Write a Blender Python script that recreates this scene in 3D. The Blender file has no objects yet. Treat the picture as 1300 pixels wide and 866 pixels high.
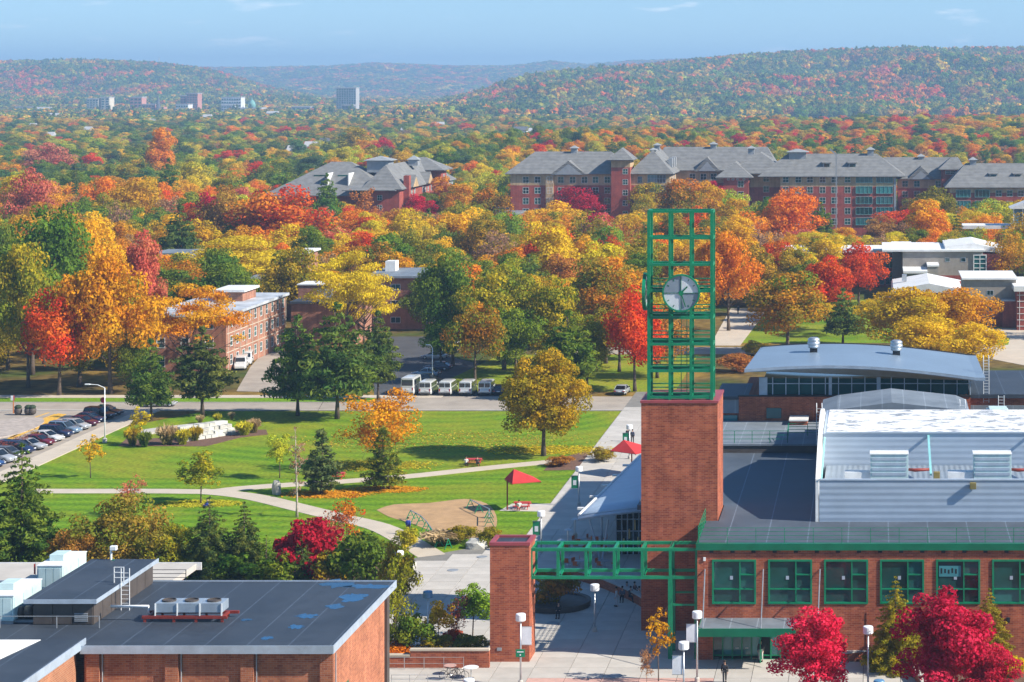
import bpy, bmesh, math, random
import numpy as np
from mathutils import Vector, Matrix
random.seed(7)
scene = bpy.context.scene
C = scene.collection
# ------------------------------------------------------------------ camera, sky, sun, exposure
F, XV, YH, H = 2700.0, 1110.0, 105.0, 48.0       # pixels (1300 wide), principal point, eye height in metres
cam_d = bpy.data.cameras.new('camera'); cam = bpy.data.objects.new('camera', cam_d); C.objects.link(cam)
cam.location = (0, 0, H); cam.rotation_euler = (math.radians(90), 0, 0)
cam_d.sensor_width = 36; cam_d.lens = F / 1300 * 36
cam_d.shift_x = (650 - XV) / 1300; cam_d.shift_y = (YH - 433) / 1300
cam_d.clip_start = 1; cam_d.clip_end = 40000
scene.camera = cam
SUN_EL, SUN_AZ = math.radians(36), math.radians(14)          # azimuth measured from +X towards the viewer
SV = Vector((math.cos(SUN_EL)*math.cos(SUN_AZ), -math.cos(SUN_EL)*math.sin(SUN_AZ), math.sin(SUN_EL)))
world = bpy.data.worlds.new('World'); scene.world = world; world.use_nodes = True
wn = world.node_tree.nodes; wl = world.node_tree.links
bg = wn['Background']; bg.inputs['Strength'].default_value = 0.095
sky = wn.new('ShaderNodeTexSky'); sky.sky_type = 'NISHITA'; sky.sun_disc = False
sky.sun_elevation = SUN_EL; sky.sun_rotation = math.radians(90) + SUN_AZ
sky.altitude = 300; sky.air_density = 1.0; sky.dust_density = 0.1; sky.ozone_density = 3.2
tv_ = wn.new('ShaderNodeTexCoord'); va = wn.new('ShaderNodeVectorMath'); va.operation = 'ADD'; va.inputs[1].default_value = (0, 0, .05)
vn = wn.new('ShaderNodeVectorMath'); vn.operation = 'NORMALIZE'; wl.new(tv_.outputs['Generated'], va.inputs[0]); wl.new(va.outputs[0], vn.inputs[0]); wl.new(vn.outputs[0], sky.inputs['Vector'])
hs = wn.new('ShaderNodeHueSaturation'); hs.inputs['Saturation'].default_value = 1.18; hs.inputs['Value'].default_value = 1.0
wl.new(sky.outputs[0], hs.inputs['Color'])
# thin streaks of cloud in the sky
tc = wn.new('ShaderNodeTexCoord'); mp = wn.new('ShaderNodeMapping'); mp.inputs['Scale'].default_value = (26, 26, 130)
mp.inputs['Location'].default_value = (3.1, 0.4, 1.7)
nz = wn.new('ShaderNodeTexNoise'); nz.inputs['Scale'].default_value = 1.0; nz.inputs['Detail'].default_value = 5; nz.inputs['Roughness'].default_value = .55
cr = wn.new('ShaderNodeValToRGB'); cr.color_ramp.elements[0].position = .61; cr.color_ramp.elements[1].position = .76
cr.color_ramp.elements[1].color = (.6, .6, .6, 1)
mx = wn.new('ShaderNodeMix'); mx.data_type = 'RGBA'
wl.new(tc.outputs['Generated'], mp.inputs[0]); wl.new(mp.outputs[0], nz.inputs['Vector']); wl.new(nz.outputs[0], cr.inputs[0])
wl.new(cr.outputs[0], mx.inputs[0]); wl.new(hs.outputs[0], mx.inputs[6]); mx.inputs[7].default_value = (9.5, 9.3, 9.2, 1)
wl.new(mx.outputs[2], bg.inputs['Color'])
sun_d = bpy.data.lights.new('sun', 'SUN'); sun_d.energy = 4.9; sun_d.angle = math.radians(.53); sun_d.color = (1, .93, .82)
sun = bpy.data.objects.new('sun', sun_d); C.objects.link(sun); sun.rotation_euler = SV.to_track_quat('Z', 'Y').to_euler()
sun.location = (200, 0, 300)
vs = scene.view_settings; vs.view_transform = 'Standard'; vs.look = 'None'; vs.exposure = 0.8; vs.gamma = 1; vs.use_curve_mapping = False
cy = scene.cycles; cy.use_denoising = True; cy.max_bounces = 5; cy.diffuse_bounces = 2; cy.glossy_bounces = 2
cy.transmission_bounces = 3; cy.volume_bounces = 0; cy.transparent_max_bounces = 4; cy.use_adaptive_sampling = True
cy.adaptive_threshold = 0.02; cy.sample_clamp_indirect = 4; cy.caustics_reflective = False; cy.caustics_refractive = False
# ------------------------------------------------------------------ helpers
def G(px, py, z=0.0):
    Y = F*(H-z)/(py-YH); return Vector(((px-XV)*Y/F, Y, z))
def XA(px, Y): return (px-XV)*Y/F
def ZA(py, Y): return H-(py-YH)*Y/F
def PX(x, y, z=0): return XV+F*x/y, YH+F*(H-z)/y
ORG = {}
def tag(o, label=None, cat=None, group=None, kind=None):
    if label: o['label'] = label
    if cat: o['category'] = cat
    if group: o['group'] = group
    if kind: o['kind'] = kind
    return o
def root(name, label, cat, loc, rz=0, group=None, local=False):
    e = bpy.data.objects.new(name, None); C.objects.link(e); e.location = loc; e.rotation_euler = (0, 0, rz)
    e.empty_display_size = .5
    ORG[e.name] = Vector((0, 0, 0)) if local else Vector(loc)
    return tag(e, label, cat, group)
def link(name, me, parent=None, loc=None, rz=0, mat=None):
    o = bpy.data.objects.new(name, me); C.objects.link(o)
    if mat and not me.materials: me.materials.append(mat)
    if parent:
        o.parent = parent; ORG[o.name] = ORG[parent.name]
        if loc is not None: o.location = Vector(loc)-ORG[parent.name]; ORG[o.name] = Vector((0, 0, 0))
    else:
        ORG[o.name] = Vector((0, 0, 0))
        if loc is not None: o.location = loc; ORG[o.name] = Vector(loc)
    if rz: o.rotation_euler = (0, 0, rz)
    return o
class MB:
    def __init__(s): s.v = []; s.f = []
    def add(s, vs, fs):
        b = len(s.v); s.v += [tuple(v) for v in vs]; s.f += [tuple(i+b for i in f) for f in fs]; return s
    def box(s, x0, x1, y0, y1, z0, z1):
        return s.add([(x0,y0,z0),(x1,y0,z0),(x1,y1,z0),(x0,y1,z0),(x0,y0,z1),(x1,y0,z1),(x1,y1,z1),(x0,y1,z1)],
            [(0,3,2,1),(4,5,6,7),(0,1,5,4),(1,2,6,5),(2,3,7,6),(3,0,4,7)])
    def prism(s, poly, z0, z1):           # poly: xy list counter-clockwise
        n = len(poly); vs = [(p[0],p[1],z0) for p in poly]+[(p[0],p[1],z1) for p in poly]
        return s.add(vs, [tuple(range(n))[::-1], tuple(range(n, 2*n))]+[(i,(i+1)%n,n+(i+1)%n,n+i) for i in range(n)])
    def prism_x(s, poly, x0, x1):         # poly: yz list, extruded along x
        n = len(poly); vs = [(x0,p[0],p[1]) for p in poly]+[(x1,p[0],p[1]) for p in poly]
        return s.add(vs, [tuple(range(n))[::-1], tuple(range(n, 2*n))]+[(i,(i+1)%n,n+(i+1)%n,n+i) for i in range(n)])
    def prism_y(s, poly, y0, y1):         # poly: xz list
        n = len(poly); vs = [(p[0],y0,p[1]) for p in poly]+[(p[0],y1,p[1]) for p in poly]
        return s.add(vs, [tuple(range(n)), tuple(range(n, 2*n))[::-1]]+[(n+i,n+(i+1)%n,(i+1)%n,i) for i in range(n)])
    def poly(s, pts): return s.add(pts, [tuple(range(len(pts)))])
    def tube(s, pts, rs, n=8, cap=True):
        pts = [Vector(p) for p in pts]; rs = rs if hasattr(rs, '__len__') else [rs]*len(pts)
        b = len(s.v); m = len(pts)
        for i, p in enumerate(pts):
            t = (pts[min(i+1, m-1)]-pts[max(i-1, 0)]).normalized()
            u = t.orthogonal().normalized() if abs(t.z) > .9 else t.cross(Vector((0, 0, 1))).normalized()
            w = t.cross(u)
            for k in range(n):
                a = 2*math.pi*k/n; s.v.append(tuple(p+(u*math.cos(a)+w*math.sin(a))*rs[i]))
        for i in range(m-1):
            for k in range(n):
                s.f.append((b+i*n+k, b+(i+1)*n+k, b+(i+1)*n+(k+1)%n, b+i*n+(k+1)%n))
        if cap:
            s.f.append(tuple(b+k for k in range(n))); s.f.append(tuple(b+(m-1)*n+k for k in range(n))[::-1])
        return s
    def bar(s, p0, p1, t):                # square bar
        p0, p1 = Vector(p0), Vector(p1); d = (p1-p0).normalized()
        u = Vector((1,0,0)) if abs(d.z) > .9 else d.cross(Vector((0,0,1))).normalized()
        w = d.cross(u).normalized(); h = t/2
        vs = [p+u*a*h+w*b_*h for p in (p0, p1) for a, b_ in ((-1,-1),(1,-1),(1,1),(-1,1))]
        return s.add(vs, [(0,1,2,3),(7,6,5,4),(0,4,5,1),(1,5,6,2),(2,6,7,3),(3,7,4,0)])
    def lathe(s, prof, c, n=16):          # prof: (r, z)
        b = len(s.v); m = len(prof)
        for r, z in prof:
            for k in range(n):
                a = 2*math.pi*k/n; s.v.append((c[0]+r*math.cos(a), c[1]+r*math.sin(a), c[2]+z))
        for i in range(m-1):
            for k in range(n): s.f.append((b+i*n+k, b+i*n+(k+1)%n, b+(i+1)*n+(k+1)%n, b+(i+1)*n+k))
        s.f.append(tuple(b+k for k in range(n))[::-1]); s.f.append(tuple(b+(m-1)*n+k for k in range(n)))
        return s
    def hip(s, x0, x1, y0, y1, z, h, o=.6, t=.25, ins=None):
        x0 -= o; x1 += o; y0 -= o; y1 += o
        if x1-x0 >= y1-y0:
            d = (y1-y0)/2 if ins is None else ins; ym = (y0+y1)/2; r = [(x0+d,ym,z+h),(x1-d,ym,z+h)]
        else:
            d = (x1-x0)/2 if ins is None else ins; xm = (x0+x1)/2; r = [(xm,y0+d,z+h),(xm,y1-d,z+h)]
        vs = [(x0,y0,z),(x1,y0,z),(x1,y1,z),(x0,y1,z)]+[(x0,y0,z-t),(x1,y0,z-t),(x1,y1,z-t),(x0,y1,z-t)]+r
        fs = [(4,7,6,5),(0,4,5,1),(1,5,6,2),(2,6,7,3),(3,7,4,0)]
        if x1-x0 >= y1-y0: fs += [(0,1,9,8),(1,2,9),(2,3,8,9),(3,0,8)]
        else: fs += [(0,1,8),(1,2,9,8),(2,3,9),(3,0,8,9)]
        return s.add(vs, fs)
    def gable_y(s, x0, x1, y0, y1, z, h, t=.25):   # ridge along y (gable faces the viewer)
        xm = (x0+x1)/2
        return s.prism_y([(x0,z-t),(x1,z-t),(x1,z),(xm,z+h),(x0,z)], y0, y1)
    def gable_x(s, x0, x1, y0, y1, z, h, t=.25):
        ym = (y0+y1)/2
        return s.prism_x([(y0,z-t),(y1,z-t),(y1,z),(ym,z+h),(y0,z)], x0, x1)
    def wall(s, a0, a1, z0, z1, d0, d1, ops, axis='x'):
        """wall between a0..a1 along axis, d0..d1 thick, with openings (oa0,oa1,oz0,oz1)"""
        zs = sorted({z0, z1}|{min(max(q, z0), z1) for o in ops for q in o[2:4]})
        for zi in range(len(zs)-1):
            zb, zt = zs[zi], zs[zi+1]; zm = (zb+zt)/2
            cuts = sorted((o[0], o[1]) for o in ops if o[2] < zm < o[3]); a = a0
            for c0, c1 in cuts+[(a1, a1)]:
                if c0-a > 1e-4:
                    if axis == 'x': s.box(a, c0, d0, d1, zb, zt)
                    else: s.box(d0, d1, a, c0, zb, zt)
                a = max(a, c1)
        return s
    def mesh(s, name, smooth=False, off=None):
        me = bpy.data.meshes.new(name)
        vs = s.v if off is None else [(a-off[0], b-off[1], c-off[2]) for a, b, c in s.v]
        me.from_pydata(vs, [], s.f); me.update()
        if smooth: me.shade_smooth()
        return me
    def build(s, name, mat, parent=None, smooth=False, bevel=0, loc=None):
        off = ORG[parent.name] if parent else loc
        me = s.mesh(name, smooth, off)
        bm = bmesh.new(); bm.from_mesh(me)
        if bevel: bmesh.ops.bevel(bm, geom=list(bm.edges), offset=bevel, segments=2, affect='EDGES', profile=.6)
        bmesh.ops.recalc_face_normals(bm, faces=list(bm.faces)); bm.to_mesh(me); bm.free()
        if smooth: me.shade_smooth()
        me.materials.append(mat)
        o = link(name, me, parent)
        if loc is not None and not parent: o.location = loc; ORG[o.name] = Vector(loc)
        return o
# ------------------------------------------------------------------ materials
def nodes(name):
    m = bpy.data.materials.new(name); m.use_nodes = True; t = m.node_tree
    return m, t.nodes, t.links, t.nodes['Principled BSDF']
def mat(name, col, rough=.7, metal=0, vary=.12, scale=.8, bump=0, bscale=8, spec=.4, detail=4, col2=None, rand=0):
    m, n, l, b = nodes(name)
    t = n.new('ShaderNodeTexCoord'); no = n.new('ShaderNodeTexNoise'); no.inputs['Scale'].default_value = scale
    no.inputs['Detail'].default_value = detail; no.inputs['Roughness'].default_value = .65
    l.new(t.outputs['Object'], no.inputs['Vector'])
    mx = n.new('ShaderNodeMix'); mx.data_type = 'RGBA'
    c2 = col2 or tuple(c*(1+vary*1.6) for c in col)
    mx.inputs[6].default_value = (*(c*(1-vary) for c in col), 1) if not col2 else (*col, 1); mx.inputs[7].default_value = (*c2, 1)
    rp = n.new('ShaderNodeMapRange'); rp.inputs[1].default_value = .3; rp.inputs[2].default_value = .7
    l.new(no.outputs[0], rp.inputs[0]); l.new(rp.outputs[0], mx.inputs[0])
    out = mx.outputs[2]
    if rand:
        oi = n.new('ShaderNodeObjectInfo'); hv = n.new('ShaderNodeHueSaturation')
        r2 = n.new('ShaderNodeMapRange'); r2.inputs[3].default_value = 1-rand; r2.inputs[4].default_value = 1+rand
        l.new(oi.outputs['Random'], r2.inputs[0]); l.new(r2.outputs[0], hv.inputs['Value']); l.new(out, hv.inputs['Color']); out = hv.outputs[0]
    l.new(out, b.inputs['Base Color'])
    b.inputs['Roughness'].default_value = rough; b.inputs['Metallic'].default_value = metal; b.inputs['Specular IOR Level'].default_value = spec
    if bump:
        n2 = n.new('ShaderNodeTexNoise'); n2.inputs['Scale'].default_value = bscale; n2.inputs['Detail'].default_value = 3
        l.new(t.outputs['Object'], n2.inputs['Vector'])
        bp = n.new('ShaderNodeBump'); bp.inputs['Strength'].default_value = bump; bp.inputs['Distance'].default_value = .05
        l.new(n2.outputs[0], bp.inputs['Height']); l.new(bp.outputs[0], b.inputs['Normal'])
    return m
def wall_uv(n, l):
    """(horizontal, vertical) wall coordinates picked by the face's own direction"""
    t = n.new('ShaderNodeTexCoord'); s = n.new('ShaderNodeSeparateXYZ'); l.new(t.outputs['Object'], s.inputs[0])
    q = n.new('ShaderNodeSeparateXYZ'); l.new(t.outputs['Normal'], q.inputs[0])
    a = n.new('ShaderNodeMath'); a.operation = 'ABSOLUTE'; l.new(q.outputs[0], a.inputs[0])
    g = n.new('ShaderNodeMath'); g.operation = 'GREATER_THAN'; g.inputs[1].default_value = .6; l.new(a.outputs[0], g.inputs[0])
    mxx = n.new('ShaderNodeMix'); l.new(g.outputs[0], mxx.inputs[0]); l.new(s.outputs[0], mxx.inputs[2]); l.new(s.outputs[1], mxx.inputs[3])
    c = n.new('ShaderNodeCombineXYZ'); l.new(mxx.outputs[0], c.inputs[0]); l.new(s.outputs[2], c.inputs[1])
    return c.outputs[0]
def brick_mat(name, c1, c2, mortar, bw=.42, bh=.15, ms=.014):
    m, n, l, b = nodes(name); uv = wall_uv(n, l)
    br = n.new('ShaderNodeTexBrick'); l.new(uv, br.inputs['Vector'])
    br.inputs['Color1'].default_value = (*c1, 1); br.inputs['Color2'].default_value = (*c2, 1); br.inputs['Mortar'].default_value = (*mortar, 1)
    br.inputs['Scale'].default_value = 1; br.inputs['Mortar Size'].default_value = ms; br.inputs['Brick Width'].default_value = bw; br.inputs['Row Height'].default_value = bh
    br.inputs['Bias'].default_value = -.1
    no = n.new('ShaderNodeTexNoise'); no.inputs['Scale'].default_value = .45; no.inputs['Detail'].default_value = 6; l.new(uv, no.inputs['Vector'])
    hv = n.new('ShaderNodeHueSaturation'); rp = n.new('ShaderNodeMapRange')
    rp.inputs[1].default_value = .3; rp.inputs[2].default_value = .7; rp.inputs[3].default_value = .78; rp.inputs[4].default_value = 1.18
    l.new(no.outputs[0], rp.inputs[0]); l.new(rp.outputs[0], hv.inputs['Value']); l.new(br.outputs['Color'], hv.inputs['Color'])
    st = n.new('ShaderNodeMapping'); st.inputs['Scale'].default_value = (1.6, .12, 1); l.new(uv, st.inputs[0]); n3 = n.new('ShaderNodeTexNoise'); n3.inputs['Scale'].default_value = 1; n3.inputs['Detail'].default_value = 5; l.new(st.outputs[0], n3.inputs['Vector'])
    r3 = n.new('ShaderNodeMapRange'); r3.inputs[1].default_value = .35; r3.inputs[2].default_value = .7; r3.inputs[3].default_value = 1.08; r3.inputs[4].default_value = .80; l.new(n3.outputs[0], r3.inputs[0])
    ml = n.new('ShaderNodeMath'); ml.operation = 'MULTIPLY'; l.new(rp.outputs[0], ml.inputs[0]); l.new(r3.outputs[0], ml.inputs[1]); l.new(ml.outputs[0], hv.inputs['Value'])
    l.new(hv.outputs[0], b.inputs['Base Color']); b.inputs['Roughness'].default_value = .85; b.inputs['Specular IOR Level'].default_value = .2
    bp = n.new('ShaderNodeBump'); bp.inputs['Strength'].default_value = .35; bp.inputs['Distance'].default_value = .02; bp.invert = True
    l.new(br.outputs['Fac'], bp.inputs['Height']); l.new(bp.outputs[0], b.inputs['Normal'])
    return m
def stripe_mat(name, col, axis, period, depth=.5, rough=.5, metal=0, vary=.1, dark=.7, noise=.6):
    """sheet metal or shingle rows: fine ribs across one axis"""
    m, n, l, b = nodes(name); t = n.new('ShaderNodeTexCoord'); s = n.new('ShaderNodeSeparateXYZ'); l.new(t.outputs['Object'], s.inputs[0])
    mu = n.new('ShaderNodeMath'); mu.operation = 'MULTIPLY'; mu.inputs[1].default_value = 2*math.pi/period; l.new(s.outputs[axis], mu.inputs[0])
    si = n.new('ShaderNodeMath'); si.operation = 'SINE'; l.new(mu.outputs[0], si.inputs[0])
    no = n.new('ShaderNodeTexNoise'); no.inputs['Scale'].default_value = noise; no.inputs['Detail'].default_value = 5; l.new(t.outputs['Object'], no.inputs['Vector'])
    mx = n.new('ShaderNodeMix'); mx.data_type = 'RGBA'; mx.inputs[6].default_value = (*(c*dark for c in col), 1); mx.inputs[7].default_value = (*col, 1)
    rp = n.new('ShaderNodeMapRange'); rp.inputs[1].default_value = .3; rp.inputs[2].default_value = .65; l.new(no.outputs[0], rp.inputs[0])
    l.new(rp.outputs[0], mx.inputs[0]); l.new(mx.outputs[2], b.inputs['Base Color'])
    b.inputs['Roughness'].default_value = rough; b.inputs['Metallic'].default_value = metal
    bp = n.new('ShaderNodeBump'); bp.inputs['Strength'].default_value = depth; bp.inputs['Distance'].default_value = period*.2
    l.new(si.outputs[0], bp.inputs['Height']); l.new(bp.outputs[0], b.inputs['Normal'])
    return m
def membrane(name, col, seam=2.9, light=1.9):
    """rolled roofing: welded seams every few metres, water marks, scuffs"""
    m, n, l, b = nodes(name); t = n.new('ShaderNodeTexCoord'); s = n.new('ShaderNodeSeparateXYZ'); l.new(t.outputs['Object'], s.inputs[0])
    w = n.new('ShaderNodeMath'); w.operation = 'PINGPONG'; w.inputs[1].default_value = seam/2; l.new(s.outputs[0], w.inputs[0])
    lt = n.new('ShaderNodeMath'); lt.operation = 'LESS_THAN'; lt.inputs[1].default_value = .045; l.new(w.outputs[0], lt.inputs[0])
    no = n.new('ShaderNodeTexNoise'); no.inputs['Scale'].default_value = .22; no.inputs['Detail'].default_value = 8; no.inputs['Roughness'].default_value = .7; l.new(t.outputs['Object'], no.inputs['Vector'])
    n2 = n.new('ShaderNodeTexNoise'); n2.inputs['Scale'].default_value = 1.3; n2.inputs['Detail'].default_value = 4; l.new(t.outputs['Object'], n2.inputs['Vector'])
    mu = n.new('ShaderNodeMath'); mu.operation = 'MULTIPLY'; l.new(lt.outputs[0], mu.inputs[0]); l.new(n2.outputs[0], mu.inputs[1])
    rp = n.new('ShaderNodeMapRange'); rp.inputs[1].default_value = .32; rp.inputs[2].default_value = .72; l.new(no.outputs[0], rp.inputs[0])
    mx = n.new('ShaderNodeMix'); mx.data_type = 'RGBA'; mx.inputs[6].default_value = (*(c*.75 for c in col), 1); mx.inputs[7].default_value = (*(c*1.35 for c in col), 1)
    l.new(rp.outputs[0], mx.inputs[0])
    m2 = n.new('ShaderNodeMix'); m2.data_type = 'RGBA'; m2.inputs[7].default_value = (*(c*light*1.6 for c in col), 1)
    l.new(mu.outputs[0], m2.inputs[0]); l.new(mx.outputs[2], m2.inputs[6]); l.new(m2.outputs[2], b.inputs['Base Color'])
    r2 = n.new('ShaderNodeMapRange'); r2.inputs[3].default_value = .45; r2.inputs[4].default_value = .75; l.new(no.outputs[0], r2.inputs[0]); l.new(r2.outputs[0], b.inputs['Roughness'])
    return m
def glass(name, col=(.02, .05, .055), rough=.06, spec=.7):
    m, n, l, b = nodes(name); t = n.new('ShaderNodeTexCoord'); no = n.new('ShaderNodeTexNoise'); no.inputs['Scale'].default_value = .5
    l.new(t.outputs['Object'], no.inputs['Vector'])
    mx = n.new('ShaderNodeMix'); mx.data_type = 'RGBA'; mx.inputs[6].default_value = (*(c*.6 for c in col), 1); mx.inputs[7].default_value = (*(c*1.6 for c in col), 1)
    oi = n.new('ShaderNodeObjectInfo'); hv = n.new('ShaderNodeHueSaturation'); r2 = n.new('ShaderNodeMapRange'); r2.inputs[3].default_value = .35; r2.inputs[4].default_value = 2.1  # random brightness per object stands in for differing pane reflections
    l.new(oi.outputs['Random'], r2.inputs[0]); l.new(r2.outputs[0], hv.inputs['Value']); l.new(mx.outputs[2], hv.inputs['Color'])
    l.new(no.outputs[0], mx.inputs[0]); l.new(hv.outputs[0], b.inputs['Base Color'])
    b.inputs['Roughness'].default_value = rough; b.inputs['Specular IOR Level'].default_value = spec
    bp = n.new('ShaderNodeBump'); bp.inputs['Strength'].default_value = .04; l.new(no.outputs[0], bp.inputs['Height']); l.new(bp.outputs[0], b.inputs['Normal'])
    return m
def tint_mat(name, rough=.35, metal=0, coat=0):
    """paint or cloth whose colour is the object's own colour"""
    m, n, l, b = nodes(name); oi = n.new('ShaderNodeObjectInfo'); t = n.new('ShaderNodeTexCoord')
    no = n.new('ShaderNodeTexNoise'); no.inputs['Scale'].default_value = 2.5; no.inputs['Detail'].default_value = 4; l.new(t.outputs['Object'], no.inputs['Vector'])
    hv = n.new('ShaderNodeHueSaturation'); rp = n.new('ShaderNodeMapRange'); rp.inputs[3].default_value = .82; rp.inputs[4].default_value = 1.15
    l.new(no.outputs[0], rp.inputs[0]); l.new(rp.outputs[0], hv.inputs['Value']); l.new(oi.outputs['Color'], hv.inputs['Color']); l.new(hv.outputs[0], b.inputs['Base Color'])
    b.inputs['Roughness'].default_value = rough; b.inputs['Metallic'].default_value = metal; b.inputs['Coat Weight'].default_value = coat
    return m
def leaf_mat(name, mode='OBJECT'):
    m, n, l, b = nodes(name); n.remove(b); out = n['Material Output']
    def at(nm, typ):
        a = n.new('ShaderNodeAttribute'); a.attribute_name = nm; a.attribute_type = typ; return a
    A, B, V = at('tint_a', mode), at('tint_b', mode), at('var', 'GEOMETRY')
    mx = n.new('ShaderNodeMix'); mx.data_type = 'RGBA'; l.new(A.outputs['Color'], mx.inputs[6]); l.new(B.outputs['Color'], mx.inputs[7])
    sp = n.new('ShaderNodeSeparateXYZ'); l.new(V.outputs['Vector'], sp.inputs[0]); l.new(sp.outputs[0], mx.inputs[0])
    hv = n.new('ShaderNodeHueSaturation'); r = n.new('ShaderNodeMapRange'); r.inputs[3].default_value = .85; r.inputs[4].default_value = 1.5
    l.new(sp.outputs[1], r.inputs[0]); l.new(r.outputs[0], hv.inputs['Value']); l.new(mx.outputs[2], hv.inputs['Color'])
    d = n.new('ShaderNodeBsdfDiffuse'); tr = n.new('ShaderNodeBsdfTranslucent'); ms = n.new('ShaderNodeMixShader'); ms.inputs[0].default_value = .38
    l.new(hv.outputs[0], d.inputs[0]); l.new(hv.outputs[0], tr.inputs[0]); l.new(d.outputs[0], ms.inputs[1]); l.new(tr.outputs[0], ms.inputs[2]); l.new(ms.outputs[0], out.inputs[0])
    return m
M = {}
M['brick'] = brick_mat('brick_red', (.45,.122,.056), (.25,.056,.034), (.38,.19,.125))
M['brick_hall'] = brick_mat('brick_hall', (.50,.175,.082), (.31,.088,.048), (.42,.26,.18))
M['brick_dorm'] = brick_mat('brick_dorm', (.38,.075,.05), (.27,.05,.036), (.32,.16,.12))
M['brick_tan'] = brick_mat('brick_tan', (.52,.36,.19), (.44,.29,.15), (.5,.4,.28))
M['brick_orange'] = brick_mat('brick_orange', (.42,.17,.085), (.34,.12,.06), (.42,.3,.22))
M['roof_dark'] = membrane('roof_membrane_dark', (.034,.045,.062))
M['roof_grey'] = membrane('roof_membrane_grey', (.068,.085,.108), 3.4)
M['roof_slate'] = membrane('roof_membrane_slate', (.17,.20,.23), 2.2, 1.2)
M['roof_white'] = mat('roof_white_membrane', (.72,.72,.70), .6, vary=.1, scale=.5, detail=8)
M['shingle'] = stripe_mat('grey_shingles', (.205,.205,.20), 2, .45, .6, .85)
M['metal_blue'] = stripe_mat('pale_metal_siding', (.42,.50,.60), 2, .55, .11, .45, .2, dark=.90)
M['metal_roof'] = stripe_mat('standing_metal_roof', (.34,.40,.46), 0, .5, .25, .38, .35, dark=.85)
M['trim_blue'] = mat('pale_blue_trim', (.40,.47,.55), .45, .2)
M['metal_arch'] = mat('blue_grey_roof_sheet', (.24,.32,.41), .42, .3, vary=.06, scale=.2, detail=6)
M['trim_white'] = mat('white_trim', (.72,.72,.70), .5)
M['trim_grey'] = mat('grey_trim', (.30,.32,.34), .5, .2)
M['coping_red'] = mat('dull_red_coping', (.30,.06,.07), .5)
M['green'] = mat('green_paint', (.004,.20,.092), .38, vary=.14, scale=1.2)
M['green_dk'] = mat('dark_green_paint', (.004,.14,.07), .4)
M['teal'] = mat('pale_teal_paint', (.25,.55,.55), .45)
M['steel'] = mat('galvanised_steel', (.52,.55,.57), .38, .75, vary=.15, scale=2)
M['white_paint'] = mat('white_paint', (.75,.76,.75), .4)
M['dark_panel'] = mat('dark_brown_panel', (.075,.062,.055), .6, vary=.15)
M['black'] = mat('black_matter', (.012,.013,.015), .6)
M['rust_red'] = mat('red_oxide_steel', (.22,.03,.02), .55)
M['glass'] = glass('window_glass', (.010,.055,.05))
M['glass_teal'] = glass('teal_glass', (.02,.11,.115), .08)
M['glass_car'] = glass('car_glass', (.012,.016,.02), .05, .8)
M['glass_sky'] = glass('pale_glass', (.06,.13,.17), .05, .9)
M['paint'] = tint_mat('car_paint', .3, .2, .6)
M['cloth'] = tint_mat('cloth', .85)
M['rubber'] = mat('black_rubber', (.015,.015,.016), .8)
M['lamp_white'] = mat('white_lamp_head', (.78,.79,.80), .35)
M['headlight'] = mat('clear_lamp_lens', (.75,.78,.8), .15)
M['taillight'] = mat('red_lamp_lens', (.35,.01,.01), .2)
M['concrete'] = mat('concrete', (.46,.43,.385), .85, vary=.10, scale=.35, bump=.1, rand=.07, detail=8)
M['concrete_warm'] = mat('warm_concrete', (.50,.43,.34), .85, vary=.09, scale=.3, detail=8)
M['pave_red'] = mat('pink_paving', (.50,.30,.25), .85, vary=.12, scale=1.5, rand=.08)
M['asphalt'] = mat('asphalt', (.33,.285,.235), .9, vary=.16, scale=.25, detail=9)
M['asphalt_shaded'] = mat('shaded_asphalt', (.065,.066,.07), .85, vary=.2, scale=.3, detail=8)  # shade lying on the rear lot is put into this asphalt colour
M['road_yellow'] = mat('yellow_road_paint', (.62,.36,.05), .7, vary=.2, scale=2)
M['road_white'] = mat('white_road_paint', (.7,.68,.62), .7)
M['dirt'] = mat('sandy_dirt', (.40,.25,.125), .95, vary=.16, scale=.6, bump=.3, detail=8)
M['mulch'] = mat('bark_mulch', (.13,.07,.045), .95, vary=.3, scale=3, bump=.5)
M['stone'] = mat('pale_stone', (.46,.45,.40), .85, vary=.2, scale=1.2, bump=.4, rand=.22)
M['bark'] = mat('tree_bark', (.105,.075,.055), .9, vary=.3, scale=3, bump=.5)
M['bark_pale'] = mat('pale_bark', (.36,.31,.26), .9, vary=.3, scale=3)
M['skin'] = mat('skin', (.50,.28,.19), .6)
M['umbrella'] = mat('red_canopy_cloth', (.50,.035,.035), .8)
M['red_plastic'] = mat('red_plastic', (.50,.05,.04), .5)
M['tent'] = mat('white_canopy_cloth', (.44,.54,.64), .42, vary=.05)
M['banner'] = mat('white_banner_cloth', (.72,.74,.77), .8)
M['puddle'] = glass('standing_water', (.004,.03,.075), .02, 1.0)  # blue of the reflected sky is put into the water's base colour
M['patina'] = mat('green_copper', (.16,.36,.30), .6)
M['leaf'] = leaf_mat('leaves')
M['leaf_far'] = leaf_mat('leaves_far', 'INSTANCER')
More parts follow.
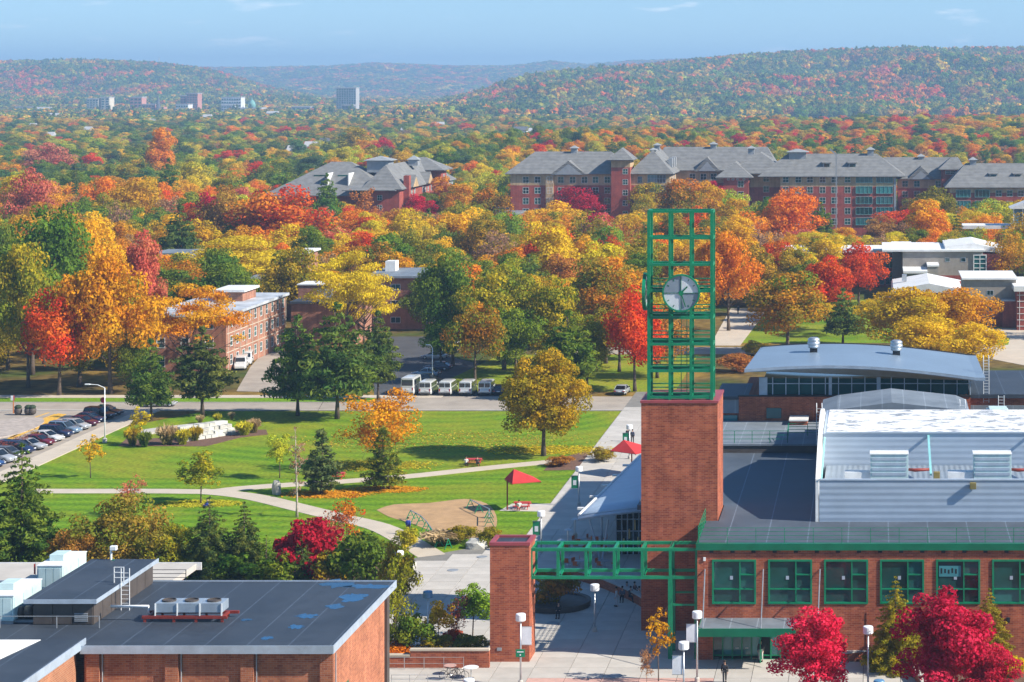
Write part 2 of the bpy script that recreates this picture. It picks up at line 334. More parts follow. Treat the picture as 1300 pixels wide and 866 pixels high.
# ------------------------------------------------------------------ ground, lawns, roads, paving
def ss(a, b, x):
    t = min(max((x-a)/(b-a), 0), 1); return t*t*(3-2*t)
def hgt(x, y):
    h = 10*ss(790, 1230, y)*(1-ss(1500, 2300, y))*ss(-330, -150, x+(y-1200)*-.10)
    h += 4*ss(820, 1000, y)*(1-ss(1500, 2300, y))*math.sin(x*.011+y*.004)*ss(-330, -150, x)
    return h
def ground_mat():
    m, n, l, b = nodes('woodland_floor'); t = n.new('ShaderNodeTexCoord')
    def noise(s, d=6):
        q = n.new('ShaderNodeTexNoise'); q.inputs['Scale'].default_value = s; q.inputs['Detail'].default_value = d; l.new(t.outputs['Object'], q.inputs['Vector']); return q
    a, c = noise(.035), noise(.5, 8)
    r = n.new('ShaderNodeValToRGB'); e = r.color_ramp.elements
    e[0].position = .38; e[0].color = (.075,.105,.018,1); e[1].position = .60; e[1].color = (.30,.19,.035,1)
    k = e.new(.5); k.color = (.17,.12,.04,1)
    l.new(a.outputs[0], r.inputs[0])
    mx = n.new('ShaderNodeMix'); mx.data_type = 'RGBA'; mx.blend_type = 'MULTIPLY'; mx.inputs[0].default_value = .8
    r2 = n.new('ShaderNodeValToRGB'); r2.color_ramp.elements[0].position = .3; r2.color_ramp.elements[0].color = (.35,.32,.3,1); r2.color_ramp.elements[1].position = .65
    l.new(c.outputs[0], r2.inputs[0]); l.new(r.outputs[0], mx.inputs[6]); l.new(r2.outputs[0], mx.inputs[7]); l.new(mx.outputs[2], b.inputs['Base Color'])
    b.inputs['Roughness'].default_value = .95; b.inputs['Specular IOR Level'].default_value = .1
    return m
def lawn_mat(name, rings, centre=(0,0), period=2.6, dry=.45):
    m, n, l, b = nodes(name); t = n.new('ShaderNodeTexCoord'); mp = n.new('ShaderNodeMapping'); mp.inputs['Location'].default_value = (-centre[0], -centre[1], 0)
    l.new(t.outputs['Object'], mp.inputs[0]); w = n.new('ShaderNodeTexWave')
    w.wave_type = 'RINGS' if rings else 'BANDS'; w.bands_direction = 'Y' if not rings else 'X'
    if rings: w.rings_direction = 'Z'
    w.inputs['Scale'].default_value = 1/period*.32; w.inputs['Distortion'].default_value = 1.2; w.inputs['Detail'].default_value = 2; w.inputs['Detail Scale'].default_value = .6
    l.new(mp.outputs[0], w.inputs['Vector'])
    a = n.new('ShaderNodeTexNoise'); a.inputs['Scale'].default_value = .09; a.inputs['Detail'].default_value = 7; a.inputs['Roughness'].default_value = .65; l.new(t.outputs['Object'], a.inputs['Vector'])
    f = n.new('ShaderNodeTexNoise'); f.inputs['Scale'].default_value = 2.2; f.inputs['Detail'].default_value = 5; l.new(t.outputs['Object'], f.inputs['Vector'])
    mx = n.new('ShaderNodeMix'); mx.data_type = 'RGBA'; mx.inputs[6].default_value = (.092,.195,.006,1); mx.inputs[7].default_value = (.150,.270,.008,1); l.new(w.outputs[0], mx.inputs[0])
    rp = n.new('ShaderNodeMapRange'); rp.inputs[1].default_value = dry; rp.inputs[2].default_value = dry+.32; rp.inputs[4].default_value = .9; l.new(a.outputs[0], rp.inputs[0])
    m2 = n.new('ShaderNodeMix'); m2.data_type = 'RGBA'; m2.inputs[7].default_value = (.28,.26,.018,1); l.new(mx.outputs[2], m2.inputs[6]); l.new(rp.outputs[0], m2.inputs[0])
    hv = n.new('ShaderNodeHueSaturation'); r3 = n.new('ShaderNodeMapRange'); r3.inputs[1].default_value = .3; r3.inputs[2].default_value = .7; r3.inputs[3].default_value = .62; r3.inputs[4].default_value = 1.28
    l.new(f.outputs[0], r3.inputs[0]); l.new(r3.outputs[0], hv.inputs['Value']); l.new(m2.outputs[2], hv.inputs['Color']); l.new(hv.outputs[0], b.inputs['Base Color'])
    b.inputs['Roughness'].default_value = .95; b.inputs['Specular IOR Level'].default_value = .15
    bp = n.new('ShaderNodeBump'); bp.inputs['Strength'].default_value = .5; bp.inputs['Distance'].default_value = .08; l.new(f.outputs[0], bp.inputs['Height']); l.new(bp.outputs[0], b.inputs['Normal'])
    return m
# the ground: one sheet to the hills, with a wooded rise on the right
xs = list(np.linspace(-6500, -700, 12))+list(np.linspace(-640, 420, 54))+list(np.linspace(500, 3500, 10))
ys = [-250, -60, 100]+list(np.linspace(200, 760, 8))+list(np.linspace(790, 2300, 50))+list(np.linspace(2500, 13000, 14))
gv = [(x, y, hgt(x, y)) for y in ys for x in xs]; nx_ = len(xs)
gf = [(j*nx_+i, j*nx_+i+1, (j+1)*nx_+i+1, (j+1)*nx_+i) for j in range(len(ys)-1) for i in range(nx_-1)]
gm = bpy.data.meshes.new('ground'); gm.from_pydata(gv, [], gf); gm.materials.append(ground_mat()); gm.shade_smooth()
tag(link('ground', gm), 'leaf strewn ground under the autumn trees', kind='structure')
def sheet(name, pts, z, m, label=None, parent=None):
    mb = MB(); mb.prism([(p[0], p[1]) for p in pts], -.25, z); o = mb.build(name, m, parent)
    if not parent: tag(o, label, kind='structure')
    return o
def ribbon(pts, w):
    L, R = [], []
    for i, p in enumerate(pts):
        d = (pts[min(i+1, len(pts)-1)]-pts[max(i-1, 0)]); d.z = 0; d.normalize(); q = Vector((-d.y, d.x, 0))*w/2
        L.append(p+q); R.append(p-q)
    return [tuple(v)[:2] for v in R]+[tuple(v)[:2] for v in reversed(L)]
def smooth_line(pts, k=4):
    out = []
    for i in range(len(pts)-1):
        p0, p1, p2, p3 = pts[max(i-1, 0)], pts[i], pts[i+1], pts[min(i+2, len(pts)-1)]
        for j in range(k):
            t = j/k; out.append(.5*((2*p1)+(p2-p0)*t+(2*p0-5*p1+4*p2-p3)*t*t+(3*p1-p0-3*p2+p3)*t**3))
    return out+[pts[-1]]
LX0, LX1 = -104.5, -37.0
sheet('upper_lawn', [(LX0,258),(LX1,258),(LX1,310.5),(-98,310.5),(LX0,296)], .03, lawn_mat('striped_lawn', True, (-62, 318), 3.6, .39), 'mown lawn with curved stripes beside the parked cars')
sheet('lower_lawn', [(-110,214),(LX1,214),(LX1,257.99),(-110,257.99)], .026, lawn_mat('banded_lawn', False, (0,0), 3.2, .47), 'mown lawn with straight stripes in front of the path')
sheet('verge', [(-170,318.6),(-76,318.6),(-76,323.5),(-170,323.5)], .04, lawn_mat('verge_grass', False, (0,0), 9, .6), 'narrow grass verge beyond the street')
sheet('sidewalk', [(-170,323.6),(-66,323.6),(-66,326.4),(-170,326.4)], .06, M['concrete_warm'], 'pale sidewalk beyond the grass verge')
sheet('garden_bed', [(-110,168.5),(-47,168.5),(-47,208),(-52,214.5),(-110,214.5)], .05, M['mulch'], 'mulched planting bed behind the flat roofed hall')
sheet('street', [(-170,311.4),(-20,311.4),(-20,325.2),(-60,325.2),(-75,325.2),(-75,318.5),(-170,318.5)], .02, M['asphalt'], 'asphalt street in front of the white vans')
sheet('side_road', [G(300,497)[:2], G(432,500)[:2], G(372,462)[:2], G(358,440)[:2], G(340,441)[:2], G(318,466)[:2]], .045, M['asphalt'], 'side road leading past the brick residence')
pl = sheet('parking_lot', [(-170,250),(-107.8,250),(-107.8,311.2),(-170,311.2)], .012, M['asphalt'], 'asphalt lot with parked cars beside the lawn')
pl2 = sheet('rear_parking_lot', [(-76.5,325.3),(-55,325.3),(-55,345),(-74,372),(-76,402),(-94,402),(-90,370),(-80,340)], .014, M['asphalt_shaded'], 'shaded parking lot behind the white vans')
sheet('lot_sidewalk', [(-107.6,250),(LX0-.02,250),(LX0-.02,311),(-107.6,311)], .12, M['concrete_warm'], 'pale sidewalk between the lawn and the parked cars')
for (a, b_) in ((9, 545), (18, 541), (26, 536), (34, 531), (44, 528), (0, 552)):
    pass
MB().prism([tuple(G(*q)[:2]) for q in ((34,541),(46,546),(84,526.5),(74,525)) ], .0, .028).build('painted_marking', M['road_yellow'], pl)
mk = MB()
def stroke(mb, p, q, w, z=.03):
    p, q = Vector(p), Vector(q); d = (q-p).normalized(); n_ = Vector((-d.y, d.x, 0))*w/2
    mb.prism([tuple((p-n_)[:2]), tuple((q-n_)[:2]), tuple((q+n_)[:2]), tuple((p+n_)[:2])], .0, z)
for a, b_, w in (((0,563),(42,544),.9), ((42,544),(40,531),.5), ((42,545),(80,526),1.0), ((38,532),(62,524),.3), ((46,535),(70,526),.3), ((12,556),(30,548),.4)):
    m1 = MB(); stroke(m1, G(*a), G(*b_), w); m1.build('painted_marking', M['road_yellow'], pl)
isl = MB(); c0 = G(4, 545)
isl.prism([(c0.x+4.2*math.cos(t), c0.y+10*math.sin(t)) for t in np.linspace(0, 2*math.pi, 20)[:-1]], -.1, .13)
tag(isl.build('traffic_island', mat('gravelly_island', (.36,.31,.27), .9, vary=.25, scale=1.2, detail=8)), 'round gravel traffic island in the parking lot', kind='structure')
kb = MB(); kb.box(-170, -20, 311.0, 311.38, -.1, .14); tag(kb.build('kerb', M['concrete']), 'low concrete kerb along the lawn side of the street', kind='structure')
kb = MB(); kb.box(-170, -76, 318.52, 318.75, -.1, .15); tag(kb.build('far_kerb', M['concrete']), 'low concrete kerb along the grass verge', kind='structure')
# paths across the lawn
pa = [G(40,624), G(120,624), G(200,624), G(265,624.5), G(300,621), G(350,617), G(430,612), G(520,605), G(600,596.5), G(680,588.5), G(742,583)]
sheet('lawn_path', ribbon(smooth_line(pa), 2.7), .055, M['concrete_warm'], 'pale concrete path crossing the lawn')
pb = [G(250,624), G(290,627), G(330,633), G(380,645), G(430,657), G(480,669), G(515,686), G(548,706)]
sheet('curving_path', ribbon(smooth_line(pb), 2.9), .06, M['concrete_warm'], 'concrete path curving down towards the plaza')
dirt = [G(*p) for p in ((478,648),(500,641),(545,639),(590,634),(618,640),(630,655),(628,672),(605,684),(570,682),(545,674),(520,664),(495,657))]
dl = smooth_line(dirt+[dirt[0]], 3)[:-1]
sheet('dirt_patch', [tuple(p[:2]) for p in reversed(dl)] if sum((dl[i].x*dl[(i+1)%len(dl)].y-dl[(i+1)%len(dl)].x*dl[i].y) for i in range(len(dl))) < 0 else [tuple(p[:2]) for p in dl], .05, M['dirt'], 'bare sandy patch ringed by green racks')
# the plaza and the promenade: base with separate slabs
plaza = sheet('plaza', [(-60,150),(45,150),(45,182),(-12,182),(-12,226),(-24,226),(-24,330),(-36.95,330),(-36.95,224),(-47,214),(-47,176),(-60,176)], .03, mat('joint_mortar', (.20,.19,.17), .9), 'pale concrete plaza and promenade below the clock tower')
slab_cache = {}
def slab(x0, x1, y0, y1, m, key):
    w, d = round(x1-x0-.05, 3), round(y1-y0-.05, 3)
    if (w, d, key) not in slab_cache:
        mb = MB().box(-w/2, w/2, -d/2, d/2, 0, .045); me = mb.mesh('paving_slab'); me.materials.append(m); slab_cache[(w, d, key)] = me
    link('paving_slab', slab_cache[(w, d, key)], plaza, ((x0+x1)/2, (y0+y1)/2, .025+random.uniform(0, .006)))
def inpoly(x, y, P):
    c = False
    for i in range(len(P)):
        (x1, y1), (x2, y2) = P[i], P[i-1]
        if (y1 > y) != (y2 > y) and x < (x2-x1)*(y-y1)/(y2-y1)+x1: c = not c
    return c
PLZ = [(-60,150),(45,150),(45,182),(-12,182),(-12,226),(-24,226),(-24,330),(-36.95,330),(-36.95,224),(-47,214),(-47,176),(-60,176)]
ys_ = 159.2
while ys_ < 310:
    st = 3.0 if ys_ < 226 else 4.3
    x = -36.9 if ys_ > 224 else -57.9
    while x < 26:
        w = 3.0 if ys_ < 226 else 4.2
        cx, cy_ = x+w/2, ys_+st/2
        if inpoly(cx, cy_, PLZ) and not (ys_ > 176 and x > -15) and all(inpoly(a, b_, PLZ) for a in (x+.3, x+w-.3) for b_ in (ys_+.3, ys_+st-.3)):
            red = 165 < ys_+st/2 < 171.5 and -29 < cx < -12
            slab(x, x+w, ys_, ys_+st, M['pave_red'] if red else M['concrete'], red)
        x += w
    ys_ += st
# manhole covers on the plaza
for px, py in ((612,708),(575,725),(486,708.5),(702,792),(781,859),(840,707)):
    p = G(px, py); me = MB().lathe([(.55,0),(.55,.03),(.45,.035)], (0,0,0), 16).mesh('cover')
    o = link('manhole_cover', me, None, (p.x, p.y, .075), mat=M['trim_grey'])
    nm = {612:'dark manhole cover on the plaza right of the sand',575:'round manhole cover in the open plaza',486:'manhole cover at the plaza end of the curving path',702:'dark manhole cover in the shade under the green gantry',781:'manhole cover in front of the shaded archway',840:'manhole cover behind the green gantry'}[px]
    tag(o, nm, 'manhole cover', 'manhole covers on the plaza')
# right-hand walks beyond the curved roof
sheet('north_walk', [(-30,388),(-24.5,388),(-22.5,452),(-30.5,452)], .05, M['concrete_warm'], 'pale walk running away right of the clock tower')
sheet('north_street', [(-60,376),(-10,376),(-10,386),(-60,386)], .03, M['asphalt'], 'asphalt drive crossing behind the clock tower')
sheet('east_forecourt', [G(1238,452)[:2], G(1330,470)[:2], G(1330,418)[:2], G(1228,416)[:2]], .05, M['concrete_warm'], 'pale forecourt in front of the white roofed buildings')
gr = [G(1262,426), G(1282,430), G(1280,438), G(1252,440), G(1240,432)]
sheet('forecourt_lawn', [tuple(p[:2]) for p in gr][::-1], .1, lawn_mat('small_lawn', False), 'small rounded grass bed in the forecourt')
sheet('glade', [(-70,330),(-31,330),(-31,375),(-66,375)], .02, lawn_mat('golden_glade', False, (0,0), 12, .30), 'golden grass under the trees behind the clock tower')
sheet('campus_glade', [(-28,392),(60,392),(60,470),(-20,470)], .018, lawn_mat('glade_grass', False, (0,0), 12, .38), 'grass under the trees right of the walk')
# ------------------------------------------------------------------ windows and railings shared by the buildings
wcache = {}
def window(parent, x, y, z, w, h, nx=2, ny=2, fm='white_paint', pm='glass', face='y', t=.07, d=.16, panes=False, label=None):
    """window centred at x, sill at z; y = the wall face; face 'y' looks at -Y, 'x' at +X"""
    k = (round(w,2), round(h,2), nx, ny, fm, pm, t)
    if k not in wcache:
        f = MB()
        f.box(-w/2, w/2, -.05, d, 0, t).box(-w/2, w/2, -.05, d, h-t, h).box(-w/2, -w/2+t, -.05, d, t, h-t).box(w/2-t, w/2, -.05, d, t, h-t)
        for i in range(1, nx): q = -w/2+w*i/nx; f.box(q-t*.4, q+t*.4, -.03, d-.02, t, h-t)
        for i in range(1, ny):
            q = h*i/ny
            for j in range(nx): f.box(-w/2+w*j/nx+t*.5, -w/2+w*(j+1)/nx-t*.5, -.025, d-.025, q-t*.4, q+t*.4)
        me = f.mesh('window'); me.materials.append(M[fm])
        p = MB().box(-w/2+t*.5, w/2-t*.5, d*.45, d*.6, t*.5, h-t*.5).mesh('pane'); p.materials.append(M[pm])
        s = MB().box(-w/2+t, -w/2+w/nx-t*.4, d*.45, d*.6, t, h/ny-t*.4).mesh('pane_single'); s.materials.append(M[pm])
        wcache[k] = (me, p, s)
    me, p, s = wcache[k]
    rz = 0 if face == 'y' else math.pi/2
    o = link('window', me, parent, (x, y, z) if face == 'y' else (y, x, z), rz)
    if label: o['label'] = label
    if panes:
        for i in range(nx):
            for j in range(ny): q = link('pane', s, o); q.location = (w*i/nx-(t*.1 if i else 0), 0, h*j/ny)
    else: link('pane', p, o)
    return o
def railing(name, label, pts, h, sp=2.0, m='green', rails=4, r=.028, group=None, parent=None):
    pts = [Vector(p) for p in pts]; e = parent or root(name, label, 'railing', pts[0], group=group)
    for a, b in zip(pts, pts[1:]):
        n = max(1, round((b-a).length/sp))
        rl = MB()
        for k in range(rails): z = Vector((0, 0, h*(k+1)/rails)); rl.bar(a+z, b+z, r*1.6)
        rl.build('rail', M[m], e)
        for i in range(n+(b == pts[-1])):
            p = a.lerp(b, i/n); MB().bar(p, p+Vector((0, 0, h+.02)), r*2).build('post', M[m], e)
    return e
def ladder(name, label, x, y, z0, z1, w=.5, m='white_paint', hoop=False, face=0):
    e = root(name, label, 'ladder', (x, y, z0))
    for s in (-1, 1):
        pts = [(x+s*w/2, y, z0), (x+s*w/2, y, z1)]
        if hoop: pts += [(x+s*w/2, y+.1, z1+.25), (x+s*w/2, y+.4, z1+.35), (x+s*w/2, y+.75, z1+.1), (x+s*w/2, y+.8, z1-.8)]
        MB().tube(pts, .035, 6).build('rail', M[m], e)
    n = int((z1-z0)/.32)
    for i in range(n): MB().bar((x-w/2, y, z0+.2+i*.32), (x+w/2, y, z0+.2+i*.32), .035).build('rung', M[m], e)
    return e
# ------------------------------------------------------------------ flat-roofed brick hall, lower left
ZR = 9.0; YF, YB = 146.9, 166.2; XR = -37.4; XL = -80.0; XW = -54.85
hall = root('brick_hall', 'brick hall with a dark flat roof and rooftop plant, lower left', 'building', (-58, 146, 0))
b = MB()
Wx = [(XA(450,YF), 0), ]
ops = [(149.6, 150.6, 3.2, 5.0), (152.2, 153.2, 3.2, 5.0)]
b.wall(YF+.5, YB-.5, 0, ZR-.45, XR-.9, XR-.5, [(a, c, d, e) for a, c, d, e in ops], 'y')
b.box(XW+.1, XR-.9, YF+.5, YF+.9, 0, ZR-.45); b.box(XL, XR-.9, YB-.9, YB-.5, 0, ZR-.45)
b.build('wall', M['brick_hall'], hall)
for x in (XW+.75, XA(216,YF), XA(312,YF), XA(413,YF)):
    MB().box(x-.45, x+.45, YF+.28, YF+.5, 0, ZR-.47).build('pilaster', M['brick_hall'], hall)
    MB().tube([(x+.62, YF+.42, 0), (x+.62, YF+.42, ZR-.5)], .05, 6).build('downpipe', M['trim_grey'], hall)
MB().box(XR-.5, XR-.28, YB-1.7, YB-.9, 0, ZR-.47).build('pilaster', M['dark_panel'], hall)
MB().box(XL, XR, YF, YB, ZR-.40, ZR).build('roof', M['roof_dark'], hall)
MB().box(XW, XR+.06, YF-.06, YF-.002, ZR-.45, ZR+.12).box(XR+.002, XR+.06, YF-.002, YB+.06, ZR-.45, ZR+.12).box(XL, XR, YB, YB+.06, ZR-.4, ZR+.1).build('fascia', M['trim_blue'], hall)
for a, c, d, e in ops:
    window(hall, (a+c)/2, XR-.5, d, c-a, e-d, 1, 2, 'green_dk', 'glass_teal', face='x')
# near wing of the hall
ZW = 9.3
MB().box(XL, XW-.45, 118, 147.3, 0, ZW-.45).build('wall', M['brick_orange'], hall)
MB().box(XL, XW, 117.5, 147.75, ZW-.45, ZW).build('roof', M['roof_dark'], hall)
MB().box(XW+.002, XW+.07, 117.5, 147.8, ZW-.5, ZW+.12).build('fascia', M['trim_blue'], hall)
MB().prism([(XL,117.6),(XW-8.4,117.6),(XW-4.6,138),(XW-3.0,147.6),(XL,147.6)], ZW+.004, ZW+.05).build('white_membrane', M['roof_white'], hall)
for px, py in ((32,833),(53,834)):
    p = G(px, py, ZW); tag(MB().lathe([(.22,0),(.2,.12),(.12,.15),(.12,.4),(.18,.42),(.16,.5)], (0,0,0), 12).build('roof_vent', M['steel'], None, True, loc=(p.x, p.y, ZW)), 'small steel roof vent %s on the near wing roof' % ('nearer the white membrane' if px == 32 else 'nearer the brick side wall'), 'roof vent', 'vents on the near wing roof')
# a step of roof behind, with its white part and a low rail
MB().box(XL, XA(238,YB+6), YB+.1, YB+5, 0, ZR-.55).build('rear_wing', M['brick_orange'], hall)
MB().box(XL, XA(248,YB+6), YB+.08, YB+6.2, ZR-.5, ZR+.02).build('rear_roof', M['concrete'], hall)
MB().box(XL, XA(250,YB+6)+.3, YB+6.2, YB+6.3, ZR-.5, ZR+.1).build('rear_fascia', M['trim_white'], hall)
railing('roof_rail', 'thin dark rail at the back edge of the hall roof', [G(186,738,ZR), G(236,738,ZR)], .9, 3.4, 'black', 3, .025)
railing('roof_rail', 'thin grey rail in front of the dark rooftop penthouse', [G(0,797.5,ZR), G(72,797.5,ZR), G(126,797.5,ZR)], .85, 3.0, 'trim_grey', 1, .025)
# water standing on the roof
for i, (px, py, rx, ry) in enumerate(((313,787,.38,.3),(390,782.5,.75,.75),(375,796,.55,.55),(340,810,.42,.4),(432,741,1.3,1.3),(448,758,.9,1.2),(425,770,.6,.7),(470,745,1.6,.8))):
    p = G(px, py, ZR); rng = random.Random(i)
    mb = MB(); mb.poly([(p.x+rx*math.cos(t)*(1+.45*rng.uniform(-1,1)), p.y+ry*math.sin(t)*(1+.45*rng.uniform(-1,1)), ZR+.012) for t in np.linspace(0, 2*math.pi, 23)[:-1]])
    o = mb.build('puddle', M['puddle'], hall)
# rooftop penthouse
PY0, PY1 = 153.0, 165.6; PX0, PX1 = XA(42,PY0), XA(118,PY0); PZ = 10.85
ph = root('rooftop_penthouse', 'dark panelled plant room with a flat roof on the brick hall', 'plant room', (PX0, PY0, ZR))
MB().box(PX0, PX1, PY0, PY1, ZR, PZ-.25).build('core', M['dark_panel'], ph)
def panel_row(a0, a1, n, axis, c):
    for i in range(n):
        p, q = a0+(a1-a0)*i/n+.03, a0+(a1-a0)*(i+1)/n-.03
        mb = MB().box(p, q, c-.05, c-.005, ZR+.06, PZ-.3) if axis == 'x' else MB().box(c+.005, c+.05, p, q, ZR+.06, PZ-.3)
        mb.build('panel', M['dark_panel'], ph)
panel_row(PX0, PX1, 3, 'x', PY0); panel_row(PY0, PY1, 7, 'y', PX1)
for k in range(5):
    MB().box(XA(95,PY0), XA(112,PY0), PY0-.10, PY0-.055, ZR+.25+k*.13, ZR+.33+k*.13).build('louvre', M['trim_grey'], ph)
MB().box(PX0-.5, PX1+.35, PY0-.35, PY1+.25, PZ-.2, PZ).build('roof', M['roof_dark'], ph)
MB().box(PX0-.55, PX1+.4, PY0-.4, PY0-.352, PZ-.25, PZ+.06).box(PX1+.352, PX1+.4, PY0-.352, PY1+.3, PZ-.25, PZ+.06).build('fascia', M['trim_blue'], ph)
ladder('access_ladder', 'white steel ladder up the side of the dark plant room', XA(159,157.2), 157.2, ZR, 12.1, .62)
railing('ladder_guard', 'white guard hoop at the ladder head on the plant room', [(XA(145,158), 158, PZ), (XA(157,158), 158, PZ)], 1.15, 1.2, 'white_paint', 3, .03)
# chiller with three fans
M['ahu_steel'] = mat('blue_silver_casing', (.36,.43,.50), .4, .4)
CY = 2700*39/(790-105); cxa, cxb = XA(196,CY), XA(282,CY)
ch = root('rooftop_chiller', 'long pale chiller with three roof fans on a red steel base', 'chiller', ((cxa+cxb)/2, CY, ZR))
MB().box(cxa-.9, cxb+.35, CY-.05, CY+.12, ZR+.25, ZR+.45).box(cxa-.9, cxb+.75, CY+1.5, CY+1.68, ZR+.25, ZR+.45).box(cxa-.6, cxa-.4, CY+.12, CY+1.5, ZR+.27, ZR+.43).box(cxb-.1, cxb+.1, CY+.12, CY+1.5, ZR+.27, ZR+.43).build('base_frame', M['rust_red'], ch)
for i in range(3):
    a, c = cxa+(cxb-cxa)*i/3+.01, cxa+(cxb-cxa)*(i+1)/3-.01
    mb = MB().box(a, c, CY+.05, CY+1.6, ZR+.68, ZR+1.36)
    cs = mb.build('casing', M['ahu_steel'], ch, bevel=.02)
    MB().lathe([(.5,0),(.5,.1),(.44,.1),(.44,.02)], ((a+c)/2, CY+.8, ZR+1.37), 18).build('fan_ring', M['dark_panel'], cs)
for x in (cxa+.05, cxa+(cxb-cxa)/3, cxa+(cxb-cxa)*2/3, cxb-.05):
    MB().box(x-.04, x+.04, CY-.02, CY+.045, ZR+.46, ZR+1.34).build('leg', M['white_paint'], ch)
    MB().box(x-.07, x+.07, CY+1.55, CY+1.69, ZR+.0, ZR+.25).build('foot', M['rust_red'], ch)
for x in (cxa-.7, cxa+1.4, cxa+3, cxb): MB().box(x-.09, x+.09, CY-.03, CY+.1, ZR, ZR+.25).build('foot', M['rust_red'], ch)
MB().tube([(cxa-3.3, CY+.4, ZR+1.05), (cxa-.55, CY+.4, ZR+1.05), (cxa-.55, CY+.4, ZR+.5)], .1, 8).build('pipe', M['white_paint'], ch, True)
# two air handlers
def air_handler(label, px0, px1, py, py_top, depth, col='teal'):
    Y = F*(H-ZR)/(py-YH); x0, x1 = XA(px0, Y), XA(px1, Y); z1 = ZA(py_top, Y)
    e = root('air_handler', label, 'air handler', ((x0+x1)/2, Y, ZR), group='air handlers on the hall roof')
    MB().box(x0, x1, Y, Y+depth, ZR+.25, z1).build('casing', M['ahu'], e, bevel=.03)
    MB().box(x0+.1, x1-.1, Y+.1, Y+depth-.1, ZR, ZR+.25).build('base_frame', M['trim_grey'], e)
    MB().box(x0-.04, x1+.04, Y-.04, Y+depth+.04, z1+.002, z1+.06).build('lid', M['white_paint'], e)
    MB().box((x0+x1)/2-.6, (x0+x1)/2+.5, Y+depth*.3, Y+depth*.62, z1+.06, z1+.55).build('hood', M['ahu'], e, bevel=.03)
    for i in range(3):
        a = x0+.12+(x1-x0-.2)*i/3; MB().box(a, a+(x1-x0)/3-.14, Y-.035, Y-.005, ZR+.4, z1-.15).build('panel', M['ahu'], e)
        a = Y+.15+(depth-.3)*i/3; MB().box(x1+.005, x1+.03, a, a+depth/3-.2, ZR+.4, z1-.15).build('panel', M['ahu'], e)
    return e
M['ahu'] = mat('pale_blue_green_casing', (.48,.62,.62), .45)
air_handler('pale blue rooftop air handler half hidden behind the dark plant room', 47, 79, 752, 719, 5.0)
air_handler('pale blue rooftop air handler at the left picture edge', -22, 17, 793, 757, 5.2)
e = root('duct_unit', 'dark twin blower beside the left air handler', 'blower', G(33,792,ZR))
p = G(33, 790, ZR)
for dx, r in ((-.6,.45),(.15,.5)):
    MB().tube([(p.x+dx-.3, p.y+.4, ZR+.62), (p.x+dx+.3, p.y+.4, ZR+.62)], r, 12).build('blower_drum', M['dark_panel'], e, True)
MB().box(p.x-1, p.x+.7, p.y-.05, p.y+.9, ZR, ZR+.16).build('base_frame', M['trim_grey'], e)
e = root('wind_vane_mast', 'white mast with a camera above a green box behind the plant room', 'mast', G(141,741,ZR))
p = G(141, 741, ZR)
MB().tube([p, p+Vector((0,0,2.6))], .09, 8).build('mast', M['white_paint'], e); MB().box(p.x-.05, p.x+.45, p.y-.2, p.y+.2, ZR+2.6, ZR+2.95).build('camera_head', M['white_paint'], e, bevel=.05)
MB().box(p.x+.1, p.x+.3, p.y-.2, p.y-.1, ZR+.9, ZR+1.9).build('green_box', M['green'], e)
# ------------------------------------------------------------------ student union, right: brick front with green windows
UY, UZ, UX0, UX1 = 176.6, 9.7, -14.7, 34.0
un = root('student_union', 'brick union building with square green windows and metal rooftop hall', 'building', (8, UY, 0))
wins = [904+71.1*i for i in range(6)]
ops, wx = [], []
for i, p in enumerate(wins):
    a = XA(p, UY); wx.append(a+1.83); ops.append((a, a+3.66, 4.72, 8.40))
dx0, dx1 = XA(905, UY), XA(1003, UY); ops.append((dx0, dx1, 0, 2.95))
for k in range(6, 8): a = XA(wins[0]+71.1*k, UY); ops.append((a, a+3.66, 4.72, 8.40)); wx.append(a+1.83)
w = MB().wall(UX0, UX1, 0, UZ-.52, UY, UY+.45, ops); w.build('wall', M['brick'], un)
MB().box(UX0, UX0+.45, UY+.45, 185.2, 0, UZ-.5).build('side_wall', M['brick'], un)
MB().box(UX0, UX1, UY-.06, UY-.002, UZ-.95, UZ-.80).build('brick_band', M['brick'], un)
for i in range(27):
    x = UX0+1+i*1.75; MB().box(x, x+.35, UY-.09, UY-.062, UZ-.72, UZ-.55).build('bracket', M['black'], un)
MB().box(UX0-.1, UX1, UY-.22, UY+.25, UZ-.5, UZ+.06).build('fascia', M['green_dk'], un)
MB().box(UX0-.1, UX0-.004, UY+.252, 185.9, UZ-.5, UZ+.06).build('fascia', M['green_dk'], un)
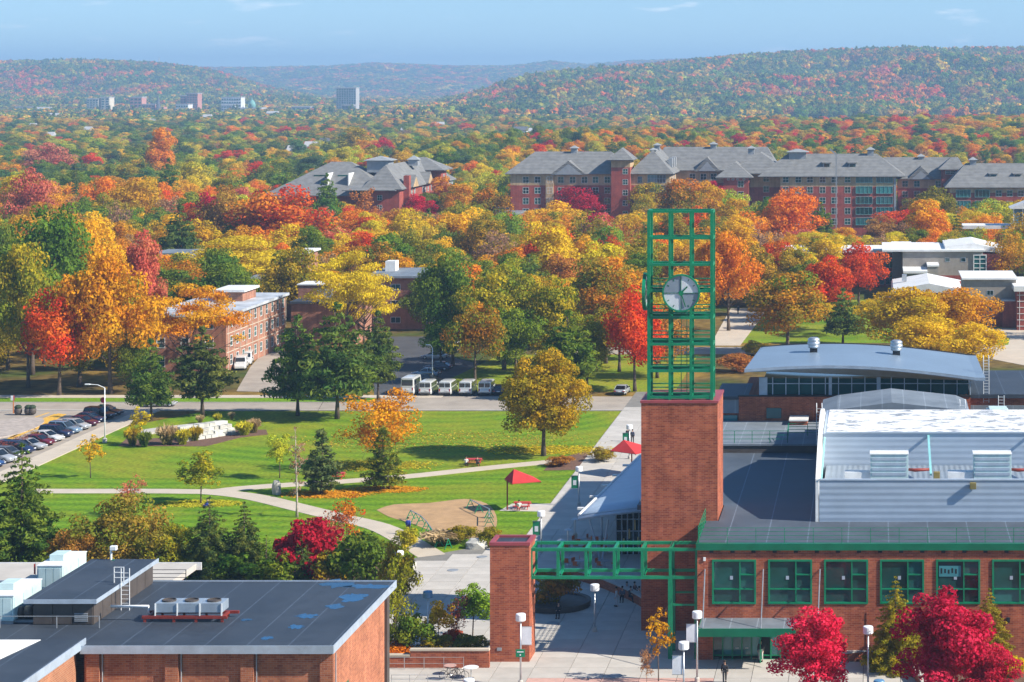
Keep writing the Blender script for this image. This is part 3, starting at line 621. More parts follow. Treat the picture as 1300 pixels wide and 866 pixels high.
for i, x in enumerate(wx):
    a0, a1, z0, z1 = x-1.83, x+1.83, 4.72, 8.40; t = .15
    wo = MB().box(a0, a1, UY-.08, UY+.2, z0, z0+t).box(a0, a1, UY-.08, UY+.2, z1-t, z1).box(a0, a0+t, UY-.08, UY+.2, z0+t, z1-t).box(a1-t, a1, UY-.08, UY+.2, z0+t, z1-t)
    xm = a0+(a1-a0)*.63; wo.box(xm-.05, xm+.05, UY-.05, UY+.18, z0+t, z1-t)
    wo.box(a0+t, xm-.05, UY-.045, UY+.17, z0+1.18, z0+1.28).box(xm+.05, a1-t, UY-.045, UY+.17, z0+1.18, z0+1.28).box(xm+.05, a1-t, UY-.045, UY+.17, z0+2.38, z0+2.48)
    wo = wo.build('window', M['green'], un)
    for q in ((a0+t, xm-.05, z0+t, z0+1.18), (a0+t, xm-.05, z0+1.28, z1-t), (xm+.05, a1-t, z0+t, z0+1.18), (xm+.05, a1-t, z0+1.28, z0+2.38), (xm+.05, a1-t, z0+2.48, z1-t)):
        MB().box(q[0], q[1], UY+.10, UY+.13, q[2], q[3]).build('pane', M['glass'], wo)
    if i == 4:
        MB().box(a0+.25, xm-.25, UY+.05, UY+.07, z0+2.25, z0+3.15).build('banner_sheet', M.setdefault('poster', mat('teal_poster', (.05,.22,.25), .6)), wo)
        for k in range(5): MB().box(a0+.38+k*.3, a0+.52+k*.3, UY+.04, UY+.049, z0+2.5+.05*(k%2), z0+2.95-.06*(k%3)).build('banner_mark', M['black'], wo)
    if i < 6:
        MB().box(x-.35, x-.1, UY+.06, UY+.075, z0+2.0, z0+2.3).build('notice', M['trim_blue'], wo)
# roof deck of the union
MB().prism([(UX0,UY+.25),(UX1,UY+.25),(UX1,220),(-21.5,220),(-21.5,192.8),(-13.6,192.8),(-13.6,185.9),(UX0,185.9)], UZ-.45, UZ).build('roof', M['roof_grey'], un)
MB().box(XA(893,UY), XA(896,UY), UY-.1, UY-.0, 8.3, 8.6).build('wall_lamp', M['white_paint'], un)
MB().box(XA(1278,UY), XA(1282,UY), UY-.15, UY-.0, 3.2, 3.6).build('wall_lamp', M['black'], un)
for px in (1100, 1272): MB().box(XA(px,UY), XA(px,UY)+.12, UY-.05, UY-.002, 0, 4).build('downpipe', M['brick'], un)
# entrance canopy hung on rods
cx0, cx1 = XA(888, 174), XA(1010, 174)
cn = MB().box(cx0, cx1, 173.0, UY-.01, 3.35, 3.55).build('canopy', M['roof_slate'], un)
MB().box(cx0-.05, cx1+.05, 172.85, 173.0, 2.95, 3.6).box(cx0-.05, cx0, 173.0, UY-.01, 2.95, 3.6).build('canopy_fascia', M['green_dk'], cn)
for px in (892, 966, 1038):
    MB().tube([(XA(px,173.2), 173.2, 3.55), (XA(px+3,UY), UY-.02, 7.6)], .05, 6).build('rod', M['steel'], cn)
# doors: a glazed green screen with one leaf standing open
scr = MB()
for i in range(9):
    x = dx0+(dx1-dx0)*i/8; scr.box(x-.06, x+.06, UY+.15, UY+.3, 0, 2.95)
for z in (0.0, .35, 2.2, 2.83): scr.box(dx0, dx1, UY+.17, UY+.28, z, z+.1)
scr = scr.build('door_screen', M['green'], un)
for i in range(8):
    if i == 5: continue
    a = dx0+(dx1-dx0)*i/8+.06; c = dx0+(dx1-dx0)*(i+1)/8-.06
    for z0, z1 in ((.45, 2.2), (2.3, 2.83)): MB().box(a, c, UY+.21, UY+.24, z0, z1).build('pane', M['glass_teal'], scr)
    if i in (2, 3): MB().box(a+.2, c-.2, UY+.12, UY+.168, 1.0, 1.05).build('handle', M['steel'], scr)
a = dx0+(dx1-dx0)*5/8
MB().box(a-.05, a+.02, UY-1.0, UY+.14, .05, 2.2).build('open_door', M['green'], un)
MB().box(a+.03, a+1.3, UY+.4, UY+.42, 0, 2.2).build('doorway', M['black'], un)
# rooftop hall in pale ribbed metal: front parapet, tall rear part, arched end screen
BX0, BX1 = -4.81, 34; BY0, BY1, BY2 = 185.5, 200.0, 214.2; BZ1, BZ2 = 13.3, 15.0
MB().box(BX0, BX1, BY0, BY0+.3, UZ, BZ1).build('metal_parapet', M['metal_blue'], un)
MB().box(BX0, BX1, BY1, BY2, UZ, BZ2).build('metal_hall', M['metal_blue'], un)
MB().box(BX0+.3, BX1, BY0+.3, BY1-.002, UZ, BZ1-1.3).build('gutter_roof', M['metal_roof'], un)
MB().box(BX0-.05, BX1, BY0-.06, BY0+.36, BZ1, BZ1+.1).build('parapet_cap', M['trim_blue'], un)
MB().box(BX0+.3, BX1, BY1-.12, BY1+.1, BZ2+.03, BZ2+.15).build('eaves_trim', M['trim_blue'], un)
def flaky(name):
    m, n, l, b_ = nodes(name); t = n.new('ShaderNodeTexCoord'); mp = n.new('ShaderNodeMapping'); mp.inputs['Scale'].default_value = (.55, 1.1, 1); l.new(t.outputs['Object'], mp.inputs[0])
    q = n.new('ShaderNodeTexNoise'); q.inputs['Scale'].default_value = 1.1; q.inputs['Detail'].default_value = 8; q.inputs['Roughness'].default_value = .7; l.new(mp.outputs[0], q.inputs['Vector'])
    r = n.new('ShaderNodeValToRGB'); r.color_ramp.elements[0].position = .53; r.color_ramp.elements[0].color = (.78,.78,.77,1); r.color_ramp.elements[1].position = .565; r.color_ramp.elements[1].color = (.24,.27,.30,1)
    l.new(q.outputs[0], r.inputs[0]); l.new(r.outputs[0], b_.inputs['Base Color']); b_.inputs['Roughness'].default_value = .55; return m
MB().box(BX0+.3, BX1, BY1+.1, BY2+.1, BZ2, BZ2+.06).build('white_roof', flaky('flaking_white_coating'), un)
prof = [(BY0-.02, UZ), (BY2, UZ), (BY2, BZ2-.5)]
for k in range(13):
    t = 1-k/12; y = BY0+(BY2-BY0)*t; prof.append((y, BZ1+.1+(2.9)*math.sin(math.pi*t)**1.0+(BZ2-.5-BZ1-.1)*t*(1 if t > .5 else t*2)))
MB().prism_x([(p[0], p[1]) for p in prof], BX0-.32, BX0-.06).build('end_screen', M['trim_white'], un)
MB().tube([(BX0+.15, BY1-.5, BZ2-.3), (BX0+.15, BY0+1, BZ1-.2)], .09, 6).build('end_pipe', M['teal'], un)
for px in (1180, 1311):
    x = XA(px, 196); MB().bar((x, BY1-.05, BZ2-.2), (x, BY0+5.5, BZ1-.5), .2).build('roof_stay', M['teal'], un)
# plant on the parapet roof
def roof_unit(label, px):
    Y = 190.0; x0, x1 = XA(px-24, Y), XA(px+24, Y); z0 = BZ1-1.3; z1 = ZA(577, Y)
    e = root('roof_unit', label, 'air conditioner', ((x0+x1)/2, Y, z0), group='air conditioners behind the metal parapet')
    MB().box(x0, x1, Y, Y+1.6, z0+.2, z1).build('casing', M['ahu'], e, bevel=.03)
    for k in range(4): MB().box(x0+.15, x1-.15, Y-.04, Y-.005, z0+.9+k*.45, z0+1.15+k*.45).build('coil_panel', M['trim_blue'], e)
    MB().box(x0-.05, x1+.05, Y-.08, Y+1.68, z1+.003, z1+.08).build('lid', M['white_paint'], e)
    MB().box(x0-2.3, x0-.02, Y+.2, Y+1.2, z0+.1, ZA(600, Y)).build('side_box', M['white_paint'], e)
    MB().tube([(x1+.02, Y+.4, ZA(597,Y)), (x1+.6, Y+.4, ZA(598,Y)), (x1+1.9, Y+.4, ZA(597,Y))], [.12,.16,.12], 8).build('pipe', M['rust_red'], e, True)
    for x in (x0+.1, x1-.3): MB().box(x, x+.2, Y+.1, Y+1.5, z0, z0+.2).build('foot', M['trim_grey'], e)
roof_unit('boxy blue-green air conditioner left of the teal roof stay', 1129)
roof_unit('boxy blue-green air conditioner right of the teal roof stay', 1260)
tag(MB().box(XA(1231,BY0), XA(1239,BY0), BY0-.5, BY0-.07, ZA(620,BY0), ZA(612,BY0)).build('floodlight', mat('yellowed_box', (.22,.18,.06), .6), None, bevel=.03), 'small ochre floodlight box jutting from the metal parapet', 'floodlight')
tag(MB().box(XA(1185,BY0+1), XA(1193,BY0+1), BY0+.4, BY0+.9, BZ1-1.3, ZA(598,BY0+1)).build('junction_box', mat('ochre_box', (.25,.19,.06), .6), None, bevel=.03), 'small ochre junction box behind the metal parapet', 'junction box')
# front roof railing
railing('roof_railing', 'long green railing along the front roof edge of the union', [(UX0+.1, UY+.1, UZ+.06), (UX1-1, UY+.1, UZ+.06)], 1.25, 2.35, 'green', 4, .022)
railing('roof_railing', 'short green railing along the union roof edge beside the clock tower', [(UX0+.05, UY+.4, UZ+.06), (UX0+.05, 184.6, UZ+.06)], 1.25, 2.0, 'green', 4, .03)
# raised rear deck
MB().box(-21.5, BX0+1, 220.02, 234.9, 0, UZ+.75).build('rear_deck', M['dark_panel'], un)
MB().box(-21.5, BX0+1, 219.9, 234.9, UZ+.752, UZ+.95).build('rear_deck_roof', M['roof_slate'], un)
railing('deck_railing', 'green railing on the raised rear roof deck', [(-20, 220.4, UZ+.96), (-9.0, 220.4, UZ+.96)], 1.25, 1.9, 'green', 3, .03)
railing('deck_railing', 'green railing round the step of the rear roof deck', [(-9.0, 220.4, UZ+.97), (-9.0, 223, UZ+1.3), (-5.0, 223, UZ+1.3)], 1.25, 1.9, 'green', 4, .03)
# low grey hipped clerestory behind the white roof
cl = root('clerestory_roof', 'low grey pitched clerestory behind the white roof', 'roof', (3, 216, UZ))
MB().prism_y([(XA(1042,216), UZ), (XA(1232,216), UZ), (XA(1232,216), ZA(526,216)), (XA(1218,216), ZA(520,216)), (XA(1132,216), ZA(511,216)), (XA(1062,216), ZA(520,216)), (XA(1042,216), ZA(526,216))], 216, 226).build('gable', M['roof_slate'], cl)
MB().box(XA(1103,227), XA(1168,227), 226.05, 228, UZ, ZA(505,227)).build('step', M['dark_panel'], cl)
MB().box(XA(1075,227), XA(1196,227), 226.1, 227.9, UZ, ZA(509,227)).build('lower_step', M['dark_panel'], cl)
ladder('hoop_ladder', 'white hooped ladder at the left of the clerestory', XA(1040,219), 219, UZ+1, ZA(517,219), .55, 'white_paint', True)
ladder('hoop_ladder', 'white hooped ladder at the right of the clerestory', XA(1222,219), 219, UZ+1, ZA(512,219), .55, 'white_paint', True)
ladder('hoop_ladder', 'white ladder rising over the vent box by the brick wing', XA(1271,225), 225, UZ+1, ZA(502,225), .6, 'white_paint', False)
e = root('vent_box', 'pale green vent box on the rear roof by the brick wing', 'vent', (XA(1268,222), 222, UZ))
MB().box(XA(1256,222), XA(1279,222), 221, 224, UZ, ZA(519,222)).build('casing', M['ahu'], e, bevel=.04); MB().box(XA(1253,222), XA(1281,222), 220.8, 224.2, ZA(524,222)-.1, ZA(522,222)).build('lid', M['ahu'], e)
# ------------------------------------------------------------------ arched-roof wing behind
AY, AZ = 235.0, 13.4
ar = root('arched_wing', 'brick wing with a ribbon of windows under a shallow arched metal roof', 'building', (0, AY, 0))
ax0, ax1 = XA(938, AY), XA(1232, AY)
MB().box(ax0, ax1, AY, AY+.4, 0, AZ-.1).build('wall', M['brick'], ar)
MB().box(ax0+.3, ax1-.3, AY+.4, AY+16, 0, AZ-.12).build('rear_wall', M['brick'], ar)
MB().box(ax0-.1, ax1+.1, AY-.1, AY+.5, AZ-.1, AZ+.05).build('sill', M['black'], ar)
gx0, gx1 = XA(964, AY), XA(1232, AY)
MB().box(gx0+.5, gx1-.2, AY+.6, AY+12, AZ+.05, AZ+1.85).build('glass_core', M['glass'], ar)
n = 17
for i in range(n):
    x = gx0+(gx1-gx0)*i/(n-1); MB().box(x-.05, x+.05, AY+.3, AY+.55, AZ+.06, AZ+2.0).build('mullion', M['trim_blue'], ar)
for px0, px1 in ((964, 974), (1052, 1056), (1113, 1118)): MB().box(XA(px0,AY), XA(px1,AY), AY+.2, AY+.58, AZ+.055, AZ+2.0).build('pier', M['trim_blue'], ar)
MB().box(gx0, gx1, AY+.32, AY+.54, AZ+1.25, AZ+1.33).build('transom', M['trim_blue'], ar)
def arch_z(u): return 16.3+1.05*math.sin(math.pi*min(max(u*.9+.13, 0), 1))-.5*u   # u from 0 (left tip) to 1 (right tip)
rx0, rx1, ry0, ry1 = XA(945, 232), XA(1251, 232), 232.0, 250.0
N = 28; tv, bv, fv = MB(), MB(), MB()
top, und = [], []
for i in range(N+1):
    u = i/N; x = rx0+(rx1-rx0)*u; z = arch_z(u); th = .12+1.0*math.sin(math.pi*u)**.7
    ins = 1.0+.5*u
    top.append([(x, ry0, z), (x*.985 + (.6 if u < .02 else 0), ry1, z+.15)]); und.append([(x, ry0+.02, z-.35), (rx0+1.8+(rx1-rx0-3.4)*u, ry0+3.2, z-.35-th)])
def strip(a, b_):
    mb = MB()
    for i in range(len(a)-1): mb.poly([a[i], a[i+1], b_[i+1], b_[i]])
    return mb
rf = strip([t[0] for t in top], [t[1] for t in top])
rf.v += [(x, y, z-.3) for x, y, z in rf.v]; nb = len(rf.v)//2; rf.f += [tuple(i+nb for i in f)[::-1] for f in rf.f]
rf.build('arched_roof', M['metal_arch'] if 'metal_arch' in M else M['trim_blue'], ar, False)
strip([t[0] for t in top], [u_[0] for u_ in und]).build('roof_edge', M['trim_blue'], ar)
strip([u_[0] for u_ in und], [u_[1] for u_ in und]).build('soffit', M['trim_blue'], ar)
for k, (a, b_) in enumerate(((top[0], und[0]), (top[-1], und[-1]))):
    MB().poly([a[0], a[1], (a[1][0], a[1][1], a[1][2]-.6), b_[0]]).build('roof_end', M['trim_grey'], ar)
for i in range(N):
    MB().bar(Vector(top[i][1])+Vector((0,0,.02)), Vector(top[i+1][1])+Vector((0,0,.02)), .16).build('rear_edge', M['black'], ar)
for px, py, nm in ((1033, 452, 'left'), (1138, 457, 'right')):
    Y = 243; x = XA(px, Y); z = arch_z((x-rx0)/(rx1-rx0))+.1
    e = root('roof_ventilator', 'round steel ventilator near the %s end of the arched roof' % nm, 'ventilator', (x, Y, z), group='ventilators on the arched roof')
    MB().box(x-.42, x+.42, Y-.42, Y+.42, z-.1, z+.45).build('curb', M['black'], e)
    MB().lathe([(.42,.45),(.62,.5),(.66,.75),(.58,.8),(.7,.85),(.72,1.15),(.6,1.2),(.68,1.25),(.68,1.5),(.45,1.66),(.1,1.7)], (x, Y, z), 20).build('drum', M['steel'], e, True)
ladder('hoop_ladder', 'white hooped ladder over the right tip of the arched roof', XA(1252,236), 236, 12.5, ZA(456,236), .6, 'white_paint', True)
# side wings with dark flat roofs
MB().box(XA(909,AY), ax0-.02, AY+.5, AY+9, 0, 11.4).build('side_wing', M['brick'], ar)
MB().box(XA(909,AY), ax0+.9, AY+.3, AY+9.2, 11.42, 12.95).build('side_wing_metal', M['roof_slate'], ar)
MB().box(XA(908,AY), ax0+1, AY+.1, AY+10.5, 12.96, 13.3).build('side_wing_roof', M['roof_dark'], ar)
MB().box(XA(912,AY), XA(936,AY), AY+.3, AY+.48, 8.5, 11.2).build('side_window', M['glass_teal'], ar)
MB().box(ax1+.02, 36, AY+1, AY+20, 0, 13.0).build('side_wing', M['brick'], ar)
MB().box(ax1+.02, 36, AY+.7, AY+20.4, 13.02, 13.45).build('side_wing_roof', M['roof_dark'], ar)
MB().box(ax1+.02, 36, AY+.85, AY+.98, 10.9, 12.2).build('side_wing_metal', M['roof_slate'], ar)
for px in (1225, 1240, 1278, 1290, 1302): window(ar, XA(px, AY+.9), AY+.9, 9.6, 1.0, .9, 1, 1, 'green_dk', 'glass_teal')
MB().box(XA(973,AY), XA(992,AY), AY-.08, AY-.004, ZA(531,AY), ZA(518,AY)).build('side_window', M['glass_teal'], ar)
MB().box(XA(1004,AY), XA(1026,AY), AY-3, AY-.09, UZ+.9, ZA(529,AY)).build('roof_hatch', M['brick'], ar); MB().box(XA(1003,AY), XA(1027,AY), AY-3.2, AY-.09, ZA(529,AY)+.003, ZA(529,AY)+.15).build('hatch_lid', M['trim_white'], ar)
# ------------------------------------------------------------------ clock tower
TY, TX0, TX1, TZ = 186.0, XA(814, 186), XA(911, 186), 20.1
tw = root('clock_tower', 'tall brick clock tower topped by an open green steel frame', 'clock tower', ((TX0+TX1)/2, TY+3.3, 0))
TD = TX1-TX0; TY1 = TY+TD
MB().box(TX0, TX1, TY, TY1, 0, TZ-.12).build('brick_shaft', M['brick'], tw)
MB().box(TX0-.08, TX1+.08, TY-.08, TY1+.08, TZ-.12, TZ+.08).build('coping', M['coping_red'], tw)
fx0, fx1, fy0 = XA(823.5, TY+.4), XA(903.5, TY+.4), TY+.5; fw = fx1-fx0; fd = 2.2; fy1 = fy0+fd
zt = 36.7; nl = 7; lh = (zt-TZ-.3)/nl
for i in range(4):
    for j in range(4):
        if j in (0, 3):
            x, y = fx0+fw*i/3, fy0+fd*j/3
            MB().bar((x, y, TZ+.08), (x, y, zt), .26 if i in (0, 3) and j in (0, 3) else .21).build('upright', M['green'], tw)
for k in range(nl+1):
    z = TZ+.3+lh*k
    for y in (fy0, fy1): MB().bar((fx0, y, z), (fx1, y, z), .22).build('crossbar', M['green'], tw)
    for x in (fx0, fx1): MB().bar((x, fy0+.15, z), (x, fy1-.15, z), .25).build('crossbar', M['green'], tw)
    if 0 <= k <= 5:
        for i in (1, 2): MB().bar((fx0+fw*i/3, fy0+.15, z), (fx0+fw*i/3, fy1-.15, z), .2).build('crossbar', M['green'], tw)
        for j in (1,): MB().bar((fx0+.2, fy0+fd*.5, z-.05), (fx1-.2, fy0+fd*.5, z-.05), .16).build('crossbar', M['green'], tw)
MB().bar((fx0+2.7, fy0+1.6, TZ), (fx0+2.7, fy0+1.6, TZ+9), .06).bar((fx0+3.2, fy0+1.6, TZ), (fx0+3.2, fy0+1.6, TZ+9), .06).build('inner_ladder', M['green_dk'], tw)
for k in range(5):
    MB().bar((fx0+.14, fy0, TZ+.3+lh*k+.42), (fx1-.14, fy0, TZ+.3+lh*k+.42), .10).build('guard_rail', M['green'], tw)
    for q_ in (.3, .62, .95): MB().bar((fx0+.16, fy1-.3, TZ+.3+lh*k+q_), (fx1-.16, fy1-.3, TZ+.3+lh*k+q_), .09).build('guard_rail', M['green'], tw)
def clock(axis, cpos, label):
    r = 1.52; cx_, cyy, cz = cpos
    def T(a, b_, d): return (cx_+a, cyy-d, cz+b_) if axis == 'y' else (cx_-d, cyy-a, cz+b_)
    def disc(r0, r1, d0, d1, a0=0, a1=2*math.pi, n_=48):
        mb = MB(); ang = [a0+(a1-a0)*i/n_ for i in range(n_+1)]
        for i in range(n_):
            P = [T(r_*math.sin(t), r_*math.cos(t), d) for d in (d0, d1) for t in (ang[i], ang[i+1]) for r_ in (r0, r1)]
            mb.add(P, [(0,1,3,2),(4,6,7,5),(1,5,7,3),(0,2,6,4)])
        return mb
    ring = disc(r, r+.14, -.14, .14).build('clock_ring', M['green'], tw); ring['label'] = label
    for q in range(4):
        disc(.16, r-.005, -.03, .03, q*math.pi/2+.012, (q+1)*math.pi/2-.012, 12).build('clock_quadrant', M['clock_pale'] if q % 2 == 0 else M['clock_dark'], ring)
    disc(0.001, .22, -.02, .12, n_=16).build('clock_hub', M['green'], ring)
    for h_ in range(12):
        t = h_*math.pi/6; P = [T(rr*math.sin(t)+s*.035*math.cos(t), rr*math.cos(t)-s*.035*math.sin(t), dd) for dd in (.032, .05) for rr in (1.2, 1.38) for s in (-1, 1)]
        MB().add(P, [(0,1,3,2),(4,6,7,5),(0,4,5,1),(2,3,7,6),(0,2,6,4),(1,5,7,3)]).build('hour_mark', M['green_dk'], ring)
    for t, L, wd in ((math.radians(44), .8, .06), (math.radians(162), 1.25, .045)):
        P = [T(rr*math.sin(t)+s*wd*math.cos(t), rr*math.cos(t)-s*wd*math.sin(t), dd) for dd in (.07, .1) for rr in (-.2, L) for s in (-1, 1)]
        MB().add(P, [(0,1,3,2),(4,6,7,5),(0,4,5,1),(2,3,7,6),(0,2,6,4),(1,5,7,3)]).build('clock_hand', M['green_dk'], ring)
    for a0_, b0_ in (((-r, 0), (r, 0)), ((0, -r), (0, r))):
        MB().bar(T(a0_[0], a0_[1], .05), T(b0_[0], b0_[1], .05), .05).build('clock_bar', M['green_dk'], ring)
M['clock_pale'] = mat('pale_clock_glass', (.62,.66,.70), .25, vary=.05); M['clock_dark'] = mat('grey_blue_clock_glass', (.22,.27,.33), .25, vary=.08)
cz = ZA(372, TY+.2)
clock('y', (XA(864.5, TY), TY+.12, cz), 'front clock face in four pale and grey quarters')
clock('x', (fx0-.42, fy0+fd/2, cz), 'side clock face seen edge on')
# ------------------------------------------------------------------ brick pier and green gantry
PX0_, PX1_ = XA(622, 176), XA(672, 176)
pr = root('brick_pier', 'free-standing square brick pier at the left end of the green gantry', 'pier', ((PX0_+PX1_)/2, 177.5, 0))
MB().box(PX0_, PX1_, 176, 179, 0, 9.7).build('brick_shaft', M['brick'], pr)
MB().box(PX0_-.06, PX1_+.06, 175.94, 176.3, 9.7, 9.95).box(PX0_-.06, PX1_+.06, 178.7, 179.06, 9.7, 9.95).box(PX0_-.06, PX0_+.3, 176.3, 178.7, 9.7, 9.95).box(PX1_-.3, PX1_+.06, 176.3, 178.7, 9.7, 9.95).build('coping', M['coping_red'], pr)
MB().box(PX0_+.3, PX1_-.3, 176.3, 178.7, 9.7, 9.78).build('cap_recess', M['roof_dark'], pr)
MB().box(XA(631,176), XA(637,176), 175.95, 175.998, 1.0, 1.25).build('vent_plate', M['trim_grey'], pr)
gx = [XA(p, 177) for p in (674, 708.5, 744, 780, 815.5, 851, 884.5)]; g0, g1 = 177.0, 179.6; gz0, gz1 = 6.83, 9.15
ga = root('green_gantry', 'green steel box truss spanning from the brick pier to the union', 'gantry', ((gx[0]+gx[-1])/2, 178, 0))
for y in (g0, g1):
    for z in (gz0, gz1): MB().bar((gx[0]-.25, y, z), (gx[-1]+.3, y, z), .25).build('chord', M['green'], ga)
for x in gx:
    for y in (g0, g1): MB().bar((x, y, gz0+.126), (x, y, gz1-.126), .24).build('upright', M['green'], ga)
    for z in (gz0, gz1): MB().bar((x, g0+.126, z), (x, g1-.126, z), .22).build('tie', M['green'], ga)
for x, yy in ((gx[5], g0), (gx[5], g1), (gx[6], g0)): MB().bar((x, yy, 0), (x, yy, gz0-.126), .36).build('column', M['green'], ga)
for z in (4.55, 4.98): MB().bar((gx[5]+.2, g0 if z < 4.6 else g1, z), (gx[6]-.1, g0 if z < 4.6 else g1, z), .16).build('tie', M['green'], ga)
# ------------------------------------------------------------------ white canopy beside the tower
cv = root('white_canopy', 'pale vaulted canopy over an outdoor seating area behind the clock tower', 'canopy', (-26, 215, 0))
def canopy_pt(u, v):
    """u across (0 left eave .. 1 right), v along (0 front .. 1 back)"""
    y = 213.5+34*v; x0 = -29.65+2.4*v; x = x0+7.9*u
    z = 4.6+.95*math.sin(u*math.pi*.62)**.9*(1-.08*v); y -= 1.2*math.sin(math.pi*u)*(1-v); return (x, y, z)
NU, NV = 14, 8
top = MB()
for j in range(NV+1):
    for i in range(NU+1): top.v.append(canopy_pt(i/NU, j/NV))
for j in range(NV):
    for i in range(NU): a = j*(NU+1)+i; top.f.append((a, a+1, a+NU+2, a+NU+1))
nb = len(top.v); top.v += [(x, y, z-.18) for x, y, z in top.v]; top.f += [tuple(q+nb for q in f)[::-1] for f in list(top.f)]
for i in range(NU): top.f.append((i+1, i, nb+i, nb+i+1))
for j in range(NV): a = j*(NU+1); top.f.append((a, a+NU+1, nb+a+NU+1, nb+a))
top.build('canopy_roof', M['tent'], cv, True)
MB().tube([canopy_pt(0, j/10) for j in range(11)], .16, 6).build('eaves_beam', M['trim_white'], cv)
MB().tube([(p[0], p[1]-.05, p[2]-.35) for p in (canopy_pt(i/10, 0) for i in range(11))], .22, 6).build('front_beam', M['trim_blue'], cv)
for j in range(5):
    x, y, z = canopy_pt(0, .12+j*.18); MB().box(x-1.0, x-.1, y-.2, y+.2, z-.25, z-.05).build('eaves_bracket', M['trim_white'], cv)
for px, py, px2 in ((748, 660, 762), (772, 660, 764)):
    p = G(764, 714); t = [(XA(px+ (px2-px)*k/5, 213)-0, 213.2, ZA(660+ (k/5)**1.1*54, 213)) for k in range(6)]
    MB().tube(t, .09, 8).build('curved_strut', M['trim_blue'], cv)
gl = MB()
fxa, fxb = XA(782, 216), XA(840, 216)
MB().box(fxa, fxb, 216.2, 216.3, 0, 4.75).build('glass_wall', M['glass'], cv)
for i in range(9): x = fxa+(fxb-fxa)*i/8; MB().box(x-.05, x+.05, 216.0, 216.18, 0, 4.75).build('mullion', M['trim_blue'], cv)
for z in (1.2, 2.4, 3.6, 4.6): MB().box(fxa, fxb, 216.03, 216.17, z, z+.09).build('transom', M['trim_blue'], cv)
for px, py in ((801,672),(808,661),(794,684),(812,682)): MB().tube([(XA(px,217), 215.6, ZA(py+8,217)), (XA(px,217), 215.6, ZA(py-4,217))], .09, 6).build('pendant_lamp', mat('ochre_lamp', (.6,.45,.2), .5) if 'pend' not in M else M['pend'], cv)
for j in range(4): x, y, z = canopy_pt(0, .25+.24*j); MB().tube([(x+.6, y, 0), (x+.6, y, z-.1)], .1, 8).build('post', M['trim_blue'], cv)
# low curved brick wall in the shade below the gantry
lw = MB(); pts = smooth_line([G(668,738), G(720,735), G(760,745), G(800,762), G(818,772)])
lw.prism(ribbon(pts, .4), 0, .9); o = lw.build('seat_wall', M['brick'], None); tag(o, 'low curved brick seat wall in the shade behind the gantry', 'wall')
lw = MB(); lw.prism(ribbon(pts, .55), .9, 1.02); q = lw.build('wall_cap', M['concrete'], o)
# brick garden wall left of the pier, with its rail
gw = root('garden_wall', 'low brick garden wall with pale cap and thin rail left of the brick pier', 'wall', (-38, 173.5, 0))
gy = 174.2; x0, xs_, x1 = XA(490, gy), XA(521, gy), XA(621, gy)
MB().box(x0, xs_, gy, gy+.4, 0, 1.0).build('brick_body', M['brick'], gw); MB().box(xs_+.002, x1, gy, gy+.4, 0, 1.45).build('brick_body', M['brick'], gw)
MB().box(x0, xs_-.06, gy-.06, gy+.46, 1.0, 1.14).build('cap', M['concrete_warm'], gw); MB().box(xs_-.05, x1, gy-.06, gy+.46, 1.45, 1.6).build('cap', M['concrete_warm'], gw)
railing('hand_rail', 'thin grey handrail in front of the low brick garden wall', [(x0, gy-.5, 0.07), (x1-2, gy-.5, .07)], 1.0, 1.6, 'steel', 2, .02)
railing('ramp_rail', 'thin steel ramp rail at the bottom edge beside the brick hall', [(XA(497,168.5), 168.5, .07), (XA(566,168.5), 168.5, .07)], 1.0, 1.7, 'steel', 3, .02)
# planter wall by the red maples
pw = MB(); pts = smooth_line([G(1070,841), G(1100,838), G(1130,843), G(1160,858), G(1175,880)])
pw.prism(ribbon(pts, .5), 0, .75); o = pw.build('planter_wall', M['brick'], None); tag(o, 'curved brick planter wall below the yellow-green evergreen', 'wall')
pw = MB(); pw.prism(ribbon(pts, .62), .75, .87); pw.build('wall_cap', M['concrete'], o)
sheet('union_bed', [G(1085,838)[:2], G(1120,845)[:2], G(1160,862)[:2], (14,160), (36,160), (36,176), (-2,176)], .09, M['mulch'], 'planting bed in front of the union')
# ------------------------------------------------------------------ residences
FOOT = []        # footprints where no tree may stand: (x0,x1,y0,y1)
def block(e, x0, x1, y0, y1, z1, base='brick_dorm', top=None, ztop=None, fw=(), rw=(), fm='white_paint', pm='glass', nx=2, ny=2, z0=0):
    """a wing: front wall (towards -Y) with window list fw, right wall (+X) with list rw; lists hold (centre, sill, w, h)"""
    FOOT.append((x0, x1, y0, y1))
    for (za, zb, mm) in ((z0, ztop, base), (ztop, z1, top)) if top else ((z0, z1, base),):
        def cl(L): return [(c-w/2, c+w/2, s, s+h) for c, s, w, h in L if s < zb and s+h > za]
        mb = MB(); mb.wall(x0, x1, za, zb, y0, y0+.4, cl(fw)); mb.wall(y0+.4, y1-.4, za, zb, x1-.4, x1, cl(rw), 'y')
        mb.box(x0, x1, y1-.4, y1, za, zb); mb.box(x0, x0+.4, y0+.4, y1-.4, za, zb)
        mb.build('wall', M[mm], e)
    if fw or rw: MB().box(x0+.45, x1-.45, y0+.45, y1-.45, z0, z1-.1).build('interior', M['black'], e)
    for c, s, w, h in fw: window(e, c, y0, s, w, h, nx, ny, fm, pm)
    for c, s, w, h in rw: window(e, c, x1, s, w, h, nx, ny, fm, pm, face='x')
def cupola(e, x, y, z, w=1.6, h=1.1):
    c = MB().box(x-w/2, x+w/2, y-w/2, y+w/2, z-1.2, z+h).build('cupola', M['trim_grey'], e)
    MB().hip(x-w/2, x+w/2, y-w/2, y+w/2, z+h+.1, w*.45, .5, .1).build('cupola_roof', M['shingle_light'], c)
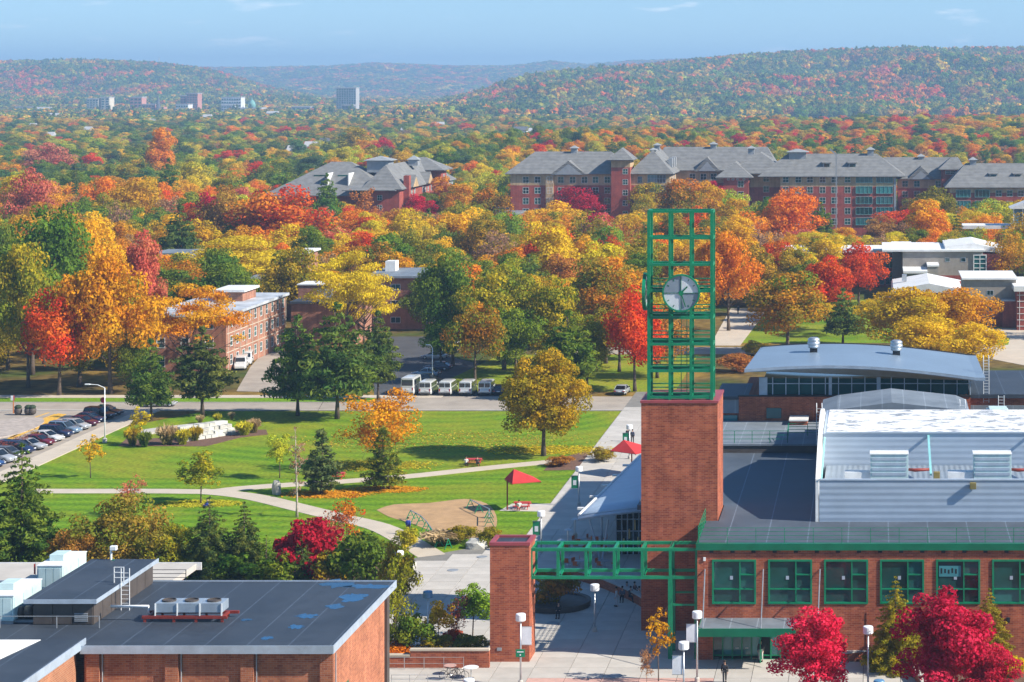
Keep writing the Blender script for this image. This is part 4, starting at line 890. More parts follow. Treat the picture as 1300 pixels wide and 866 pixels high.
def dormer(e, x, y, z, w=2.4, h=1.5):
    d = MB().box(x-w/2, x+w/2, y, y+3.5, z-.6, z+h).build('dormer', M['trim_grey'], e)
    MB().prism_x([(y-.5, z+h), (y+4.2, z+h+.3), (y+4.2, z+h+.6), (y-.5, z+h+.25)], x-w/2-.4, x+w/2+.4).build('dormer_roof', M['shingle'], d)
    MB().box(x-w/2+.35, x+w/2-.35, y-.06, y-.005, z+.2, z+h-.25).build('dormer_window', M['glass'], d)
M['shingle_light'] = mat('pale_shingles', (.26,.28,.29), .8)
DY = 665.0; sx = lambda p: XA(p, DY)
W_, HW = 1.9, 2.0
rows = (16.6, 13.3, 10.0, 6.7, 3.4)
# long residence right of centre, western half
d1 = root('residence_hall', 'long brick and tan residence with grey hipped roof and stair tower', 'building', (sx(720), DY, 0))
fw = [(sx(p), r, W_, HW) for p in (667.6,682.6,756,771) for r in rows]+[(sx(p), r, W_, HW) for p in (712,727,742) for r in rows]
block(d1, sx(648), sx(777), DY, DY+18, 19.6, 'brick_dorm', 'brick_tan', 15.9, fw=fw)
MB().hip(sx(645), sx(800), DY, DY+18, 19.6, 6.6, .9, ins=8).build('roof', M['shingle'], d1)
MB().box(sx(693), sx(703), DY-.5, DY-.02, 0, 19.4).build('bay', M['brick_tan'], d1)
for r in rows: window(d1, sx(698), DY-.5, r, 1.8, HW)
g = MB().gable_y(sx(700), sx(744), DY-1.0, DY+7, 19.4, 4.2).build('gable', M['shingle'], d1)
MB().prism_y([(sx(705),19.3),(sx(739),19.3),(sx(722),22.6)], DY-1.15, DY-1.02).build('pediment', M['trim_grey'], g)
block(d1, sx(777)+.02, sx(801), DY-2.5, DY+8, 24.0, 'brick_dorm', 'brick_tan', 21.6, fw=[(sx(795), r, 1.6, 1.7) for r in (19.5,16.2,12.9,9.6,6.3)])
MB().hip(sx(777), sx(801), DY-2.5, DY+8, 24.0, 3.6, 1.1).build('tower_roof', M['shingle'], d1)
cupola(d1, sx(724), DY+9, 26.4, 1.9, .8)
block(d1, sx(801)+.02, sx(850), DY+.5, DY+34, 19.6, 'brick_dorm', 'brick_tan', 15.9, fw=[(sx(p), r, 3.0, 2.6) for p in (828,839) for r in rows]+[(sx(812), r, 1.4, HW) for r in rows], rw=[(DY+5+6*i, r, W_, HW) for i in range(4) for r in rows[:3]], pm='glass_sky', fm='trim_blue', nx=3)
MB().hip(sx(801), sx(851), DY+.5, DY+34, 19.6, 7.2, 1.0).build('roof', M['shingle'], d1)
for y, z in ((DY+8, 25.6), (DY+20, 26.8)): cupola(d1, sx(826), y, z, 1.7, 1.0)
for y in (DY+9, DY+15, DY+21): MB().box(sx(845), sx(850), y, y+3, 21.0, 24.0).build('dormer', M['trim_grey'], d1)
# middle section
d2 = root('residence_hall', 'middle grey roofed brick residence behind the clock tower frame', 'building', (sx(905), DY+12, 0))
y2 = DY+22; s2 = lambda p: XA(p, y2)
block(d2, s2(852), s2(935), y2, y2+18, 19.8, 'brick_dorm', 'brick_tan', 15.6, fw=[(s2(p), r, W_, HW) for p in (879,893,906,924) for r in rows])
MB().hip(s2(828), s2(985), y2, y2+18, 19.8, 7.2, .9, ins=4).build('roof', M['shingle'], d2)
g = MB().gable_y(s2(882), s2(914), y2-1, y2+7, 19.6, 4.4).build('gable', M['shingle'], d2)
MB().prism_y([(s2(887),19.5),(s2(909),19.5),(s2(898),22.4)], y2-1.15, y2-1.02).build('pediment', M['trim_grey'], g)
cupola(d2, s2(903), y2+9, 27, 1.9, .8)
block(d2, sx(918), sx(950), DY+2, DY+22, 18.4, 'brick_dorm', None, None, fw=[(sx(940), r, W_, HW) for r in (15.2,11.9,8.6,5.3)]+[(sx(p), 17.4, .8, .6) for p in (924,930,936,944)])
MB().hip(sx(911), sx(952), DY+2, DY+22, 18.4, 4.6, .8).build('roof', M['shingle'], d2)
block(d2, sx(950)+.02, sx(989), DY+8, DY+26, 19.4, 'brick_dorm', 'brick_tan', 14.9, fw=[(sx(p), r, W_, HW) for p in (971,) for r in rows])
MB().hip(sx(925), sx(1000), DY+6, DY+27, 19.4, 6.4, .8, ins=8).build('roof', M['shingle'], d2)
cupola(d2, sx(950), DY+16, 26.2, 1.9, .7)
# eastern section with glazed bays
d3 = root('residence_hall', 'long grey roofed brick residence with teal glazed bays', 'building', (sx(1066), DY+4, 0))
fw = [(sx(p), r, W_, HW) for p in (997,1013,1028,1044,1059,1076) for r in rows]+[(sx(p), r, 5.2, 2.3) for p in (1097,1123) for r in rows]
block(d3, sx(990), sx(1138), DY+3, DY+21, 18.6, 'brick_dorm', 'brick_tan', 15.4, fw=[q for q in fw if q[2] < 3])
for c, s, w_, h_ in [q for q in fw if q[2] > 3]: window(d3, c, DY+2.75, s-.1, w_, h_, 4, 1, 'teal', 'glass_teal')
MB().hip(sx(965), sx(1146), DY+3, DY+21, 18.6, 6.8, .9, ins=9).build('roof', M['shingle'], d3)
for x in (1049, 1082): dormer(d3, sx(x), DY+6.2, 21.1)
e_ = MB().box(sx(1000), sx(1022), DY+9.5, DY+14, 23.5, 26).build('roof_monitor', M['trim_grey'], d3)
MB().hip(sx(1000), sx(1022), DY+9.5, DY+14, 26.05, .9, .8, .15).build('monitor_roof', M['shingle_light'], e_)
cupola(d3, sx(1105), DY+12, 25.6, 2.0, 1.0)
MB().box(sx(1135), sx(1138)-.02, DY+2.9, DY+2.98, 0, 18).build('corner_strip', M['trim_grey'], d3)
tag(MB().bar((sx(1062), DY-6, 0), (sx(1062), DY-6, 26), .35).bar((sx(1062), DY-6, 25.8), (sx(1054), DY-6, 27.4), .5).build('floodlight_mast', M['trim_grey']), 'tall dark floodlight mast in front of the grey residence roof', 'mast')
# far eastern wing
d4 = root('residence_hall', 'brick residence at the right edge with gable, tower and teal windows', 'building', (sx(1230), DY+10, 0))
y4 = DY+16; s4 = lambda p: XA(p, y4)
block(d4, s4(1140), s4(1202), y4, y4+18, 17.4, 'brick_dorm', 'brick_tan', 14.2, fw=[(s4(p), r, W_, HW) for p in (1149,1164,1191) for r in (14.6,11.3,8.0,4.7)])
MB().hip(s4(1110), s4(1230), y4, y4+18, 17.4, 6.4, .9, ins=4).build('roof', M['shingle'], d4)
g = MB().gable_y(s4(1152), s4(1186), y4-1, y4+7, 17.2, 4.0).build('gable', M['shingle'], d4)
MB().prism_y([(s4(1157),17.1),(s4(1181),17.1),(s4(1169),19.8)], y4-1.15, y4-1.02).build('pediment', M['trim_grey'], g)
cupola(d4, s4(1170), y4+9, 23.2, 1.9, .8)
block(d4, sx(1197), sx(1219), DY+11, DY+20, 20.6, 'brick_dorm', None, None, fw=[(sx(1208), 18.9, 3.2, 1.1)])
MB().hip(sx(1197), sx(1222), DY+11, DY+20, 20.6, 3.6, 1.0).build('tower_roof', M['shingle'], d4)
y5 = DY-4; s5 = lambda p: XA(p, y5)
block(d4, s5(1206), s5(1345), y5, y5+20, 15.6, 'brick_dorm', 'brick_tan', 13.8, fw=[(s5(p), r, W_, HW) for p in (1268,1282,1296) for r in (12.6,9.2,5.8)])
for p in (1223, 1247):
    for r in (12.4, 9.0, 5.6): window(d4, s5(p), y5-.25, r, 4.6, 2.3, 4, 1, 'teal', 'glass_teal')
MB().hip(s5(1203), s5(1350), y5, y5+20, 15.6, 7.0, .9, ins=7).build('roof', M['shingle'], d4)
for x in (1262, 1293): dormer(d4, s5(x), y5+4, 17.9)
cupola(d4, s5(1237), y5+10, 22.6, 2.0, 1.0)
# left residence among the trees
LY = 690.0; sl = lambda p: XA(p, LY)
d5 = root('residence_hall', 'grey roofed brick residence with sunlit gabled side left of centre', 'building', (sl(440), LY, 0))
xr = sl(507)
rw = [(LY+q, r, 2.0, 2.0) for q in (14,18.5,23,36,40,44.5,50) for r in (10.6,7.4,4.2)]
block(d5, sl(468), xr, LY, LY+70, 13.5, 'brick_dorm', None, None, rw=rw, fw=[(sl(482), r, 1.6, 1.7) for r in (9.8,6.6)])
MB().box(xr+.02, xr+1.8, LY+6, LY+9, 0, 17.5).build('chimney_bay', M['brick_dorm'], d5)
MB().box(xr+.02, xr+.2, LY+9.2, LY+26, 13.0, 13.5).build('tan_band', M['brick_tan'], d5)
MB().hip(sl(462), xr, LY, LY+74, 13.5, 7.6, 1.0).build('roof', M['shingle'], d5)
MB().hip(sl(440), sl(500), LY-1.5, LY+18, 13.2, 3.2, 1.0).build('roof', M['shingle'], d5)
for q in (18.5, 42): g = MB().gable_x(xr-7, xr+1.4, LY+q-5, LY+q+5, 13.6, 3.8).build('gable', M['shingle'], d5); MB().prism_x([(LY+q-4.4, 13.4), (LY+q+4.4, 13.4), (LY+q, 16.6)], xr+1.42, xr+1.5).build('pediment', M['brick_tan'], g)
block(d5, xr-5, xr+2.6, LY+54, LY+63, 17.6, 'brick_dorm', None, None, rw=[(LY+58.5, r, 2, 1.8) for r in (14,11,8)])
MB().hip(xr-14, xr+3.2, LY+52, LY+66, 17.6, 4.2, 1.0).build('tower_roof', M['shingle'], d5)
block(d5, xr-4, xr+2.4, LY+66.2, LY+76, 13.4, 'trim_grey', None, None, rw=[(LY+71, r, 5, 2.4) for r in (10,6.6,3.2)], pm='glass_teal')
MB().hip(xr-4, xr+2.4, LY+66.2, LY+76, 13.4, 3.0, 1.0).build('tower_roof', M['shingle'], d5)
block(d5, sl(335), sl(468)-.02, LY+8, LY+36, 11.2, 'brick_dorm')
MB().hip(sl(331), sl(490), LY+6, LY+40, 11.2, 10.3, 1.0).build('roof', M['shingle'], d5)
for x in (383, 414): MB().box(sl(x), sl(x+16), LY+15, LY+22, 15.0, 17.4).build('dormer', M['glass'], d5)
for x in (405, 432): MB().box(sl(x), sl(x+1.2), LY+10, LY+22, 14.0, 18.2).build('roof_rib', M['trim_white'], d5)
e_ = MB().box(sl(447), sl(475), LY+20, LY+28, 18, 22.0).build('roof_monitor', M['trim_grey'], d5)
MB().hip(sl(447), sl(475), LY+20, LY+28, 22.1, 1.3, 1.0, .2).build('monitor_roof', M['shingle_light'], e_); cupola(d5, sl(495), LY+36, 20.9, 3.2, .8)
# ------------------------------------------------------------------ older brick residences
M['brick_old'] = brick_mat('brick_old', (.40,.17,.10), (.32,.12,.075), (.40,.30,.24))
r1 = root('brick_residence', 'three storey brick residence with sunlit window wall and pale roof', 'building', (-113, 352, 0))
X1 = -107.2
block(r1, -120, X1, 351.7, 387, 9.3, 'brick_old', None, None, rw=[(354.5+3.45*i, r, 1.35, 1.75) for i in range(10) for r in (1.0,4.1,7.2)], fm='trim_white', pm='glass', nx=1, fw=[(-118+4*i, r, 1.4, 1.7) for i in range(3) for r in (1.0,4.1,7.2)])
MB().box(-120.6, X1+.6, 351, 387.6, 9.3, 9.75).build('roof', mat('pale_tar_roof', (.40,.43,.46), .5, vary=.35, scale=.25, detail=8, bump=.1), r1)
MB().box(-120, X1+.06, 351.5, 387, 9.05, 9.28).build('eaves', M['trim_white'], r1)
for i in range(11): MB().box(X1+.01, X1+.07, 352.7+3.45*i, 352.85+3.45*i, 0, 9).build('pilaster', M['concrete_warm'], r1)
for z in (3.2, 6.3): MB().box(X1+.005, X1+.05, 352, 387, z, z+.14).build('floor_band', M['concrete_warm'], r1)
e_ = MB().box(-115, -110.5, 372, 380, 9.75, 11.4).build('penthouse', M['brick_old'], r1); MB().box(-115.5, -110, 371.5, 380.5, 11.4, 11.8).build('penthouse_roof', M['trim_white'], e_)
MB().box(-126, -120.4, 362, 368, 6.2, 6.6).build('porch_roof', M['trim_white'], r1)
r2 = root('low_link_block', 'low dark flat roofed brick link with a rooftop cooler', 'building', (-98, 390, 0))
block(r2, X1+.5, -95, 389, 402, 7.6, 'brick_old'); MB().box(X1+.4, -94.5, 388.5, 402.5, 7.6, 8.0).build('roof', M['roof_dark'], r2)
block(r2, -103, -99.2, 402.1, 413, 9.0, 'brick_old'); MB().box(-103.5, -99, 401.9, 412.8, 9.0, 9.5).build('roof', M['roof_slate'], r2)
MB().box(-107, -101, 395, 401, 8.0, 10.4).build('stair_head', M['brick_old'], r2); MB().box(-107.2, -100.8, 394.8, 401.2, 10.4, 10.6).build('stair_roof', M['trim_white'], r2)
c_ = MB().box(-102.4, -99.8, 391, 393, 8.0, 9.9).build('rooftop_cooler', M['steel'], r2)
for k in range(5): MB().box(-102.3+k*.5, -102.0+k*.5, 390.93, 390.98, 8.2, 9.7).build('louvre', M['trim_grey'], c_)
r3 = root('brick_residence', 'shaded brick residence with flat pale roof behind the rear parking lot', 'building', (-92, 414, 0))
block(r3, -99, -87.6, 414, 432, 10.0, 'brick_old', None, None, fw=[(c, r, 1.9, 1.2) for c in (-96.6,-93.2) for r in (1.2,4.4,7.6)], rw=[(417+4*i, r, 1.4, 1.6) for i in range(4) for r in (1.2,4.4,7.6)], fm='trim_white', nx=2, ny=1)
MB().box(-99.6, -85.2, 413.2, 432.6, 10.0, 10.4).build('roof', M['roof_slate'], r3)
for x, y in ((-87.2, 413.8), (-85.6, 413.8)): MB().bar((x, y, 0), (x, y, 10), .16).build('stair_post', M['trim_white'], r3)
for z in (1.6, 3.3, 5.0, 6.7, 8.4): MB().box(-87.2, -85.4, 413.9, 416, z, z+.12).build('landing', M['concrete_warm'], r3)
MB().box(-97.5, -95.5, 424, 427, 10.4, 12.4).build('roof_vent', M['trim_white'], r3)
r4 = root('brick_stair_tower', 'slim sunlit brick stair tower with a flat cap among yellow trees', 'building', G(383,352))
block(r4, XA(372,430), XA(387,430), 430, 440, 13.4, 'brick_old', None, None, rw=[(435, 9, 1.2, 1.4)], nx=1)
MB().box(XA(371,430), XA(388.5,430)+.3, 429.6, 440.4, 13.4, 13.8).build('roof', M['trim_white'], r4)
block(r4, XA(300,430), XA(371,430), 434, 444, 7.5, 'brick_old'); MB().box(XA(299,430), XA(371,430), 433.6, 444.4, 7.5, 7.9).build('roof', M['roof_slate'], r4)
r5 = root('glazed_lodge', 'low lodge with a window band and blue grey roof behind yellow trees', 'building', G(215,345))
y = 470; block(r5, XA(196,y), XA(240,y), y, y+10, 8.6, 'brick_old', None, None, fw=[(XA(205+6.5*i,y), 5.6, 1.0, 2.2) for i in range(5)], nx=1, fm='trim_blue')
MB().box(XA(193,y), XA(243,y), y-.8, y+10.8, 8.6, 10.4).build('roof', M['roof_slate'], r5)
r6 = root('brick_residence', 'brick block with blue metal roof among yellow trees at centre', 'building', G(645,305))
y = 648; block(r6, XA(600,y), XA(655,y), y, y+36, 7.6, 'brick_old', None, None, rw=[(y+4+5*i, r, 1.6, 1.8) for i in range(6) for r in (1.2,4.4)], nx=1)
MB().box(XA(598,y), XA(656,y), y-.8, y+36.8, 7.6, 8.1).build('roof', M['metal_roof'], r6)
MB().box(XA(605,y-14), XA(668,y-14), y-14, y-2, 0, 3.4).build('annex', M['brick_old'], r6); MB().box(XA(604,y-14), XA(669,y-14), y-14.5, y-1.8, 3.4, 3.8).build('annex_roof', M['roof_slate'], r6)
FOOT.append((XA(598,y-14), XA(670,y-14), y-15, y))
# ------------------------------------------------------------------ white-roofed academic buildings at right
M['tan_panel'] = mat('tan_grey_panel', (.30,.265,.225), .7); M['grey_panel'] = mat('grey_panel', (.24,.225,.21), .6)
q1 = root('academic_hall', 'long brick and glass hall with a white flat roof behind the red tree', 'building', (XA(1090,500), 500, 0))
y = 500; xx = lambda p: XA(p, y)
block(q1, xx(1000), xx(1142), y, y+14, 8.0, 'brick_dorm', None, None, fw=[(xx(1063+11*i), r, 1.7, 3.0) for i in range(7) for r in (.6,4.4)]+[(xx(1010+12*i), r, 1.6, 1.8) for i in range(4) for r in (1.0,4.6)], fm='trim_blue', nx=2, ny=2)
MB().box(xx(995), xx(1144), y-.6, y+14.6, 8.0, 8.7).build('roof', M['roof_white'], q1)
y = 492; block(q1, xx(1122)+2, xx(1146)+2, y, y+14, 9.9, 'grey_panel'); MB().box(xx(1121)+2, xx(1147)+2, y-.3, y+14.3, 9.9, 10.2).build('roof', M['roof_white'], q1)
q2 = root('academic_hall', 'tan panelled hall with white roof and a tall white window bay', 'building', (XA(1200,480), 480, 0))
y = 480; xx = lambda p: XA(p, y)
block(q2, xx(1146), xx(1248), y, y+22, 9.9, 'brick_dorm', 'tan_panel', 4.5, fw=[(xx(1203), 7.6, 1.1, .9), (xx(1223), 7.6, 1.1, .9)], fm='trim_blue', nx=1, ny=1)
MB().box(xx(1120), xx(1250), y-.5, y+22.5, 9.9, 10.3).build('roof', M['roof_white'], q2)
MB().box(xx(1250)-.4, xx(1272), y+1, y+20, 0, 9.2).build('brick_end', M['brick_dorm'], q2)
MB().prism_y([(xx(1200), 10.3), (xx(1277), 9.4), (xx(1277), 9.9), (xx(1238), 11.6), (xx(1200), 10.9)], y+2, y+22).build('folded_roof', M['roof_white'], q2)
o = window(q2, xx(1244), y-.25, 5.2, 3.0, 4.0, 2, 4, 'trim_white', 'glass', t=.2)
MB().box(xx(1146)-.02, xx(1176), y-12, y-.02, 6.0, 6.5).build('lower_roof', M['roof_white'], q2); MB().box(xx(1147), xx(1175), y-11, y-.03, 0, 6.0).build('lower_wall', M['grey_panel'], q2)
MB().box(xx(1176)+.02, xx(1190), y-8, y-.04, 0, 7.2).build('lower_wall', M['tan_panel'], q2); MB().box(xx(1176)+.02, xx(1191), y-8.2, y-.02, 7.2, 7.5).build('lower_roof', M['roof_white'], q2)
FOOT.append((xx(1140), xx(1280), y-12, y))
q3 = root('academic_hall', 'low hall with a folded white roof in front of the tan hall', 'building', (XA(1180,440), 440, 0))
y = 440; xx = lambda p: XA(p, y); MB().box(xx(1140), xx(1228), y, y+18, 0, 5.3).build('wall', M['brick_dorm'], q3); FOOT.append((xx(1135), xx(1232), y-2, y+18))
MB().prism_y([(xx(1132), 4.9), (xx(1228), 4.6), (xx(1231), 5.0), (xx(1180), 6.7), (xx(1134), 5.4)], y-2.5, y+21).build('folded_roof', M['roof_white'], q3)
MB().box(xx(1146), xx(1152), y+10, y+11, 6, 7.4).build('roof_vent', M['steel'], q3)
MB().box(xx(1115), xx(1140)-.05, y+3, y+9, 2.6, 3.1).build('blue_porch', mat('blue_porch_metal', (.03,.15,.38), .4), q3)
q4 = root('academic_hall', 'tan and brick hall with an entrance door beside the forecourt', 'building', (XA(1258,418), 418, 0))
y = 418; xx = lambda p: XA(p, y)
block(q4, xx(1224), xx(1290), y, y+16, 9.3, 'brick_dorm', 'tan_panel', 5.0, fw=[(xx(1257), 6.2, 1.3, 1.0), (xx(1252), 2.9, 2.2, 1.6), (xx(1255), .05, 1.9, 2.5)], fm='trim_blue', nx=2, ny=1)
MB().box(xx(1221), xx(1292), y-.5, y+16.5, 9.3, 9.6).build('roof', M['roof_white'], q4)
MB().box(xx(1272), xx(1290)-.1, y-1.6, y-.02, 0, 5.2).build('porch_block', M['brick_dorm'], q4); MB().box(xx(1271), xx(1290), y-1.8, y-.02, 5.2, 5.5).build('porch_roof', M['trim_blue'], q4)
q5 = root('academic_hall', 'tall brick hall with glass grid cut by the right picture edge', 'building', (XA(1300,412), 412, 0))
y = 412; xx = lambda p: XA(p, y); MB().box(xx(1291), xx(1345), y, y+20, 0, 7.6).build('wall', M['brick_dorm'], q5); FOOT.append((xx(1285), xx(1350), y-2, y+22))
MB().box(xx(1287), xx(1347), y-.6, y+20, 7.6, 8.6).build('roof', M['roof_white'], q5)
for k in range(6): MB().box(xx(1291)+.02, xx(1345), y-.08, y-.002, .8+1.2*k, .9+1.2*k).build('transom', M['trim_white'], q5)
for k in range(5): MB().box(xx(1294)+k*2.2, xx(1294)+k*2.2+.1, y-.09, y-.004, 0, 7.5).build('mullion', M['trim_white'], q5)
q6 = root('white_pavilion', 'white glazed pavilion and grey wall in front of the right residence', 'building', (XA(1250,560), 560, 0))
y = 560; xx = lambda p: XA(p, y); MB().box(xx(1232), xx(1246), y, y+8, 0, 9.5).build('grey_wall', M['tan_panel'], q6); MB().box(xx(1222), xx(1330), y-.4, y+8.4, 9.5, 10.4).build('roof', M['roof_white'], q6)
MB().box(xx(1286), xx(1330), y-1, y+6, 10.4, 15).build('glass_box', M['glass_sky'], q6); MB().gable_y(xx(1282), xx(1332), y-1.6, y+6, 15.1, 2.0).build('gable', M['trim_white'], q6); FOOT.append((xx(1225), xx(1330), y-2, y+10))
for k in range(4): MB().box(xx(1286)+k*2.4, xx(1286)+k*2.4+.25, y-1.2, y-1.02, 10.4, 15).build('mullion', M['trim_white'], q6)
FOOT += [(-132, -105, 346, 390), (-47, -36, 224, 330), (-31, -22, 385, 455), (-62, -8, 374, 388), (-80, -52, 325, 346), (-96, -72, 345, 404), (-112,-70,326,352), (-107,-88,352,390)]
# ------------------------------------------------------------------ far town: towers on the plain and small houses
CYD = 3500.0
M['cream'] = mat('cream_render', (.62,.56,.44), .8, scale=.05); M['pinkbrick'] = mat('pink_brick', (.48,.22,.17), .8, scale=.05); M['whiteren'] = mat('white_render', (.7,.7,.7), .8, scale=.05)
M['greyconc'] = mat('grey_concrete_far', (.42,.41,.40), .8, scale=.05); M['darkroof'] = mat('dark_house_roof', (.12,.12,.125), .8, scale=.3)
def town_block(label, px0, px1, pyt, m, rows=5, cols=5, pyb=143, Y=CYD, grid=True, depth=22, name='town_block'):
    x0, x1 = XA(px0, Y), XA(px1, Y); z1 = ZA(pyt, Y)
    e = root(name, label, 'building', ((x0+x1)/2, Y, 0))
    MB().box(x0, x1, Y, Y+depth, 0, z1).build('wall', M[m], e); MB().box(x0-.5, x1+.5, Y-.5, Y+depth+.5, z1, z1+1.2).build('roof', M['greyconc'], e)
    if grid:
        ww = (x1-x0)/cols; hh = (z1-3)/rows; me = MB().box(-ww*.3, ww*.3, -.5, 0, 0, hh*.5).mesh('window'); me.materials.append(M['glass'])
        for i in range(cols):
            for j in range(rows): link('window', me, e, (x0+ww*(i+.5), Y-.02, 2.5+hh*(j+.25)))
    return e
town_block('cream office block, left of a pair at the far left of the town', 110, 125, 126, 'cream', 5, 4)
town_block('narrow cream block, right of a pair at the far left of the town', 128, 139, 124, 'cream', 5, 2)
town_block('red brick block with a sloping top in the far town', 165, 180, 124, 'pinkbrick', 4, 3)
town_block('low pink block beside the far church spire', 181, 196, 133, 'pinkbrick', 2, 4)
e = root('church', 'far church with a thin dark spire', 'church', (XA(201,CYD), CYD, 0))
MB().box(XA(198,CYD), XA(206,CYD), CYD, CYD+25, 0, 8).build('nave', M['pinkbrick'], e); MB().lathe([(3.5,0),(3.5,14),(2.6,15),(.2,27)], (XA(201,CYD), CYD, 0), 8).build('spire', M['darkroof'], e)
town_block('dark red half of the tall brick hotel in the far town', 229, 236, 122, 'pinkbrick', 6, 2, Y=CYD+20)
town_block('tall pink brick hotel in the far town', 237, 251, 119, 'pinkbrick', 7, 4)
town_block('white low block below the pink hotel', 223, 239, 133, 'whiteren', 2, 5, Y=CYD-60)
town_block('white slab with rows of windows in the far town', 281, 306, 124, 'whiteren', 4, 8)
town_block('pale blue glass block in front of the white slab', 281, 297, 134, 'whiteren', 2, 5, Y=CYD-50)
e = root('domed_hall', 'far hall with a green copper dome', 'building', (XA(318,CYD), CYD, 0))
MB().box(XA(306,CYD), XA(332,CYD), CYD, CYD+30, 0, 7).build('wall', M['greyconc'], e); MB().lathe([(6,7),(6,12),(5.4,15),(3.5,18),(1,20),(.5,23)], (XA(318,CYD), CYD+8, 0), 16).build('dome', M['patina'], e, True)
town_block('low blue roofed hall right of the far dome', 370, 394, 136, 'greyconc', 1, 4)
town_block('lone tall pale office tower standing above the far plain', 427, 452, 112, 'greyconc', 12, 8, name='office_tower')
town_block('low dark block at the foot of the pale office tower', 434, 447, 134, 'darkroof', 2, 3, Y=CYD-80)
town_block('low cream block right of the pale office tower', 504, 534, 136, 'cream', 1, 6, Y=CYD-100)
town_block('white block standing out on the far plain below the right hill', 622, 636, 134, 'whiteren', 3, 4, Y=CYD-200)
town_block('low dark shed beside the white far block', 598, 622, 140, 'darkroof', 1, 4, Y=CYD-220)
town_block('long low white store on the plain below the right hill', 790, 815, 139, 'whiteren', 1, 6, Y=CYD-250)
rng = random.Random(21)
houses = [(395,192,18,'whiteren'),(410,187,10,'whiteren'),(372,198,16,'greyconc'),(66,150,14,'whiteren'),(30,140,22,'whiteren'),(55,141,18,'cream'),(150,170,9,'whiteren'),(535,165,16,'whiteren'),(555,163,14,'darkroof'),(515,170,12,'whiteren'),(660,170,16,'whiteren'),(675,172,8,'cream'),(190,158,12,'whiteren'),(110,170,8,'cream'),(480,150,12,'whiteren'),(345,147,14,'whiteren'),(700,148,10,'whiteren'),(750,146,12,'whiteren'),(855,142,10,'whiteren'),(575,205,22,'greyconc'),(545,208,16,'greyconc'),(40,165,7,'whiteren'),(310,156,9,'whiteren'),(262,152,10,'cream'),(60,178,12,'cream')]
hn = ['standing alone among the far treetops', 'half hidden by yellow treetops', 'between dark green treetops', 'on the far plain']
for i, (px, py, w, m) in enumerate(houses):
    Y = F*(H-3.5)/(py-YH); x = XA(px, Y); ww = w*Y/F/2
    nb = 'near the lone office tower' if 400 < px < 500 else 'below the far dome' if 240 < px < 360 else 'below the cream towers' if px < 160 else 'left of the grey residence roof' if px < 420 else 'above the centre woods' if px < 720 else 'below the right hill'
    e = root('house', 'small %s house %s, %s' % ({'whiteren':'white','cream':'cream','greyconc':'grey','darkroof':'dark'}[m], nb, hn[i % 4] if i % 5 else 'close to the horizon'), 'house', (x, Y, 0), group='far houses among the trees')
    MB().box(x-ww, x+ww, Y, Y+9, 0, 6.5).build('wall', M[m], e); MB().gable_x(x-ww-.5, x+ww+.5, Y-.6, Y+9.6, 6.6, 3.2).build('roof', M['darkroof' if m == 'whiteren' and i % 3 else 'greyconc'], e)
    if w > 9:
        for k in range(3): MB().box(x-ww*.7+k*ww*.6, x-ww*.7+k*ww*.6+1.2, Y-.1, Y-.005, 3.0, 4.6).build('window', M['glass'], e)
    FOOT.append((x-ww-2, x+ww+2, Y-130, Y+11))
# ------------------------------------------------------------------ trees: prototypes
def leaf_mesh(name, pts, nrm, size, var, m, elong=1.15, seed=0):
    """one folded leaf-spray quad per point"""
    rng = np.random.default_rng(seed); n = len(pts)
    nrm = nrm/np.linalg.norm(nrm, axis=1, keepdims=True)
    r = rng.normal(size=(n, 3)); u = np.cross(nrm, r); u /= np.linalg.norm(u, axis=1, keepdims=True)+1e-9; w = np.cross(nrm, u)
    s = (size*rng.uniform(.55, 1.35, n))[:, None]
    a = pts+u*s*elong*.5; b = pts+w*s*.38+nrm*s*.10; c = pts-u*s*elong*.5; d = pts-w*s*.38+nrm*s*.10
    v = np.stack([a, b, c, d], 1).reshape(-1, 3)
    me = bpy.data.meshes.new(name); me.vertices.add(4*n); me.vertices.foreach_set('co', v.astype(np.float32).ravel())
    me.loops.add(4*n); me.loops.foreach_set('vertex_index', np.arange(4*n, dtype=np.int32)); me.polygons.add(n)
    me.polygons.foreach_set('loop_start', np.arange(0, 4*n, 4, dtype=np.int32)); me.polygons.foreach_set('loop_total', np.full(n, 4, np.int32))
    at = me.attributes.new('var', 'FLOAT_VECTOR', 'FACE'); at.data.foreach_set('vector', var.astype(np.float32).ravel())
    me.update(); me.validate(); me.materials.append(m); return me
def cloud(clumps, n, rng, surf=.55, up=.25, jitter=.9):
    """points on the shells of ellipsoid clumps (cx,cy,cz,rx,ry,rz)"""
    cl = np.array(clumps); wts = cl[:, 3]*cl[:, 5]; k = rng.choice(len(cl), n, p=wts/wts.sum())
    d = rng.normal(size=(n, 3)); d[:, 2] += up; d /= np.linalg.norm(d, axis=1, keepdims=True)
    rad = surf+(1.06-surf)*rng.random(n)**.6
    p = cl[k, :3]+d*rad[:, None]*cl[k, 3:]
    nr = d/cl[k, 3:]; nr /= np.linalg.norm(nr, axis=1, keepdims=True); nr = nr+rng.normal(size=(n, 3))*jitter*.5
    cr = rng.random(len(cl)); cr2 = rng.random(len(cl))
    mixv = np.clip(cr[k]*1.1-.05+rng.normal(size=n)*.16, 0, 1); val = np.clip(.35*cr2[k]+.65*rng.random(n), 0, 1)
    return p, nr, np.stack([mixv, val, rng.random(n)], 1)
